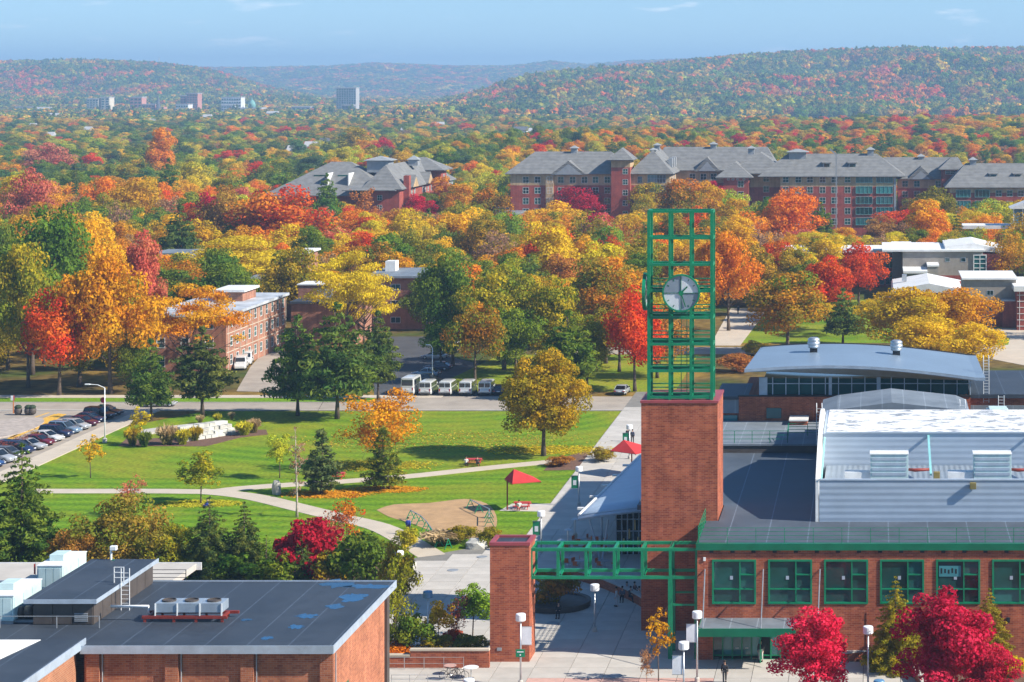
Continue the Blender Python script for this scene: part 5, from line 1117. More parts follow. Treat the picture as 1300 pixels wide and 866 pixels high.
def limbs(H_, clumps, rng, r0, nl=12, top=.8, base=.22, lean=0, bend=.35):
    mb = MB(); z1 = H_*top; K = 7; tr = []
    ph = rng.random()*6
    for i in range(K+1):
        t = i/K; tr.append(Vector((math.sin(ph+t*3)*.02*H_*t+lean*t*H_, math.cos(ph*1.3+t*2.6)*.02*H_*t, z1*t)))
    mb.tube(tr, [r0*(1.45 if i == 0 else 1)*(1-.85*i/K)+.02 for i in range(K+1)], 8)
    idx = rng.permutation(len(clumps))[:nl]
    for j in idx:
        c = Vector(clumps[j][:3]); hz = min(max(c.z-(Vector((c.x, c.y)).length)*.7, base*H_), z1*.95); t = hz/z1
        q = tr[0].lerp(tr[-1], t); i0 = min(int(t*K), K-1); q = tr[i0].lerp(tr[i0+1], t*K-i0)
        m_ = q.lerp(c, .5); m_.z -= bend*.12*(c-q).length
        rr = r0*(1-.8*t)*.5
        mb.tube([q, m_, c], [rr, rr*.6, .02], 5)
        for k in range(3):
            e_ = c+Vector(rng.normal(size=3))*clumps[j][3]*.6; mb.tube([m_.lerp(c, .4+.2*k), e_], [rr*.35, .012], 4)
    return mb
PROTO = {}
def reg(kind, trunk_mb, leaf, Hn, Wn, bark='bark'):
    me = trunk_mb.mesh(kind+'_trunk', True); me.materials.append(M[bark]); PROTO.setdefault(kind, []).append((me, leaf, Hn, Wn))
def broad(kind, seed, H_=14., W=11., nleaf=5200, size=.46, ncl=34, crown0=.24, cr=.2, shape=1.0, surf=.5, m='leaf', rt=.26, nl=13, bark='bark', lobes=4, irr=1.0):
    rng = np.random.default_rng(seed); cl = []
    z0 = crown0*H_; zc = (z0+H_)/2; rz = (H_-z0)/2; ph = rng.random(lobes)*6.28
    tries = 0
    while len(cl) < ncl and tries < 4000:
        tries += 1
        d = rng.normal(size=3); d /= np.linalg.norm(d); rad = rng.random()**.34*.86
        if len(cl) < ncl*.2: rad *= .5
        t = d[2]*rad; prof = (1-.22*shape*t)*(1+irr*.10*math.sin(3*math.atan2(d[1], d[0])+ph[0])+irr*.08*math.sin(2*math.atan2(d[1], d[0])+ph[1]))
        x, y, z = d[0]*rad*W/2*prof, d[1]*rad*W/2*prof, zc+d[2]*rad*rz
        r = W*cr*rng.uniform(.62, 1.1)*(1-.25*max(t, 0))
        if all((x-c[0])**2+(y-c[1])**2+(z-c[2])**2 > (.5*r)**2 for c in cl): cl.append((x, y, z, r, r*rng.uniform(.85, 1.1), r*rng.uniform(.6, .85)))
    p, nr, v = cloud(cl, nleaf, rng, surf)
    # stray sprays break the outline
    reg(kind, limbs(H_, cl, rng, rt*H_/14, nl), leaf_mesh(kind+'_crown', p, nr, size, v, M[m], seed=seed), H_, W, bark)
for s in range(4): broad('maple', 10+s, 14, 11.5, 9500, .38, 46)
for s in range(3): broad('oval', 20+s, 15, 9.5, 9000, .36, 48, .17, .19, 1.3)
for s in range(3): broad('oak', 30+s, 15, 13.5, 10500, .40, 54, .2, .17, .7)
for s in range(2): broad('loose', 40+s, 13, 11, 4600, .34, 40, .13, .17, .8, .2, nl=24)
for s in range(2): broad('bare', 50+s, 13, 10, 1500, .38, 40, .22, .15, .6, .1, nl=36, rt=.2)
broad('dense_gold', 60, 11.6, 10.4, 24000, .25, 130, .10, .125, 1.5, .5, irr=.25)
for s in range(2): broad('hero_red', 63+s, 9, 6.6, 15000, .22, 70, .12, .15, 1.9, .45, rt=.16)
for s in range(2): broad('young', 70+s, 6, 3.6, 2600, .22, 30, .25, .2, 1.1, .4, rt=.10)
broad('sapling', 75, 5, 2.6, 700, .2, 22, .3, .16, .9, .2, nl=18, rt=.08)
for s in range(2): broad('shrub', 80+s, 3, 3.6, 3600, .2, 30, .0, .2, .6, .5, rt=.06)
broad('sparse_col', 85, 11, 2.6, 420, .2, 40, .12, .16, .8, .1, nl=40, rt=.16, bark='bark_pale')
broad('twiggy', 87, 5.5, 4.2, 900, .2, 36, .1, .16, .6, .1, nl=36, rt=.08)
def locust(seed, H_=12., W=15., nleaf=12000, size=.25):
    rng = np.random.default_rng(seed); cl = []
    for k in range(62):
        a = rng.random()*6.283; rr = W/2*math.sqrt(rng.random())*.92; t = rr/(W/2)
        z = H_*(.93-.36*t**1.7)-H_*.42*rng.random()**1.4*(1-.45*t); r = W*rng.uniform(.07, .125)
        cl.append((rr*math.cos(a), rr*math.sin(a), max(z, H_*.34), r*1.25, r*1.25, r*.38))
    p, nr, v = cloud(cl, nleaf, rng, .2, .6); reg('locust', limbs(H_, cl, rng, .24, 26, .62, .2), leaf_mesh('locust_crown', p, nr, size, v, M['leaf'], 1.7, seed), H_, W)
for s in range(3): locust(90+s)
def pine(seed, H_=13., W=9., nleaf=6500, size=.34, dens=1.0, name='pine', crown0=.22, ir=.3):
    rng = np.random.default_rng(seed); cl = []; nt = 13
    for i in range(nt):
        t = i/(nt-1); z = H_*(crown0+(.98-crown0)*t); R = W/2*(1-t)**.62*(1 if t > .1 else .75)*(1+ir*rng.uniform(-1, .6))
        nb = max(2, int((7-4*t)*dens)); a0 = rng.random()*6.28
        for j in range(nb):
            a = a0+6.283*j/nb+rng.uniform(-.35, .35)
            for f in (.45, .85) if R > 1.2 else (.7,):
                rr = R*f*rng.uniform(.8, 1.1); r = max(.45, R*.34*rng.uniform(.8, 1.25)); cl.append((rr*math.cos(a), rr*math.sin(a), z+R*.10*f+rng.uniform(-.3, .3), r, r, r*.42))
    cl.append((0, 0, H_*.97, .5, .5, .6))
    p, nr, v = cloud(cl, nleaf, rng, .25, .5, 1.3); reg(name, limbs(H_, cl, rng, .2*H_/13, 26, .95, .2), leaf_mesh(name+'_crown', p, nr, size, v, M['leaf'], 1.9, seed), H_, W)
for s in range(3): pine(100+s)
for s in range(2): pine(110+s, 7.5, 4.4, 3000, .24, 1.0, 'white_pine', .12, .2)
def spruce(seed, H_=14., W=6.6, nleaf=13000, size=.20, name='spruce'):
    rng = np.random.default_rng(seed); cl = []; nt = 22
    for i in range(nt):
        t = i/(nt-1); z = H_*(.05+.93*t); R = W/2*(1-t)**.85+.12
        nb = max(3, int(9-5*t)); a0 = rng.random()*6.28
        for j in range(nb):
            a = a0+6.283*j/nb+rng.uniform(-.25, .25); Rj = R*rng.uniform(.78, 1.12)
            for f in (.4, .72, .98):
                rr = Rj*f; r = max(.14, Rj*.24*(1.25-f*.55)); cl.append((rr*math.cos(a), rr*math.sin(a), z-Rj*.26*f, r, r, r*.55))
    p, nr, v = cloud(cl, nleaf, rng, .3, .2, 1.3); mb = MB().tube([(0,0,0),(0,0,H_*.98)], [.26,.02], 8)
    reg(name, mb, leaf_mesh(name+'_crown', p, nr, size, v, M['leaf'], 2.0, seed), H_, W)
for s in range(3): spruce(120+s)
for s in range(2): spruce(125+s, 13.2, 9.6, 30000, .21, 'fir')
for s in range(2): broad('bushy', 66+s, 8, 9.5, 16000, .22, 70, .0, .15, .8, .45, rt=.2)
def grass_tuft(seed):
    rng = np.random.default_rng(seed); n = 1500; a = rng.random(n)*6.283; t = rng.random(n)**.8; R = (.18+.75*t**1.5)*rng.random(n)**.5
    p = np.stack([np.cos(a)*R, np.sin(a)*R, 1.55*t*(1-.25*R)*(.75+.25*rng.random(n))], 1); nr = np.stack([np.cos(a+1.57), np.sin(a+1.57), .25*np.ones(n)], 1)+rng.normal(size=(n, 3))*.3
    v = np.stack([t**2.2, rng.random(n), t], 1); reg('grass_tuft', MB().tube([(0,0,0),(0,0,.6)], [.08,.02], 6), leaf_mesh('grass_tuft_crown', p, nr, .13, v, M['leaf'], 4.5, seed), 1.6, 2.0)
grass_tuft(130); grass_tuft(131)
PAL = {'orange':((.64,.19,.010),(.68,.30,.014)),'gold':((.55,.335,.012),(.60,.275,.010)),'yellow':((.70,.47,.016),(.62,.40,.014)),'lemon':((.36,.37,.03),(.55,.44,.03)),
 'red':((.58,.045,.014),(.62,.12,.014)),'crimson':((.40,.010,.030),(.52,.022,.045)),'pink':((.55,.10,.08),(.58,.2,.10)),'green':((.085,.165,.018),(.20,.25,.020)),
 'olive':((.22,.21,.018),(.36,.27,.018)),'pinegreen':((.058,.112,.024),(.175,.215,.032)),'oldgold':((.30,.20,.012),(.54,.27,.012)),'cerise':((.50,.012,.045),(.66,.035,.085)),'rust':((.38,.15,.025),(.46,.23,.035)),'brown':((.30,.17,.09),(.40,.22,.10)),
 'greenorange':((.14,.18,.018),(.60,.22,.012)),'goldgreen':((.17,.20,.018),(.50,.34,.016)),'redorange':((.58,.05,.012),(.62,.21,.012)),'orangegold':((.62,.24,.01),(.60,.36,.014)),
 'brightgreen':((.16,.24,.022),(.26,.32,.03)),'purple':((.22,.05,.06),(.34,.09,.06)),'straw':((.26,.24,.06),(.46,.33,.20)),'teal':((.075,.14,.05),(.13,.19,.055)),'olivered':((.20,.19,.02),(.40,.20,.03))}
CN = {'orange':'orange','gold':'golden','yellow':'bright yellow','lemon':'yellow-green','red':'scarlet','crimson':'crimson','pink':'pinkish red','green':'green','olive':'olive','pinegreen':'dark green','oldgold':'old gold','cerise':'cerise','rust':'rust brown','brown':'bare brown','greenorange':'green and orange','goldgreen':'green and gold','redorange':'red and orange','orangegold':'orange and gold','brightgreen':'bright green','purple':'purplish','straw':'straw coloured','teal':'blue-green','olivered':'olive and red'}
KN = {'maple':'maple_tree','oval':'broadleaf_tree','oak':'oak_tree','loose':'open_crowned_tree','bare':'thinning_tree','dense_gold':'maple_tree','hero_red':'red_maple','young':'young_tree','sapling':'sapling','shrub':'shrub','sparse_col':'birch_tree','twiggy':'twiggy_shrub','locust':'locust_tree','pine':'pine_tree','white_pine':'young_pine','spruce':'spruce_tree','fir':'spruce_tree','bushy':'bushy_tree','grass_tuft':'grass_clump'}
KL = {'maple':'round tree','oval':'tall oval tree','oak':'broad spreading tree','loose':'open crowned tree','bare':'thinning tree','dense_gold':'dense round tree','hero_red':'tree','young':'young tree','sapling':'sapling','shrub':'shrub','sparse_col':'slim bare tree','twiggy':'twiggy bush','locust':'flat topped tree','pine':'pine','white_pine':'young pine','spruce':'spruce','fir':'spruce','bushy':'bushy tree','grass_tuft':'ornamental grass clump'}
PLACED = []
def plant(kind, x, y, w, h, col, label=None, z=None, rz=None, group=None):
    """w = crown width, h = height in metres"""
    k = len(PLACED); tm, lm, Hn, Wn = PROTO[kind][k % len(PROTO[kind])]
    e = bpy.data.objects.new(KN[kind], None); C.objects.link(e); e.location = (x, y, hgt(x, y) if z is None else z); e.rotation_euler = (0, 0, (k*2.39996) % 6.283 if rz is None else rz)
    e.scale = (w/Wn, w/Wn, h/Hn); e.empty_display_size = .5
    t = bpy.data.objects.new('trunk', tm); C.objects.link(t); t.parent = e
    c = bpy.data.objects.new('crown', lm); C.objects.link(c); c.parent = e
    r = random.Random(k*7+1); A, B = PAL[col]; j = [r.uniform(.88, 1.14) for _ in range(3)]
    c['tint_a'] = [a*q for a, q in zip(A, j)]; c['tint_b'] = [a*q for a, q in zip(B, j)]
    e['category'] = 'shrub' if kind in ('shrub', 'twiggy') else 'grass clump' if kind == 'grass_tuft' else 'tree'
    PLACED.append([e, kind, col, x, y, w, h, label, group]); return e
def T(px, base, top, wpx, kind, col, label=None, z=0):
    p = G(px, base, z); s = F/p.y; return plant(kind, p.x, p.y, wpx/s, (base-top)/s*1.02, col, label, z)
# ---- trees on the lawn and round the plaza, one by one
T(690,579,440,122,'dense_gold','oldgold','dense golden round tree alone on the lawn edge beside the promenade')
T(482,596,483,106,'loose','orange','loose orange tree standing on the striped lawn')
T(487,622,548,56,'white_pine','green','young pine in fallen orange leaves in front of the orange tree')
T(408,628,550,60,'white_pine','teal','young blue-green pine in a ring of orange leaves')
T(377,657,533,27,'sparse_col','brown','slim bare birch in front of the lawn path')
T(355,607,545,36,'young','lemon','slim yellow-green young tree beside the lawn path')
T(255,640,570,54,'young','goldgreen','small round yellow-green tree with a person sitting in its shade')
T(115,607,550,34,'sapling','yellow','yellow sapling with a dark trunk guard on the lawn near the cars')
T(178,565,514,30,'sapling','yellow','yellow sapling beside the street lamp and grass clumps')
T(165,655,598,40,'twiggy','pink','thin pinkish sapling in front of the lawn path')
T(192,534,433,64,'pine','pinegreen','narrow pine left of the pair by the street crossing')
T(257,528,418,92,'pine','pinegreen','wide pine with a forked trunk by the side road')
T(378,528,404,84,'pine','pinegreen','dark pine at the left of the clump beside the side road')
T(428,532,388,108,'pine','pinegreen','largest dark pine in the clump beside the side road')
T(480,508,398,66,'pine','pinegreen','dark pine at the right of the clump next to the vans')
T(28,748,565,150,'fir','pinegreen','tall spruce at the left edge behind the flat roofed hall')
T(158,745,622,150,'bushy','olivered','broad olive bushy tree behind the rooftop plant room')
T(108,750,662,95,'bushy','olivered','lower olive bushy tree beside the left spruce')
T(218,745,662,84,'bushy','goldgreen','small green and gold bushy tree beside the spruce pair')
T(266,748,632,104,'fir','pinegreen','left and taller spruce of the pair behind the hall')
T(310,746,638,84,'fir','pinegreen','right spruce of the pair behind the hall')
T(338,748,680,64,'spruce','green','short light green spruce next to the crimson bush')
T(384,746,676,48,'spruce','pinegreen','small spruce in front of the crimson bush')
T(392,738,655,92,'shrub','crimson','vivid crimson bush behind the hall roof')
T(440,700,618,54,'twiggy','redorange','reddish bush above the crimson bush')
T(416,706,645,66,'twiggy','pink','thin pink bush left of the reddish bush')
T(240,748,695,74,'shrub','olive','low olive bush between the bushy tree and spruces')
T(298,750,698,84,'shrub','green','low green bush at the foot of the spruce pair')
T(352,749,702,64,'shrub','green','low green bush right of the spruces')
T(428,750,696,64,'shrub','goldgreen','low gold-green bush right of the crimson bush')
T(72,749,688,80,'shrub','goldgreen','low gold-green bush at the foot of the left spruce')
T(458,752,674,86,'shrub','green','rounded green bush behind the hall roof corner')
T(505,768,690,52,'shrub','olive','olive bush right of the hall roof corner')
T(517,704,668,34,'shrub','lemon','small bright yellow bush near the plaza lamp')
T(502,836,700,70,'bare','olive','drooping half bare tree beside the hall end wall')
T(520,834,776,66,'shrub','green','dense green bush at the foot of the half bare tree')
T(557,822,758,38,'young','yellow','small bright yellow tree behind the garden wall')
T(600,814,736,56,'young','brightgreen','small bright green tree left of the brick pier')
T(580,818,742,36,'twiggy','purple','thin purplish tree between the yellow and green ones')
T(576,823,798,30,'shrub','red','small scarlet shrub at the foot of the purplish tree')
T(595,829,804,52,'shrub','olive','clipped olive hedge plant next to the brick pier')
T(555,832,806,50,'shrub','olive','clipped olive hedge plant behind the garden wall middle')
T(505,836,814,40,'shrub','orange','low orange shrub at the hall end of the garden wall')
T(1036,893,765,112,'hero_red','cerise','crimson tree left of the tall white lamp by the entrance')
T(1203,905,738,140,'hero_red','cerise','largest crimson tree in front of the union windows')
T(1258,915,812,78,'hero_red','cerise','low crimson tree at the bottom right corner')
T(1137,850,733,84,'fir','olive','yellow-green evergreen between the two crimson trees')
T(1256,850,748,80,'fir','olive','yellow-green evergreen right of the largest crimson tree')
T(1288,860,832,40,'shrub','yellow','low yellow shrub at the right edge below the union')
T(836,866,768,40,'sapling','gold','thin sapling with brown leaves in front of the tower base')
T(821,868,812,24,'twiggy','brown','bare twiggy sapling beside the thin brown one')
T(706,772,722,56,'shrub','olivered','bushy small tree in the round plaza planter')
T(8,578,556,30,'twiggy','purple','leftmost purplish twiggy bush in front of the parked cars')
T(26,570,549,30,'twiggy','purple','second purplish twiggy bush in front of the parked cars')
T(40,563,545,24,'twiggy','rust','rusty twiggy bush in front of the parked cars')
T(560,692,672,56,'grass_tuft','straw','straw coloured grass clump at the edge of the sand')
T(585,690,666,44,'shrub','olive','olive bush beside the boulder at the sand edge')
T(622,694,668,32,'shrub','goldgreen','rounded green bush between the sand and the pier')
T(765,586,568,36,'shrub','olive','low dark shrub in the bed beside the promenade')
T(712,592,578,36,'shrub','rust','low rust shrub in the bed under the golden tree')
for i, (px, b_, t_, w_, c_, lb) in enumerate(((168,566,541,22,'goldgreen','left end of the stone terrace'),(183,568,546,20,'green','second at the left end of the stone terrace'),(212,565,538,30,'straw','in front of the stone terrace'),(232,565,543,22,'lemon','right of the pair in front of the stone terrace'),(247,560,540,22,'goldgreen','against the stone terrace'),(254,538,526,12,'straw','behind the stone terrace'),(276,537,524,12,'lemon','on top of the stone terrace end'),(294,533,522,10,'straw','at the far corner of the stone terrace'),(310,553,534,24,'lemon','right of the stone terrace'),(322,550,530,20,'straw','at the far right of the stone terrace'))):
    T(px, b_, t_, w_, 'grass_tuft', c_, 'ornamental grass clump '+lb)
# ---- wooded band, by eye
BAND = [(75,502,364,98,'maple','redorange','vivid red and orange tree at the left edge of the wood'),
(36,492,303,96,'oak','goldgreen',None),(10,470,330,70,'oval','olive',None),(62,440,250,120,'oak','green',None),(140,500,318,118,'oak','gold',None),(118,430,283,80,'maple','yellow',None),(152,455,345,80,'oval','goldgreen',None),
(182,440,284,56,'oval','pink',None),(207,400,338,36,'maple','crimson',None),(238,484,352,140,'locust','orangegold','open branched orange and gold tree in front of the sunlit residence'),(170,500,430,50,'maple','green',None),
(300,388,298,168,'locust','yellow','wide flat yellow tree above the pale roofed residence'),(352,345,234,128,'maple','redorange','large red and orange tree above the yellow trees'),(285,338,238,70,'maple','rust',None),(268,330,240,54,'oval','crimson',None),
(440,447,312,112,'locust','yellow',None),(462,436,345,80,'locust','yellow',None),(478,362,290,130,'locust','yellow',None),(455,410,350,70,'locust','gold',None),(545,372,300,90,'locust','yellow',None),(590,345,263,84,'maple','yellow',None),(520,345,296,70,'bare','brown',None),
(575,465,318,92,'oak','green',None),(640,470,338,104,'oak','goldgreen',None),(603,487,374,70,'maple','greenorange','green and orange tree directly behind the white vans'),(560,470,400,50,'oval','green',None),(655,480,385,80,'oak','green',None),(700,475,345,86,'oak','goldgreen',None),
(722,506,398,96,'pine','green','broad green pine behind the dense golden tree'),(768,440,318,120,'oak','greenorange',None),(806,497,366,86,'maple','red','scarlet tree at the left side of the clock tower'),(745,495,395,60,'oval','olive',None),(740,370,262,90,'bare','olive',None),(790,350,270,70,'bare','rust',None),
(705,308,256,86,'maple','yellow',None),(738,300,236,72,'maple','crimson','crimson tree in front of the stair tower residence'),(690,345,300,90,'locust','yellow',None),(722,322,280,44,'pine','green',None),(640,352,310,70,'locust','gold',None),(820,300,232,56,'maple','goldgreen',None),(870,318,224,86,'oak','greenorange','green and orange tree right of the glazed residence corner'),(905,300,232,46,'maple','crimson',None),
(885,330,263,60,'maple','redorange',None),(925,420,290,84,'oak','orange',None),(950,335,268,70,'maple','orange',None),(1000,330,234,96,'oak','orange','tall orange tree in front of the glazed bay residence'),(960,390,312,80,'maple','goldgreen',None),(1000,450,345,112,'maple','greenorange','red and green tree beside the pale walk'),(1020,350,300,90,'oak','gold',None),
(1042,318,258,44,'pine','green',None),(1090,388,308,72,'maple','red','scarlet tree in front of the brick and glass hall'),(1070,438,368,60,'pine','pinegreen','dark pine between the green-orange and yellow trees'),(1142,456,362,124,'oak','gold',None),(1206,452,360,112,'oak','gold',None),(1178,474,396,112,'oak','yellow',None),(1234,476,408,80,'oak','yellow','yellow tree nearest the right forecourt'),
(1150,312,264,100,'maple','red',None),(1118,318,275,54,'maple','rust',None),(1188,318,232,62,'oval','olive',None),(1205,322,270,54,'maple','lemon',None),(1266,318,252,74,'maple','lemon',None),(1292,358,308,56,'maple','yellow',None),(1240,300,262,40,'maple','goldgreen',None),
(935,472,448,52,'shrub','rust','rust red shrub left of the arched roof'),(960,452,432,40,'shrub','lemon','yellow-green shrub beside the pale walk'),(1238,418,402,12,'sapling','orange','tiny orange sapling by the forecourt entrance'),
(415,300,222,44,'pine','green','green pine in front of the left residence roof'),(365,282,215,40,'pine','green','green pine at the left of the left residence roof'),(462,312,234,56,'bare','rust',None),(530,318,270,60,'maple','goldgreen',None),(600,250,205,50,'maple','orange',None),(620,230,178,40,'oval','goldgreen',None),(580,250,214,30,'maple','redorange',None),(628,280,240,50,'pine','green',None),
(40,320,215,70,'maple','pink',None),(15,300,235,60,'maple','orange',None),(65,300,262,60,'maple','brightgreen',None),(96,285,205,24,'spruce','pinegreen',None),(60,235,182,70,'maple','pink',None),(130,300,225,60,'maple','orange',None),(175,310,220,80,'oak','gold',None),(150,330,250,44,'bare','brown',None),(215,300,255,60,'oval','yellow',None),(245,270,205,60,'maple','lemon',None),(205,240,160,44,'oval','orange',None),(228,210,165,28,'spruce','pinegreen',None),
(485,225,175,44,'maple','crimson',None),(450,215,160,50,'oval','goldgreen',None),(555,225,175,34,'oval','lemon',None),(510,240,190,36,'pine','green',None),(540,420,350,60,'oak','green',None),(330,430,380,30,'shrub','brightgreen',None),(5,420,275,60,'oak','green',None),(100,470,400,60,'oak','rust',None)]
for b_ in BAND: T(*b_)
# ---- the wood between and beyond, filled in at random; the largest stay single trees
SPOT = [(q[3], q[4], q[5]*.5) for q in PLACED]
def blocked(x, y, m=0):
    for a, b_, c, d in FOOT:
        if a-2-m < x < b_+2+m and c-2-m < y < d+2: return True
    return False
def hides(x, y, h):
    """would a tree here stand in front of a facade the photograph shows?"""
    px, pt = PX(x, y, h)
    for a, b_, yy, lim in ((285,366,351,480),(300,352,330,480),(478,545,412,425),(648,802,664,268),(800,880,664,240),(985,1145,667,285),(1205,1300,660,240),(1120,1300,478,362),(1062,1125,498,374),(505,575,325,430),(465,570,690,262),(910,960,386,395),(335,465,690,250),(905,990,664,230),(1145,1205,664,246)):
        if a-8 < px < b_+8 and y < yy and pt < lim: return True
    return False
WCOL = ['green']*6+['goldgreen']*6+['olive']*2+['gold']*6+['yellow']*8+['orange']*4+['orangegold']*4+['rust']*2+['red']*2+['redorange']*2+['crimson']*1+['pink']*1+['lemon']*3+['brown']*3+['brightgreen']*2+['greenorange']*3+['pinegreen']*3
rng = random.Random(5); FILL = []
grid = {}
def free(x, y, r):
    gx_, gy_ = int(x//15), int(y//15)
    for i in range(-1, 2):
        for j in range(-1, 2):
            for (a, b_, q) in grid.get((gx_+i, gy_+j), ()):
                if (a-x)**2+(b_-y)**2 < (r+q)**2*.55: return False
    return True
def put(x, y, r): grid.setdefault((int(x//15), int(y//15)), []).append((x, y, r))
for a, b_, q in SPOT: put(a, b_, q*.8)
def fill(y0, y1, n, wmin, wmax, cols=WCOL, pxr=(-60, 1360)):
    for _ in range(n):
        y = 1/rng.uniform(1/y1, 1/y0) if y1/y0 > 1.5 else rng.uniform(y0, y1); x = XA(rng.uniform(*pxr), y); w = rng.uniform(wmin, wmax)
        if y < 330 or (x > -35 and y < 395) or blocked(x, y, w*.25): continue
        if y < 600 and x > -60 and y < 345: continue
        col = rng.choice(cols); kind = {'pinegreen': rng.choice(['pine', 'pine', 'spruce']), 'brown': 'bare', 'yellow': rng.choice(['locust', 'maple', 'oval'])}.get(col) or rng.choice(['maple', 'maple', 'oak', 'oval', 'oval', 'loose'])
        if kind == 'spruce': w *= .6
        h = w*(rng.uniform(.95, 1.35) if y < 790 else rng.uniform(.85, 1.08) if y < 1250 else rng.uniform(.66, .85))*{'locust': .72, 'oval': 1.2, 'spruce': 1.9, 'pine': 1.25}.get(kind, 1)
        if hides(x, y, h) or not free(x, y, w*.5): continue
        put(x, y, w*.5); FILL.append((kind, x, y, w, h, col))
fill(332, 480, 1500, 8, 13); fill(480, 790, 3500, 8.5, 14)
WRISE = ['green']*8+['teal']*3+['goldgreen']*5+['gold']*4+['yellow']*4+['lemon']*4+['orange']*4+['orangegold']*3+['red']*2+['redorange']*2+['crimson']*1+['brown']*2+['brightgreen']*4+['pinegreen']*3
WLEFT = ['green']*9+['goldgreen']*6+['olive']*3+['gold']*3+['yellow']*5+['lemon']*7+['orange']*2+['red']*1+['brown']*2+['brightgreen']*5+['teal']*6+['pinegreen']*3
fill(790, 1250, 3500, 7.5, 12.5, WLEFT, (-60, 660)); fill(790, 1250, 3500, 7.5, 12.5, WRISE, (640, 1360)); fill(1250, 2300, 7000, 9.5, 15, WLEFT, (-60, 700)); fill(1250, 2300, 3000, 9.5, 15, WRISE, (690, 1360))
FILL.sort(key=lambda f: -f[3]*f[4]/f[2]**2)
NIND = max(0, 296-len([q for q in PLACED if q[1] not in ('shrub', 'twiggy', 'grass_tuft')]))
def seen(f): px, py = PX(f[1], f[2], f[4]*.7); return -20 < px < 1320
IND = [f for f in FILL if seen(f)][:NIND]; ids = {id(f) for f in IND}; REST = [f for f in FILL if id(f) not in ids]
for kind, x, y, w, h, col in IND: plant(kind, x, y, w, h, col, None)
# ---- labels for the trees of the wood: look, neighbour, landmark
LM = [('the sunlit brick residence', -113, 365), ('the low link block', -98, 398), ('the shaded brick residence', -93, 420), ('the brick stair tower', -117, 435), ('the glazed lodge', -155, 475), ('the white vans', -66, 328), ('the clock tower', -17, 200), ('the pale walk', -27, 420), ('the folded white roof', 10, 450), ('the tan panelled hall', 14, 490), ('the brick and glass hall', -8, 505), ('the stair tower residence', -95, 668), ('the middle residence', -52, 685), ('the glazed bay residence', -11, 672), ('the right edge residence', 30, 680), ('the left residence', -175, 700), ('the blue roofed brick block', -112, 660), ('the white pavilion', 30, 562), ('the left picture edge', -160, 400), ('the left picture edge', -240, 620)]
def nearest_lm(x, y): return min(LM, key=lambda l_: (l_[1]-x)**2+((l_[2]-y)*.8)**2)
lab = {}
todo = [q for q in PLACED if not q[7]]
for q in todo:
    e, kind, col, x, y, w, h, _, _ = q; l_ = nearest_lm(x, y); dx, dy = x-l_[1], y-l_[2]
    if y > 790: rel = ('on the wooded rise above' if x > -200 else 'in the wood beyond')
    else: rel = 'behind' if dy > abs(dx)*.9 else 'in front of' if -dy > abs(dx)*.9 else 'left of' if dx < 0 else 'right of'
    o_ = min((p for p in PLACED if p is not q and p[2] != col), key=lambda p: (p[3]-x)**2+(p[4]-y)**2)
    side = 'left' if PX(o_[3], o_[4])[0] < PX(x, y)[0] else 'right'
    size = 'tall ' if h > 16 else 'small ' if h < 9 else ''
    q[7] = '%s%s %s %s %s, %s one at its %s' % (size, CN[col], KL[kind], rel, l_[0], CN[o_[2]], side)
    lab.setdefault(q[7], []).append(q)
ORD = ['first','second','third','fourth','fifth','sixth','seventh','eighth','ninth','tenth']
for L, qs in lab.items():
    if len(qs) > 1:
        qs.sort(key=lambda p: PX(p[3], p[4])[0])
        for i, p in enumerate(qs): p[7] = ' '.join(L.split(',')[0].split())+', %s of %d alike from left' % (ORD[i], len(qs))
for e, kind, col, x, y, w, h, L, g_ in PLACED:
    e['label'] = ' '.join(L.split()[:16])
    e['group'] = g_ or ('grass clumps round the stone terrace' if kind == 'grass_tuft' else 'autumn trees of the campus wood' if y > 330 else 'trees and bushes round lawn and plaza')
# duplicates left over get a plain order word
cnt = {}
for q in PLACED: cnt.setdefault(q[0]['label'], []).append(q)
for L, qs in cnt.items():
    if len(qs) > 1:
        for i, q in enumerate(sorted(qs, key=lambda p: PX(p[3], p[4])[0])): q[0]['label'] = ' '.join(L.split()[:11])+', %s from left' % ORD[i % 10]
# fallen leaves in rings under lawn trees
for px, py, rx, ry, c_, lb in ((416,628,5.5,2.6,(.62,.25,.02),'orange fallen leaves ringed under the blue-green young pine'),(490,622,5.0,2.2,(.60,.26,.02),'orange fallen leaves under the pine before the orange tree'),(470,592,9,4.2,(.42,.30,.03),'yellow fallen leaves scattered below the orange tree'),(700,572,9,4,(.50,.33,.02),'golden fallen leaves scattered round the dense golden tree'),(255,640,5,2.2,(.45,.36,.03),'pale yellow fallen leaves under the small round tree'),(560,560,22,9,(.40,.26,.04),'thin scatter of brown leaves across the striped lawn')):
    p = G(px, py); n_ = 2600; r_ = np.random.default_rng(px); a = r_.random(n_)*6.28; q = np.sqrt(r_.random(n_))*(.6+.5*r_.random(n_))
    P = np.stack([np.cos(a)*q*rx, np.sin(a)*q*ry, .055+.03*r_.random(n_)], 1); nr = np.stack([r_.normal(size=n_)*.25, r_.normal(size=n_)*.25, np.ones(n_)], 1)
    me = leaf_mesh('fallen_leaves', P, nr, .26, np.stack([r_.random(n_)]*3, 1), M['leaf'], 1.3, px); o = link('fallen_leaves', me, None, (p.x, p.y, 0)); o['tint_a'] = list(c_); o['tint_b'] = [c_[0]*1.1, c_[1]*1.4, c_[2]]; tag(o, lb, 'leaves', kind='stuff')
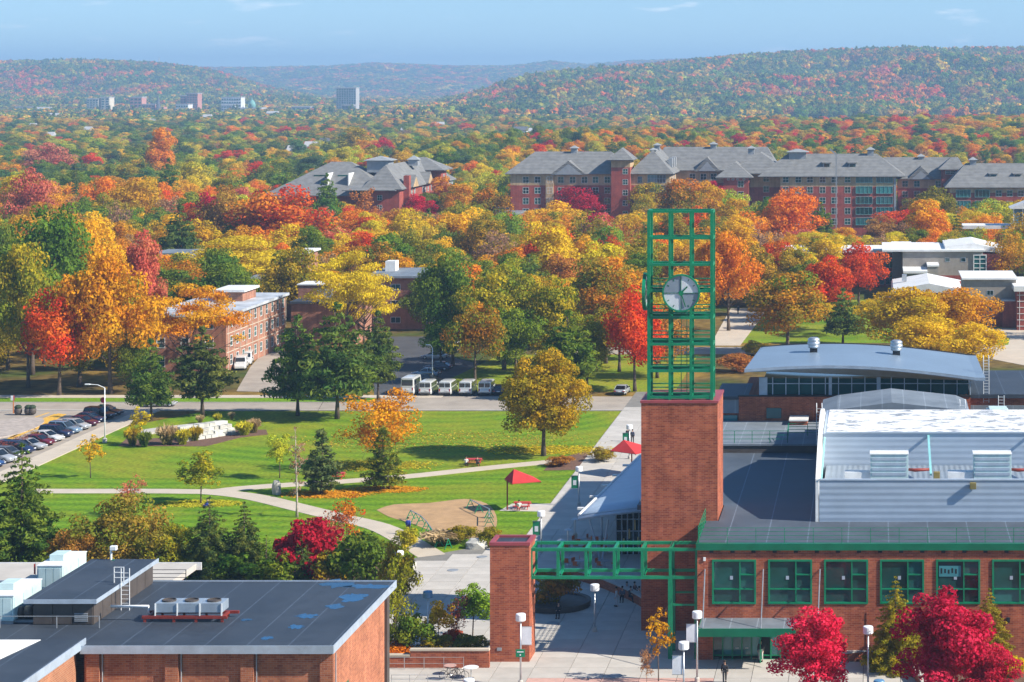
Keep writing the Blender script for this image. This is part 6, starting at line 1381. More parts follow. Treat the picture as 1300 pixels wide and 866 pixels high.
# ------------------------------------------------------------------ vehicles
def loft(rings, closed=True):
    mb = MB(); n = len(rings[0])
    for r in rings: mb.v += [tuple(p) for p in r]
    for i in range(len(rings)-1):
        for k in range(n): mb.f.append((i*n+k, i*n+(k+1) % n, (i+1)*n+(k+1) % n, (i+1)*n+k))
    mb.f.append(tuple(range(n))[::-1]); mb.f.append(tuple((len(rings)-1)*n+k for k in range(n))); return mb
VEH = {'sedan':(4.7,1.8,.92,1.45,(-1.95,1.15),(-1.1,.3)),'suv':(4.6,1.85,1.04,1.70,(-2.2,1.05),(-1.95,.35)),'minivan':(5.0,1.95,1.04,1.75,(-2.42,1.55),(-2.2,.65)),
       'hatch':(4.2,1.78,.98,1.52,(-2.0,1.05),(-1.6,.3)),'van':(5.6,2.05,1.12,2.15,(-2.76,1.85),(-2.66,1.15)),'shuttle':(6.4,2.2,1.3,2.75,(-3.15,2.1),(-3.1,1.5))}
VM = {}
def veh_mesh(kind):
    if kind in VM: return VM[kind]
    L, W, zb, Ht, cb, cr = VEH[kind]; h = W/2; out = {}
    def ring(x, w, z0, z1): return [(x,-w*.9,z0),(x,-w,z0+.18),(x,-w,z0+(z1-z0)*.62),(x,-w*.93,z1-.03),(x,-w*.7,z1),(x,w*.7,z1),(x,w*.93,z1-.03),(x,w,z0+(z1-z0)*.62),(x,w,z0+.18),(x,w*.9,z0)]
    boxy = kind in ('van', 'shuttle'); hood = zb-.06
    st = [(-L/2,.86,.38,zb-.2),(-L/2+.12,.95,.3,zb-.03),(-L/2+.5,1,.24,zb),(cb[0]+.3,1,.22,zb),(cb[1]-.3,1,.22,zb+.01),(cb[1]+.1,.99,.22,hood),(L/2-.55,.97,.24,hood-.13),(L/2-.15,.9,.28,hood-.24),(L/2,.78,.36,hood-.38)]
    st.sort(); out['body'] = (loft([ring(x, w*h, a, b_) for x, w, a, b_ in st]), 'paint')
    def gh(z, x0, x1, w): return [(x0,-w*.8,z),(x0+.12,-w,z),(x1-.25,-w,z),(x1,-w*.75,z),(x1,w*.75,z),(x1-.25,w,z),(x0+.12,w,z),(x0,w*.8,z)]
    a, b_ = gh(zb-.02, cb[0], cb[1], h*.94), gh(Ht-.07, cr[0], cr[1], h*(.9 if boxy else .78))
    out['cabin'] = (loft([a, b_]), 'paint' if boxy else 'glass_car')
    out['roof'] = (loft([gh(Ht-.07, cr[0]-.03, cr[1]+.05, h*(.915 if boxy else .80)), gh(Ht-.01, cr[0]+.1, cr[1]-.15, h*(.8 if boxy else .68))]), 'paint')
    if not boxy:
        p = MB()
        for s in (-1, 1):
            lo = lambda x: Vector((x, s*h*.945, zb-.02)); hi = lambda x: Vector((x, s*h*.79, Ht-.08))
            for u, v in ((cb[0]+.14, cr[0]+.1), ((cb[0]+cb[1])/2-.2, (cr[0]+cr[1])/2-.1), (cb[1]-.2, cr[1]-.2)): p.bar(lo(u), hi(v), .09)
        out['pillar'] = (p, 'paint')
    return VM.setdefault(kind, out)
def vehicle(kind, x, y, rz, col, label, name, group, z=.02):
    L, W, zb, Ht, cb, cr = VEH[kind]; h = W/2
    e = root(name, label, {'van':'van','shuttle':'van','minivan':'car'}.get(kind, 'car'), (x, y, z), rz, group, local=True)
    for nm, (mb, m) in veh_mesh(kind).items():
        k = ('mesh', kind, nm)
        if k not in VM:
            me = mb.mesh(nm, nm != 'pillar' and nm != 'cabin'); bm = bmesh.new(); bm.from_mesh(me); bmesh.ops.recalc_face_normals(bm, faces=list(bm.faces)); bm.to_mesh(me); bm.free()
            if nm in ('body', 'roof'): me.shade_smooth(); me.set_sharp_from_angle(angle=math.radians(40))
            me.materials.append(M[m]); VM[k] = me
        o = link(nm, VM[k], e); o.color = (*col, 1)
    def shared(nm, key, mk, m, loc, parent=e, rz_=0):
        if key not in VM:
            me = mk().mesh(nm, nm in ('tyre', 'rim')); me.materials.append(M[m]); VM[key] = me
        o = link(nm, VM[key], parent); o.location = loc; o.rotation_euler = (0, 0, rz_); return o
    r = .36 if kind in ('van', 'shuttle', 'suv') else .32
    def wheel(): return MB().tube([(0,-.11,0),(0,-.09,0),(0,.09,0),(0,.11,0)], [r*.82,r,r,r*.82], 18)
    def rim(): return MB().tube([(0,-.125,0),(0,-.10,0),(0,.10,0),(0,.125,0)], [r*.25,r*.62,r*.62,r*.25], 12)
    for sx_ in (-L*.31, L*.32):
        for s in (-1, 1):
            w_ = shared('wheel', ('w', r), wheel, 'rubber', (sx_, s*(h-.09), r)); shared('rim', ('rim', r), rim, 'steel', (0, s*.012, 0), w_)
    for s in (-1, 1):
        shared('headlight', 'hl', lambda: MB().box(-.05,.05,-.17,.17,-.07,.07), 'headlight', (L/2-.10, s*h*.62, zb-.38))
        shared('taillight', 'tl'+str(kind in ('van','shuttle')), (lambda: MB().box(-.04,.04,-.08,.08,-.2,.2)) if kind in ('van','shuttle') else (lambda: MB().box(-.04,.04,-.2,.2,-.07,.07)), 'taillight', (-L/2+.02, s*h*.76, zb-.22))
        shared('mirror', 'mi', lambda: MB().box(-.08,.08,-.1,.1,-.07,.08), 'black', (cb[1]-.45, s*(h+.07), zb+.08))
    shared('bumper', ('bu', kind), lambda: MB().box(-.07,.07,-h*.86,h*.86,-.09,.09), 'black', (-L/2+.0, 0, .46))
    shared('number_plate', 'np', lambda: MB().box(-.015,.015,-.24,.24,-.07,.07), 'dark_panel' if kind in ('van','shuttle') else 'white_paint', (-L/2-.02, .0 if kind != 'van' else -.3, zb-.28))
    if kind in ('van', 'shuttle'):
        zc, hh = (zb+Ht)/2, (Ht-zb)*.30
        lean = (cr[0]-cb[0])*.5
        if kind == 'van':
            for s in (-1, 1): shared('rear_window', 'rw', lambda: MB().box(-.03,.05,-.38,.38,-hh,hh), 'glass_car', (cb[0]+lean-.02, s*.45, zc))
        else: shared('rear_window', 'rw2', lambda: MB().box(-.03,.05,-.85,.85,-hh,hh), 'glass_car', (cb[0]+lean-.02, 0, zc))
        for s in (-1, 1):
            for i in range(3): shared('side_window', ('sw', kind, s), lambda: MB().box(-.55,.55,-.03,.03,-hh,hh), 'glass_car', (cb[0]+.85+i*1.25, s*h*.925, zc))
        shared('windscreen', ('ws', kind), lambda: MB().add([(-.05,-.8,-hh),(.0,-.8,-hh),(-.36,-.76,hh),(-.41,-.76,hh),(-.05,.8,-hh),(.0,.8,-hh),(-.36,.76,hh),(-.41,.76,hh)], [(0,1,2,3),(4,7,6,5),(1,5,6,2),(0,3,7,4),(2,6,7,3),(0,4,5,1)]), 'glass_car', ((cb[1]+cr[1])/2+.22, 0, zc))
    return e
CC = {'white':(.70,.71,.70),'silver':(.42,.44,.46),'grey':(.13,.135,.145),'navy':(.012,.022,.07),'darkred':(.16,.008,.018),'lightblue':(.17,.26,.36),'blue':(.03,.08,.22),'maroon':(.09,.008,.025),'black':(.012,.013,.016),'teal':(.05,.12,.14)}
row = [('white','hatch'),('blue','sedan'),('silver','suv'),('grey','hatch'),('navy','minivan'),('silver','sedan'),('darkred','sedan'),('white','sedan'),('navy','suv'),('lightblue','suv'),('silver','hatch'),('maroon','sedan'),('navy','sedan'),('black','suv'),('black','sedan')]
KW = {'hatch':'hatchback','sedan':'sedan','suv':'tall wagon','minivan':'minivan'}
CW = {'white':'white','silver':'silver','grey':'dark grey','navy':'navy','darkred':'dark red','lightblue':'pale blue','blue':'blue','maroon':'maroon','black':'black','teal':'teal'}
rng = random.Random(3)
ordn = ['nearest','second','third','fourth','fifth','sixth','seventh','eighth','ninth','tenth','eleventh','twelfth','thirteenth','fourteenth','farthest']
for i, (c, k) in enumerate(row):
    L = VEH[k][0]; y = 262.5+3.18*i
    vehicle(k, -108.6-L/2*.97+rng.uniform(-.25, .2), y, math.radians(-12+rng.uniform(-2, 2)), CC[c], '%s %s parked by the lawn sidewalk, %s car in the row' % (CW[c], KW[k], ordn[i]), 'parked_car', 'cars parked beside the lawn')
for i, px in enumerate((517, 539, 564, 589.5, 614)):
    p = G(px, 503.5); kind = 'shuttle' if i == 0 else 'van'; L = VEH[kind][0]
    vehicle(kind, p.x, p.y+L/2+.3, math.radians(90-1.5+i*.6), CC['white'], ['tall white shuttle van with one wide rear window','white passenger van second in the row, beside the lamp','white passenger van in the middle of the row','white passenger van fourth in the row behind the lawn','white passenger van nearest the golden tree'][i], 'parked_van', 'white vans parked behind the lawn', .03)
p = G(632, 503); vehicle('sedan', p.x, p.y+2.6, math.radians(90), CC['navy'], 'dark blue sedan parked right of the white vans', 'parked_car', 'cars behind the white vans', .03)
for px, py, rz, c, k, lb in ((545,488,-8,'black','suv','black wagon parked just behind the white vans'),(541,478,170,'lightblue','sedan','pale blue sedan in the rear lot beside the lamp'),(556,470,172,'navy','sedan','navy sedan behind the pale blue one'),(552,456,172,'silver','sedan','silver sedan in the middle of the rear lot'),(566,450,172,'black','hatch','black hatchback half hidden by the trees'),(568,440,170,'silver','sedan','silver sedan in the deep shade of the rear lot'),(577,432,170,'navy','suv','navy wagon at the far end of the rear lot')):
    p = G(px, py); vehicle(k, p.x, p.y, math.radians(rz), CC[c], lb, 'parked_car', 'cars in the rear lot', .03)
p = G(204, 516); vehicle('sedan', p.x, p.y, math.radians(5), CC['silver'], 'silver sedan driving on the street behind the narrow pine', 'moving_car', None)
p = G(790, 500); vehicle('sedan', p.x, p.y, math.radians(85), CC['silver'], 'silver sedan on the street beside the clock tower', 'moving_car', None, .03)
for px, py, lb in ((306,468,'white passenger van by the sunlit residence'),(313,462,'white van behind the one by the sunlit residence')):
    p = G(px, py); vehicle('van', p.x, p.y, math.radians(-78), CC['white'], lb, 'parked_van', 'white vans by the residence', .05)
p = G(897, 509); 
# ------------------------------------------------------------------ people
def skin_mesh(name, verts, edges, radii, m, root_i=0):
    me = bpy.data.meshes.new(name); me.from_pydata(verts, edges, []); o = bpy.data.objects.new(name, me); C.objects.link(o)
    md = o.modifiers.new('s', 'SKIN'); md.use_smooth_shade = True
    sv = me.skin_vertices[0].data
    for i, r in enumerate(radii): sv[i].radius = (r, r) if not hasattr(r, '__len__') else r; sv[i].use_root = (i == root_i)
    sb = o.modifiers.new('u', 'SUBSURF'); sb.levels = 1; sb.render_levels = 1
    dg = bpy.context.evaluated_depsgraph_get(); out = bpy.data.meshes.new_from_object(o.evaluated_get(dg)); bpy.data.objects.remove(o); bpy.data.meshes.remove(me)
    out.name = name; out.materials.clear(); out.materials.append(M[m]); out.shade_smooth(); return out
PM = {}
def person_mesh(pose):
    if pose in PM: return PM[pose]
    if pose == 'sit':
        pel = (0,0,.50); ch = (0,-.06,.86); nk = (0,-.05,1.06)
        legs = [[(s*.10,.02,.50),(s*.12,.42,.50),(s*.12,.46,.08),(s*.12,.60,.05)] for s in (-1, 1)]
        arms = [[(s*.19,-.06,1.0),(s*.25,.06,.74),(s*.16,.30,.66),(s*.13,.38,.66)] for s in (-1, 1)]
    else:
        k = .24 if pose == 'walk' else .04
        pel = (0,0,.95); ch = (0,.02,1.30); nk = (0,.03,1.50)
        legs = [[(s*.10,0,.93),(s*.10,s*k*.7+.04,.50),(s*.10,s*k-(.12 if s*k < 0 else 0),.08),(s*.10,s*k+.13,.04)] for s in (-1, 1)]
        arms = [[(s*.19,.02,1.42),(s*.25,-s*k*.5,1.14),(s*.24,-s*k*.7+.08,.90),(s*.23,-s*k*.7+.12,.80)] for s in (-1, 1)]
    V = [pel, ch, nk, (nk[0], nk[1]+.02, nk[2]+.10), (nk[0], nk[1]+.04, nk[2]+.22), (nk[0], nk[1]+.02, nk[2]+.29)]; E = [(0,1),(1,2),(2,3),(3,4),(4,5)]; R = [(.14,.10),(.155,.10),.055,.075,.085,.05]
    for L in legs:
        b_ = len(V); V += L; E += [(0,b_),(b_,b_+1),(b_+1,b_+2),(b_+2,b_+3)]; R += [.085,.06,.042,.035]
    for A in arms:
        b_ = len(V); V += A; E += [(1,b_),(b_,b_+1),(b_+1,b_+2),(b_+2,b_+3)]; R += [.055,.042,.034,.03]
        hand = Vector(A[3]); d = (hand-Vector(A[2])).normalized()
        for f_ in range(4):
            b2 = len(V); o_ = Vector((0,(f_-1.5)*.018,0)); V += [tuple(hand+o_+d*.05), tuple(hand+o_+d*(.10-.008*abs(f_-1.3)))]; E += [(b_+3,b2),(b2,b2+1)]; R += [.009,.008]
        b2 = len(V); V += [tuple(hand+Vector((0,.04,0))+d*.03)]; E += [(b_+3,b2)]; R += [.009]
    out = {'body': skin_mesh('body', V, E, R, 'skin')}
    V = [pel, tuple(Vector(pel).lerp(Vector(ch), .5)), ch, tuple(Vector(ch).lerp(Vector(nk), .6))]; E = [(0,1),(1,2),(2,3)]; R = [(.165,.125),(.165,.125),(.185,.13),.09]
    for A in arms: b_ = len(V); V += A[:3]; E += [(2,b_),(b_,b_+1),(b_+1,b_+2)]; R += [.075,.06,.05]
    out['shirt'] = skin_mesh('shirt', V, E, R, 'cloth', 1)
    V = [pel]; E = []; R = [(.165,.12)]
    for L in legs: b_ = len(V); V += L[:3]; E += [(0,b_),(b_,b_+1),(b_+1,b_+2)]; R += [.105,.08,.062]
    out['trousers'] = skin_mesh('trousers', V, E, R, 'cloth')
    hz = Vector((nk[0], nk[1]+.015, nk[2]+.2)); mb = MB()
    mb.lathe([(.098,-.03),(.108,.03),(.10,.08),(.07,.115),(.02,.13)], hz, 12); me = mb.mesh('hair', True); me.materials.append(M['cloth']); out['hair'] = me
    sh = MB()
    for L in legs: q = Vector(L[3]); sh.box(q.x-.05, q.x+.05, q.y-.16, q.y+.1, 0, .09)
    me = sh.mesh('shoes'); me.materials.append(M['rubber']); out['shoes'] = me
    return PM.setdefault(pose, out)
def person(pos, rz, pose, shirt, trousers, label, z=0, hair=(.03,.02,.015)):
    e = root('person', label, 'person', (pos[0], pos[1], z), rz, local=True)
    for nm, me in person_mesh(pose).items():
        o = link(nm, me, e); o.color = {'shirt': (*shirt, 1), 'trousers': (*trousers, 1), 'hair': (*hair, 1)}.get(nm, (1, 1, 1, 1))
    return e
DK, WH, BL = (.02,.02,.025), (.7,.7,.7), (.03,.06,.35); SL = .07
person(G(920,868), math.radians(185), 'walk', DK, DK, 'person in black walking past the entrance lamps', SL)
person(G(966,841), math.radians(170), 'stand', DK, (.6,.58,.56), 'person in a dark top and white bottoms at the open green door', SL)
person(G(797,561), 0, 'stand', DK, DK, 'left of two dark clothed people on the promenade beside a lamp', SL)
person(G(803,563), 0, 'walk', (.05,.06,.1), DK, 'right of two dark clothed people on the promenade beside a lamp', SL)
person(G(518,679), 0, 'walk', BL, DK, 'person in a blue jacket walking beside the sand', .06)
person(G(263,643), math.radians(120), 'sit', BL, (.03,.04,.2), 'person in blue sitting in the small tree shade', -.38)
person(G(937,399), 0, 'walk', DK, DK, 'tiny person in black walking on the pale walk', .05)
person(G(783,771), math.radians(90), 'stand', (.55,.6,.65), (.5,.55,.6), 'person in pale clothes standing by the shaded seat wall', SL)
# ------------------------------------------------------------------ lamps, signs, furniture
def drum_lamp(label, px, Y, h, banner=None, side=1, name='lamp_post', head='lamp_white'):
    x = XA(px, Y); e = root(name, label, 'lamp post', (x, Y, SL-.02), group='drum headed lamp posts')
    MB().tube([(x,Y,SL-.02),(x,Y,h-.5)], [.085,.06], 10).build('pole', M['steel'], e, True)
    MB().lathe([(.2,0),(.2,.35),(.14,.42),(.1,.45)], (x,Y,SL-.02), 12).build('base', M['concrete'], e)
    MB().lathe([(.1,-.55),(.36,-.5),(.40,-.45),(.40,0),(.36,.06),(.05,.1)], (x,Y,h-.06), 18).build('drum_head', M[head], e)
    if banner:
        z1 = h-1.05; b_ = MB().box(x+side*.1, x+side*.86, Y-.015, Y+.015, z1-1.4, z1).build('banner', M[banner], e)
        for z in (z1+.03, z1-1.43): MB().bar((x, Y, z), (x+side*.9, Y, z), .035).build('banner_arm', M['steel'], e)
        if banner == 'green': MB().box(x+side*.3, x+side*.66, Y-.03, Y-.017, z1-1.05, z1-.5).build('banner_emblem', M['banner'], e)
    return e
drum_lamp('tall lamp with white banner left of the union entrance', 885, 170, 5.75, 'banner', -1)
drum_lamp('nearer lamp with white banner at the bottom edge left of the entrance', 868, 160.7, 5.75, 'banner', -1)
l_ = drum_lamp('tall lamp with a white banner and green sign in front of the brick pier', 661, 169.2, 5.75, 'banner', 1)
x = XA(661, 169.2)
s_ = MB().box(x-.36, x+.36, 169.02, 169.08, 2.35, 2.95).build('street_sign', M['green'], l_)
MB().box(x-.26, x+.26, 169.0, 169.015, 2.72, 2.80).box(x-.05, x+.05, 169.0, 169.015, 2.45, 2.58).build('sign_lettering', M['banner'], s_)
drum_lamp('plain white drum lamp between the two crimson trees', 1102, 165.3, 5.75)
drum_lamp('drum lamp whose head just shows at the bottom edge near the tables', 595, 150.7, 5.75)
drum_lamp('drum lamp with a blue head behind the garden wall', 543, 178.2, 5.4, head='blue_head') if M.setdefault('blue_head', mat('blue_lamp_head', (.10,.22,.36), .35)) else 0
drum_lamp('low lamp with a blue head at the bottom beside the crimson trees', 1116, 152, 5.3, head='blue_head')
drum_lamp('shaded lamp under the green gantry', 755, 185.7, 4.2)
drum_lamp('lamp with green banner beside the promenade left of the white canopy', 735, 241, 4.5, 'green', -1)
drum_lamp('lamp with green banner just behind the green gantry', 687, 217, 4.3, 'green', -1)
drum_lamp('lamp with green banner at the far end of the white canopy', 799, 271, 4.4, 'green', -1)
drum_lamp('small lamp among the bushes left of the plaza', 507, 198, 4.4)
drum_lamp('lamp whose white head shows at the bottom edge left of the brown sapling', 848, 152.5, 4.5)
def street_lamp(label, px, py, h, arm):
    p = G(px, py); e = root('street_lamp', label, 'street lamp', p, group='tall street lamps')
    MB().tube([p, p+Vector((0,0,h))], [.09,.06], 10).build('pole', M['lamp_white'], e, True); MB().tube([p+Vector((0,0,h)), p+Vector((arm*.4,0,h+.4)), p+Vector((arm,0,h+.5))], .05, 6).build('arm', M['lamp_white'], e)
    MB().box(p.x+arm-.35, p.x+arm+.35, p.y-.15, p.y+.15, h+.4, h+.55).build('lamp_head', M['lamp_white'], e, bevel=.04); MB().lathe([(.3,0),(.3,.5),(.2,.6)], p, 12).build('base', M['concrete'], e)
street_lamp('tall white street lamp between the parked cars and the lawn', 133, 562, 7.3, -2.3)
street_lamp('tall white street lamp behind the white vans', 549, 488, 5.8, -.7)
p = G(131, 530); e = root('stop_sign', 'red octagonal sign on a post beside the parked cars', 'sign', p)
MB().tube([p, p+Vector((0,0,2.9))], .04, 6).build('post', M['steel'], e)
MB().prism_y([(p.x+.42*math.cos(math.pi/8+k*math.pi/4), 2.5+.42*math.sin(math.pi/8+k*math.pi/4)) for k in range(8)], p.y-.06, p.y-.045).build('octagon', mat('sign_red', (.40,.01,.03), .5), e)
MB().box(p.x-.5, p.x-.05, p.y-.06, p.y-.045, .9, 1.9).build('green_panel', M['green'], e)
p = G(17, 525); e = root('island_sign', 'white and red sign on an orange post at the traffic island', 'sign', p)
MB().bar(p, p+Vector((0,0,2.6)), .12).build('post', mat('orange_post', (.5,.16,.04), .6), e); MB().box(p.x-.35, p.x+.02, p.y-.1, p.y-.065, 1.9, 2.6).build('panel', M['white_paint'], e); MB().box(p.x+.03, p.x+.2, p.y-.1, p.y-.068, 1.9, 2.6).build('panel', M['red_plastic'], e)
for px, lb in ((23,'dark barrel planter next to the island sign'),(36,'left of two dark barrel planters on the island'),(41,'right of two dark barrel planters on the island')):
    p = G(px, 527); e = root('barrel_planter', lb, 'planter', p, group='barrels on the traffic island')
    MB().lathe([(.4,.13),(.55,.4),(.55,.8),(.45,1.0),(.4,1.0)], p, 14).build('barrel', M['dark_panel'], e, True)
    MB().lathe([(.5,1.0),(.55,1.2),(.3,1.45),(.05,1.5)], p, 9).build('plant', mat('dark_shrub', (.03,.05,.025), .9), e)
def umbrella(label, px, py, zpole, r, off, rz):
    p = G(px, py); e = root('shade_canopy', label, 'umbrella', p, group='red shade canopies')
    MB().tube([p, p+Vector((0,0,zpole))], .08, 8).build('pole', M['rust_red'], e)
    c = p+Vector((off, 0, zpole)); ap = c+Vector((-.45*r, .1*r, 1.25))
    cs = [c+Vector((r*math.cos(rz+k*math.pi/2), r*math.sin(rz+k*math.pi/2), .05)) for k in range(4)]
    mb = MB(); mb.add([ap]+cs, [(0,1,2),(0,2,3),(0,3,4),(0,4,1)]); mb.add([ap-Vector((0,0,.06))]+[q-Vector((0,0,.05)) for q in cs], [(0,2,1),(0,3,2),(0,4,3),(0,1,4)]); mb.build('canopy', M['umbrella'], e)
    for q in cs: MB().bar(p+Vector((0,0,zpole-.15)), q-Vector((0,0,.1)), .05).build('rib', M['rust_red'], e)
umbrella('pointed red shade canopy beside the sand patch', 644, 648, 3.35, 2.35, 1.75, math.radians(-20))
umbrella('pointed red shade canopy half hidden by the clock tower', 802, 603, 3.0, 2.9, .3, math.radians(10))
umbrella('red shade canopy hidden behind the white canopy edge', 820, 640, 3.0, 2.4, .3, math.radians(10))
def table(label, px, py, col, group=None, persons=()):
    p = G(px, py); e = root('picnic_table', label, 'picnic table', p, group=group); x, y = p.x, p.y; m = M[col]
    MB().box(x-.95, x+.95, y-.4, y+.4, .72, .78).build('top', m, e)
    for s in (-1, 1):
        MB().box(x-.95, x+.95, y+s*.75-.14, y+s*.75+.14, .43, .48).build('seat', m, e)
        MB().bar((x+s*.7, y-.85, .02), (x+s*.7, y-.12, .715), .07).build('leg', m, e); MB().bar((x+s*.7, y+.85, .02), (x+s*.7, y+.12, .715), .07).build('leg', m, e); MB().bar((x+s*.7, y-.75, .40), (x+s*.7, y+.75, .40), .06).build('brace', m, e)
    return e
table('red picnic table in the tree shade above the sand', 602, 590, 'red_plastic', 'red picnic tables'); p = G(598, 592)
person(p+Vector((-.5,-.6,0)), 0, 'sit', WH, DK, 'person in white at the red table in the tree shade', 0); person(p+Vector((.9,-.5,0)), 0, 'sit', (.06,.05,.05), DK, 'person in dark clothes at the red table in the tree shade', 0)
table('red picnic table under the red canopy beside the sand', 663, 646, 'red_plastic', 'red picnic tables'); person(G(659,650), math.radians(20), 'sit', WH, (.5,.12,.1), 'person in white at the red table under the canopy', 0)
table('pinkish red picnic table by the blue-green young pine', 428, 608, 'red_plastic', 'red picnic tables'); person(G(427,609), 0, 'sit', (.55,.08,.15), DK, 'person in pink at the table by the young pine', 0)
e = sheet('canopy_pad', [tuple(G(a, b_)[:2]) for a, b_ in ((634,649),(690,650),(712,640),(650,640))], .058, M['concrete'], 'concrete pad under the red canopy')
# cafe tables at the bottom edge and under the white canopy
def cafe(label, x, y, col, h=.74, r=.5):
    e = root('cafe_table', label, 'table', (x, y, SL), group='round cafe tables')
    MB().lathe([(r,h-.04),(r+.02,h-.02),(r,h)], (x,y,SL), 18).build('top', M[col], e); MB().tube([(x,y,SL),(x,y,SL+h-.04)], .04, 8).build('leg', M['steel'], e); MB().lathe([(.28,0),(.26,.03),(.05,.05)], (x,y,SL), 12).build('base', M['steel'], e)
def chair(label, x, y, rz, col):
    e = root('cafe_chair', label, 'chair', (x, y, SL), rz, 'orange chairs under the white canopy', local=True)
    MB().box(-.22,.22,-.22,.22,.43,.47).build('seat', M[col], e); MB().box(-.22,.22,.2,.24,.5,.88).build('backrest', M[col], e)
    for a in (-.19,.19):
        for b_ in (-.19,.19): MB().bar((a,b_,0),(a,b_,.43),.03).build('leg', M['steel'], e)
p = G(575, 852); cafe('round brown cafe table beside the bicycle', p.x, p.y-1.2, 'pave_red'); p = G(598, 862); cafe('round white cafe table right of the bicycle', p.x, p.y, 'white_paint', .9, .6)
M['orange_plastic'] = mat('orange_plastic', (.55,.12,.03), .5); rng = random.Random(11)
k = 0
for (px, py) in ((720,700),(738,693),(752,706),(736,722),(722,718),(758,690),(775,702),(768,722)):
    p = G(px, py); k += 1; wd = ['first','second','third','fourth','fifth','sixth','seventh','eighth'][k-1]
    cafe('round table under the white canopy, %s from the promenade side' % wd, p.x, p.y, 'trim_grey')
    for a in (0.4, 2.6, 4.5):
        a += rng.uniform(-.3, .3); chair('orange chair %s the %s table under the white canopy' % ('right of' if a < 1 else 'left of' if a < 3.2 else 'in front of', wd), p.x+.85*math.cos(a), p.y+.85*math.sin(a), a-math.pi/2, 'orange_plastic')
# people sitting by the seat wall
for i, (dx, c1) in enumerate(((790,(.1,.12,.16)),(796,(.45,.5,.55)),(801,(.05,.05,.07)),(806,(.2,.1,.1)),(812,(.5,.52,.55)))):
    p = G(dx, 764-(i % 2)*6); person(p, math.radians(180+20*i), 'sit', c1, DK, '%s of five people sitting near the shaded seat wall, counted from left' % ORD[i], SL)
p = G(709, 785); person(p, math.radians(180), 'sit', DK, DK, 'person in black sitting on the round planter edge', .12)
# round planter under the gantry
p = G(706, 770); e = root('round_planter', 'dark round planter bench below the green gantry', 'planter', p)
MB().lathe([(3.1,.05),(3.2,.5),(3.2,.62),(2.8,.64),(2.75,.5)], p, 28).build('bench_ring', M['dark_panel'], e); MB().lathe([(2.7,.05),(2.7,.45),(.3,.5)], p, 20).build('soil', M['mulch'], e)
# green A-frame racks round the sand
def rack(label, pts):
    P = [G(*q) for q in pts]; e = root('bike_rack', label, 'bike rack', P[0], group='green racks round the sand')
    for a, b_ in zip(P, P[1:]):
        MB().tube([a+Vector((0,0,1.05)), b_+Vector((0,0,1.05))], .05, 6).build('rail', M['steel'], e)
        d = (b_-a).normalized(); q = Vector((-d.y, d.x, 0))
        n_ = max(1, int((b_-a).length/1.6))
        for i in range(n_+1):
            c = a.lerp(b_, i/max(n_, 1))
            for s in (-1, 1): MB().bar(c+q*s*.5+Vector((0,0,.05)), c+Vector((0,0,1.02)), .07).build('leg', M['green'], e)
            MB().bar(c+q*.3+Vector((0,0,.5)), c-q*.3+Vector((0,0,.5)), .06).build('brace', M['green'], e)
rack('long green rack curving along the left of the sand', ((521,660),(534,667),(541,674),(548,684),(557,695),(569,697)))
rack('short green rack at the right of the sand', ((597,646),(608,652),(621,658),(621,669)))
def rock(label, px, py, w, h, seed, name='boulder'):
    p = G(px, py); rng_ = random.Random(seed); bm = bmesh.new(); bmesh.ops.create_icosphere(bm, subdivisions=2, radius=1)
    for v in bm.verts: k_ = 1+rng_.uniform(-.16, .16); v.co = Vector((v.co.x*w/2*k_, v.co.y*w*.4*k_, max(v.co.z, -.5)*h/1.5*k_))
    bmesh.ops.translate(bm, verts=bm.verts, vec=(0,0,h*.33)); me = bpy.data.meshes.new(name); bm.to_mesh(me); bm.free(); me.materials.append(M['stone']); tag(link(name, me, None, p), label, 'boulder')
rock('pale boulder at the sand edge behind the brick pier', 604, 696, 2.4, 1.0, 1); rock('upright grey stone where the lawn paths meet', 351, 628, 1.1, 1.75, 2); rock('pale rock beside the bushes left of the plaza', 518, 722, 1.6, .9, 3)
# stacked stone terrace
e = root('stone_terrace', 'stepped terrace of pale stacked stones between grass clumps', 'terrace', G(262,556))
A, B = G(226,562), G(299,551); d = (B-A); Ln = d.length; d.normalize(); q = Vector((-d.y, d.x, 0)); rng = random.Random(8)
for t in range(4):
    s = rng.uniform(0, .3)
    while s < Ln-.3:
        w_ = rng.uniform(.7, 1.35)
        if s > t*.35:
            c = A+d*(s+w_/2)+q*(t*.75+rng.uniform(-.08,.08)); hh = .42+rng.uniform(-.05,.06); mb = MB(); dd = .5+rng.uniform(0,.25)
            pts = [c+d*(a*w_/2*.95)+q*(b_*dd) for a, b_ in ((-1,-1),(1,-1),(1,1),(-1,1))]; pts = [(p_.x+rng.uniform(-.07,.07), p_.y+rng.uniform(-.07,.07)) for p_ in pts]
            mb.prism(pts, max(0, t*.42-.1), t*.42+hh); mb.build('stone', M['stone'], e, bevel=.05)
        s += w_
MB().prism(ribbon([G(166,553), G(200,548), G(232,544), G(262,541)], 3.0), .0, .3).build('paved_top', M['concrete'], e)
sheet('terrace_bed', [tuple(G(a, b_)[:2]) for a, b_ in ((150,567),(262,567),(305,556),(340,552),(338,546),(300,546),(225,556),(160,558))], .07, M['mulch'], 'mulch bed in front of the stone terrace')
sheet('tree_bed', [tuple(G(a, b_)[:2]) for a, b_ in ((690,598),(735,597),(772,582),(776,572),(745,572),(720,580),(700,588))], .065, M['mulch'], 'mulch bed beside the promenade under the golden tree')
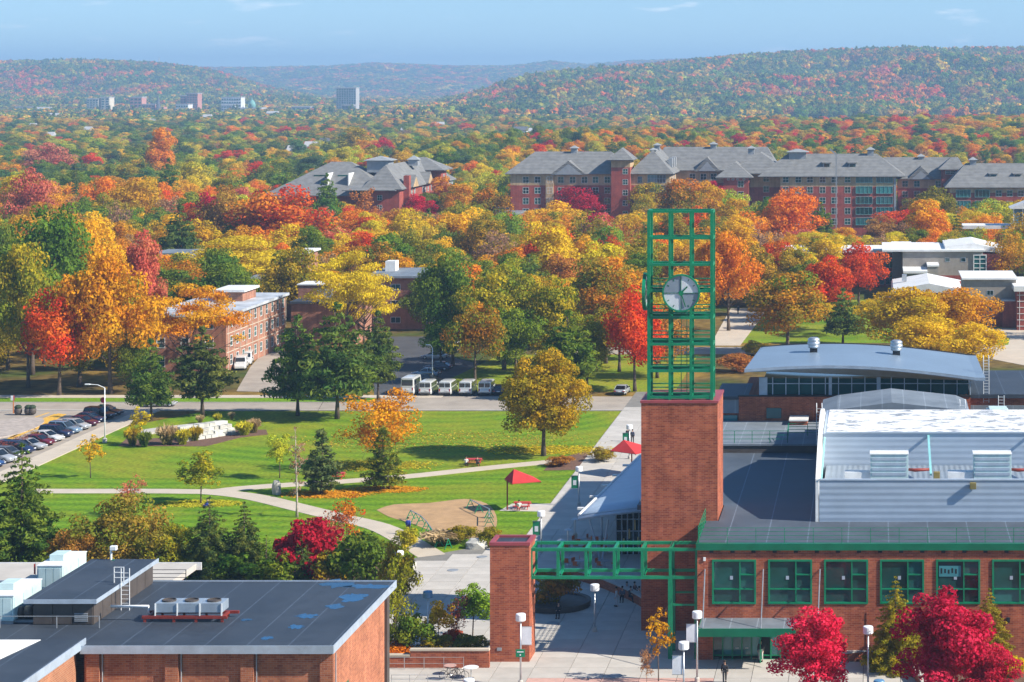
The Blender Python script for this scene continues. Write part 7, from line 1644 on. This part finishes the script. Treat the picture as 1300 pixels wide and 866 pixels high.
# bicycle
def bicycle(label, px, py, rz):
    e = root('bicycle', label, 'bicycle', G(px, py, SL), rz, local=True)
    for sx_ in (-.52, .52):
        pts = [(sx_+.34*math.cos(t), 0, .34+.34*math.sin(t)) for t in np.linspace(0, 2*math.pi, 17)]; w_ = MB().tube(pts, .022, 5, False).build('wheel', M['rubber'], e)
        sp = MB()
        for t in range(6): a = t*math.pi/6; sp.bar((sx_-.32*math.cos(a), 0, .34-.32*math.sin(a)), (sx_+.32*math.cos(a), 0, .34+.32*math.sin(a)), .008)
        sp.build('spokes', M['steel'], w_)
    f_ = MB()
    for a, b_ in (((-.52,0,.34),(-.1,0,.3)),((-.1,0,.3),(-.2,0,.82)),((-.2,0,.8),(.4,0,.78)),((-.1,0,.3),(.4,0,.72)),((.4,0,.85),(.52,0,.34)),((-.52,0,.34),(-.2,0,.75))): f_.tube([a, b_], .02, 6)
    f_.build('frame', M['black'], e); MB().tube([(.36,-.25,.95),(.42,-.1,.97),(.42,.1,.97),(.36,.25,.95)], .015, 5).build('handlebar', M['steel'], e); MB().box(-.34,-.08,-.07,.07,.84,.89).build('saddle', M['black'], e, bevel=.02)
    MB().tube([(.4,0,.84),(.42,0,.97)], .015, 5).build('stem', M['steel'], e); MB().tube([(-.2,0,.8),(-.21,0,.85)], .015, 5).build('seat_post', M['steel'], e)
bicycle('black bicycle parked at the bottom edge by the brown table', 583, 862, math.radians(-15))
bicycle('bicycle leaning left of the parked black one', 571, 861, math.radians(25))
# trunk guard of the yellow sapling
p = G(115, 607); tag(MB().lathe([(.28,0),(.3,.1),(.14,.8),(.1,.85)], (0,0,0), 10).build('trunk_guard', M['black'], None, loc=p), 'dark watering bag at the foot of the lawn sapling', 'tree bag')
# utility bins and low posts under the canopy edge
for i, px in enumerate((730, 721, 712)):
    p = G(px, 686+14*i); e = root('heater_post', ['slim patio heater nearest the white canopy tip','second slim patio heater along the canopy','third slim patio heater, nearest the gantry'][i], 'patio heater', p, group='patio heaters')
    MB().tube([p, p+Vector((0,0,2.2))], .05, 8).build('pole', M['steel'], e); MB().lathe([(.25,0),(.25,.7),(.1,.8)], p, 12).build('canister', M['concrete_warm'], e); MB().lathe([(.4,2.2),(.1,2.35)], p, 14).build('hood', M['steel'], e)
# a small flag on the hall roof
p = G(45, 742, ZR); e = root('roof_flag', 'small red and white pennant on the hall roof', 'flag', p); MB().tube([p, p+Vector((0,0,1.7))], .025, 6).build('pole', M['steel'], e); MB().box(p.x-.12, p.x+.02, p.y-.02, p.y, ZR+.8, ZR+1.6).build('pennant', M['red_plastic'], e)
# ------------------------------------------------------------------ hills and the forest on them
def interp(tab, x):
    if x <= tab[0][0]: return tab[0][1]
    for (a, b_), (c, d) in zip(tab, tab[1:]):
        if x <= c: t = (x-a)/(c-a); t = t*t*(3-2*t) if False else t; return b_+(d-b_)*t
    return tab[-1][1]
def vnoise(x, y, s):
    return math.sin(x/s*1.7+math.sin(y/s*1.1)*1.3)*math.cos(y/s*1.3+math.sin(x/s*.9)*1.1)
HILLS = {
 'right_hill': dict(tab=[(500,136),(545,127),(590,117),(640,106.5),(700,95),(760,86),(850,76.5),(900,72),(960,67),(1040,62.5),(1100,59.5),(1200,58.5),(1300,57),(1500,60),(1900,66)], Y0=2750, Yc=4500, Y1=6800, px=(420,1900), n=3.0, label='wooded hill in autumn colour rising at the right'),
 'left_hill': dict(tab=[(-500,84),(-200,82),(0,77),(100,75),(200,79.5),(260,86),(300,97),(350,112),(420,124),(480,130)], Y0=3900, Yc=5600, Y1=7400, px=(-500,480), n=2.2, label='wooded hill behind the far town at the left'),
 'far_ridge': dict(tab=[(-600,92),(100,92),(200,86),(265,84),(330,84.5),(420,82),(480,78.5),(560,82),(640,83),(700,76.5),(745,81),(800,76),(870,73.5),(900,75),(980,82),(1100,90),(1800,92)], Y0=6600, Yc=9200, Y1=11500, px=(-600,1800), n=1.5, label='distant blue wooded ridge along the horizon')}
def hill_h(hd, x, y):
    Yc = hd['Yc']; zc = ZA(interp(hd['tab'], XV+F*x/y), Yc)-(17 if Yc < 5000 else 14)
    if y <= hd['Y0'] or y >= hd['Y1']: return -2
    t = (y-hd['Y0'])/(Yc-hd['Y0']) if y < Yc else (hd['Y1']-y)/(hd['Y1']-Yc)
    pr = t*t*(3-2*t)*.55+t*.45
    k = max(0, min(1, zc/40)); return max(-2, zc*pr+(vnoise(x, y, 260)*5+vnoise(x+900, y, 110)*2.2)*hd['n']*k*4*t*(1-t)*1.4)
M['hill'] = mat('hill_floor', (.10,.085,.03), .95, vary=.3, scale=.02, detail=8, col2=(.16,.09,.035))
for nm, hd in HILLS.items():
    xa, xb = XA(hd['px'][0], hd['Yc']), XA(hd['px'][1], hd['Yc']); nx = 90; ny = 34
    vs_ = [(xa+(xb-xa)*i/nx, hd['Y0']+(hd['Y1']-hd['Y0'])*j/ny) for j in range(ny+1) for i in range(nx+1)]
    me = bpy.data.meshes.new(nm); me.from_pydata([(x, y, hill_h(hd, x, y)) for x, y in vs_], [], [(j*(nx+1)+i, j*(nx+1)+i+1, (j+1)*(nx+1)+i+1, (j+1)*(nx+1)+i) for j in range(ny) for i in range(nx)])
    me.shade_smooth(); me.materials.append(M['hill']); tag(link(nm, me), hd['label'], kind='structure')
# far crowns: small clumps of leaf sprays
protos = bpy.data.collections.new('forest_prototypes')
def add_proto(nm, me):
    o = bpy.data.objects.new(nm, me); protos.objects.link(o); o.material_slots[0].link = 'OBJECT'; o.material_slots[0].material = M['leaf_far']; return o
PIDX = {}
for kind in sorted(PROTO):
    if kind in ('maple', 'oval', 'oak', 'loose', 'bare', 'locust', 'pine', 'spruce'):
        for i, (tm, lm, Hn, Wn) in enumerate(PROTO[kind]): PIDX[(kind, i)] = ('a_%s_%d' % (kind, i), Hn, Wn); add_proto('a_%s_%d' % (kind, i), lm)
for s in range(4):
    rg = np.random.default_rng(400+s); cl = []
    for k in range(9):
        d = rg.normal(size=3); d /= np.linalg.norm(d); cl.append((d[0]*2.6, d[1]*2.6, 6.2+d[2]*2.6, 2.3, 2.3, 2.1))
    p_, nr_, v_ = cloud(cl, 130, rg, .8, .4); add_proto('b_far_%d' % s, leaf_mesh('far_crown', p_, nr_, 2.3, v_, M['leaf_far'], 1.2, s)); PIDX[('far', s)] = ('b_far_%d' % s, 10., 9.6)
rg = np.random.default_rng(450); cl = [(0, 0, 1+i*1.1, 2.4*(1-i/9)+.3, 2.4*(1-i/9)+.3, .9) for i in range(9)]
p_, nr_, v_ = cloud(cl, 120, rg, .8, .3); add_proto('b_farspruce', leaf_mesh('far_spruce_crown', p_, nr_, 1.6, v_, M['leaf_far'], 1.5, 9)); PIDX[('far', 4)] = ('b_farspruce', 10.5, 5.4)
order = {o.name: i for i, o in enumerate(sorted(protos.objects, key=lambda o: o.name))}
def forest(name, label, recs):
    """recs: (proto key, x, y, z, w, h, A, B)"""
    n = len(recs); me = bpy.data.meshes.new(name); me.vertices.add(n)
    me.vertices.foreach_set('co', np.array([r[1:4] for r in recs], np.float32).ravel())
    def attr(nm, typ, prop, arr): a = me.attributes.new(nm, typ, 'POINT'); a.data.foreach_set(prop, np.asarray(arr).ravel())
    attr('idx', 'INT', 'value', np.array([order[PIDX[r[0]][0]] for r in recs], np.int32))
    attr('scl', 'FLOAT_VECTOR', 'vector', np.array([(r[4]/PIDX[r[0]][2], r[4]/PIDX[r[0]][2], r[5]/PIDX[r[0]][1]) for r in recs], np.float32))
    attr('rot', 'FLOAT_VECTOR', 'vector', np.array([(0, 0, (i*2.39996) % 6.283) for i in range(n)], np.float32))
    attr('tint_a', 'FLOAT_VECTOR', 'vector', np.array([r[6] for r in recs], np.float32)); attr('tint_b', 'FLOAT_VECTOR', 'vector', np.array([r[7] for r in recs], np.float32))
    o = link(name, me); md = o.modifiers.new('scatter', 'NODES'); ng = bpy.data.node_groups.new(name+'_nodes', 'GeometryNodeTree'); md.node_group = ng
    ng.interface.new_socket('Geometry', in_out='INPUT', socket_type='NodeSocketGeometry'); ng.interface.new_socket('Geometry', in_out='OUTPUT', socket_type='NodeSocketGeometry')
    N_, L_ = ng.nodes, ng.links; gi, go = N_.new('NodeGroupInput'), N_.new('NodeGroupOutput'); ip = N_.new('GeometryNodeInstanceOnPoints'); ci = N_.new('GeometryNodeCollectionInfo')
    ci.inputs['Collection'].default_value = protos; ci.inputs['Separate Children'].default_value = True; ci.inputs['Reset Children'].default_value = True
    def na(nm, dt): q = N_.new('GeometryNodeInputNamedAttribute'); q.data_type = dt; q.inputs[0].default_value = nm; return q.outputs[0]
    L_.new(gi.outputs[0], ip.inputs['Points']); L_.new(ci.outputs[0], ip.inputs['Instance']); ip.inputs['Pick Instance'].default_value = True
    L_.new(na('idx', 'INT'), ip.inputs['Instance Index']); L_.new(na('scl', 'FLOAT_VECTOR'), ip.inputs['Scale'])
    er = N_.new('FunctionNodeEulerToRotation'); L_.new(na('rot', 'FLOAT_VECTOR'), er.inputs[0]); L_.new(er.outputs[0], ip.inputs['Rotation']); L_.new(ip.outputs[0], go.inputs[0])
    return tag(o, label, 'forest', kind='stuff')
def tints(col, r):
    A, B = PAL[col]; j = [r.uniform(.85, 1.15) for _ in range(3)]; return [a*q for a, q in zip(A, j)], [a*q for a, q in zip(B, j)]
rng = random.Random(31); recs = []
for kind, x, y, w, h, col in REST:
    A, B = tints(col, rng); recs.append(((kind, rng.randrange(len(PROTO[kind]))), x, y, hgt(x, y), w, h, A, B))
forest('far_wood', 'dense mass of autumn trees beyond the campus buildings', recs)
def scatter(n, pick, cols, w0, w1, hf=(.9, 1.2), sp=.5):
    out = []
    for _ in range(n):
        q = pick()
        if q is None: continue
        x, y, z = q; w = rng.uniform(w0, w1); col = cols(x, y); A, B = tints(col, rng)
        if col == 'pinegreen' and rng.random() < sp: out.append((('far', 4), x, y, z-.5, w*.75, w*1.25, A, B))
        else: out.append((('far', rng.randrange(4)), x, y, z-w*.12, w, w*rng.uniform(*hf), A, B))
    return out
HC1 = ['green']*14+['pinegreen']*8+['olive']*6+['goldgreen']*5+['gold']*2+['yellow']*2+['orange']*2+['rust']*2+['brightgreen']*4+['lemon']*3
HC2 = ['rust']*4+['orange']*5+['redorange']*3+['brown']*3+['green']*7+['olive']*4+['pinegreen']*3+['goldgreen']*3+['pink']*2
def hillcol(x, y):
    k = vnoise(x, y, 140)+vnoise(x+500, y*1.3, 60)*.7+.55*math.sin(y/170.); r_ = random.Random(hash((int((x+vnoise(x, y, 40)*14)//34), int(y//90)))) if rng.random() < .62 else rng; return r_.choice(HC2 if k > .32 else HC1)
def pick_plain():
    y = 1/rng.uniform(1/4100, 1/2250); px = rng.uniform(-30, 1000); x = XA(px, y)
    if 3380 < y < 3620 and rng.random() < .85: return None
    if 3120 < y < 3500 and (100 < px < 460) and rng.random() < .5: return None
    return x, y, hgt(x, y)
def pick_gap():
    y = rng.uniform(3640, 6900) if rng.random() < .7 else rng.uniform(3640, 4400); px = rng.uniform(-20, 900); x = XA(px, y); return x, y, -1
PC = lambda x, y: rng.choice(['green']*9+['pinegreen']*3+['olive']*5+['goldgreen']*5+['yellow']*3+['gold']*2+['lemon']*3+['orange']*1+['rust']*1+['brown']*1)
forest('plain_woods', 'treetops covering the plain around the far town', scatter(11000, pick_plain, PC, 8.5, 13, (.65, .85), .25)+scatter(15000, pick_gap, PC, 14, 20, (.5, .7), 0))
def pick_hill(nm, pxr, ya, yb):
    hd = HILLS[nm]
    def f():
        y = rng.uniform(ya, yb); x = XA(rng.uniform(*pxr), y); z = hill_h(hd, x, y); return (x, y, z) if z > -1 else None
    return f
forest('right_hill_forest', 'autumn forest covering the right hill', scatter(20000, pick_hill('right_hill', (500,1340), 2760, 4700), hillcol, 10, 16))
forest('left_hill_forest', 'autumn forest covering the left hill', scatter(14000, pick_hill('left_hill', (-30,480), 3920, 5800), hillcol, 11, 16))
forest('far_ridge_forest', 'blue hazy forest covering the distant ridge', scatter(16000, pick_hill('far_ridge', (120,1000), 6700, 9500), hillcol, 20, 28, (.5, .65), 0))
tag(MB().tube([(XA(202,5550), 5550, ZA(82,5550)-8), (XA(202,5550), 5550, ZA(72,5550))], [1.5,.6], 5).build('radio_mast', M['greyconc']), 'thin radio mast on the left hill skyline', 'mast')
# ------------------------------------------------------------------ haze
hz = MB().box(-7000, 4000, -300, 13500, -4, 215).build('haze', M['black']); hz.data.materials.clear()
hm = bpy.data.materials.new('haze_air'); hm.use_nodes = True; t = hm.node_tree; t.nodes.clear(); out = t.nodes.new('ShaderNodeOutputMaterial'); pv = t.nodes.new('ShaderNodeVolumePrincipled')
pv.inputs['Color'].default_value = (.42, .68, 1.0, 1); pv.inputs['Density'].default_value = 1.7e-4; pv.inputs['Anisotropy'].default_value = .1
t.links.new(pv.outputs[0], out.inputs['Volume']); hz.data.materials.append(hm); tag(hz, 'pale blue haze over the valley', kind='stuff')
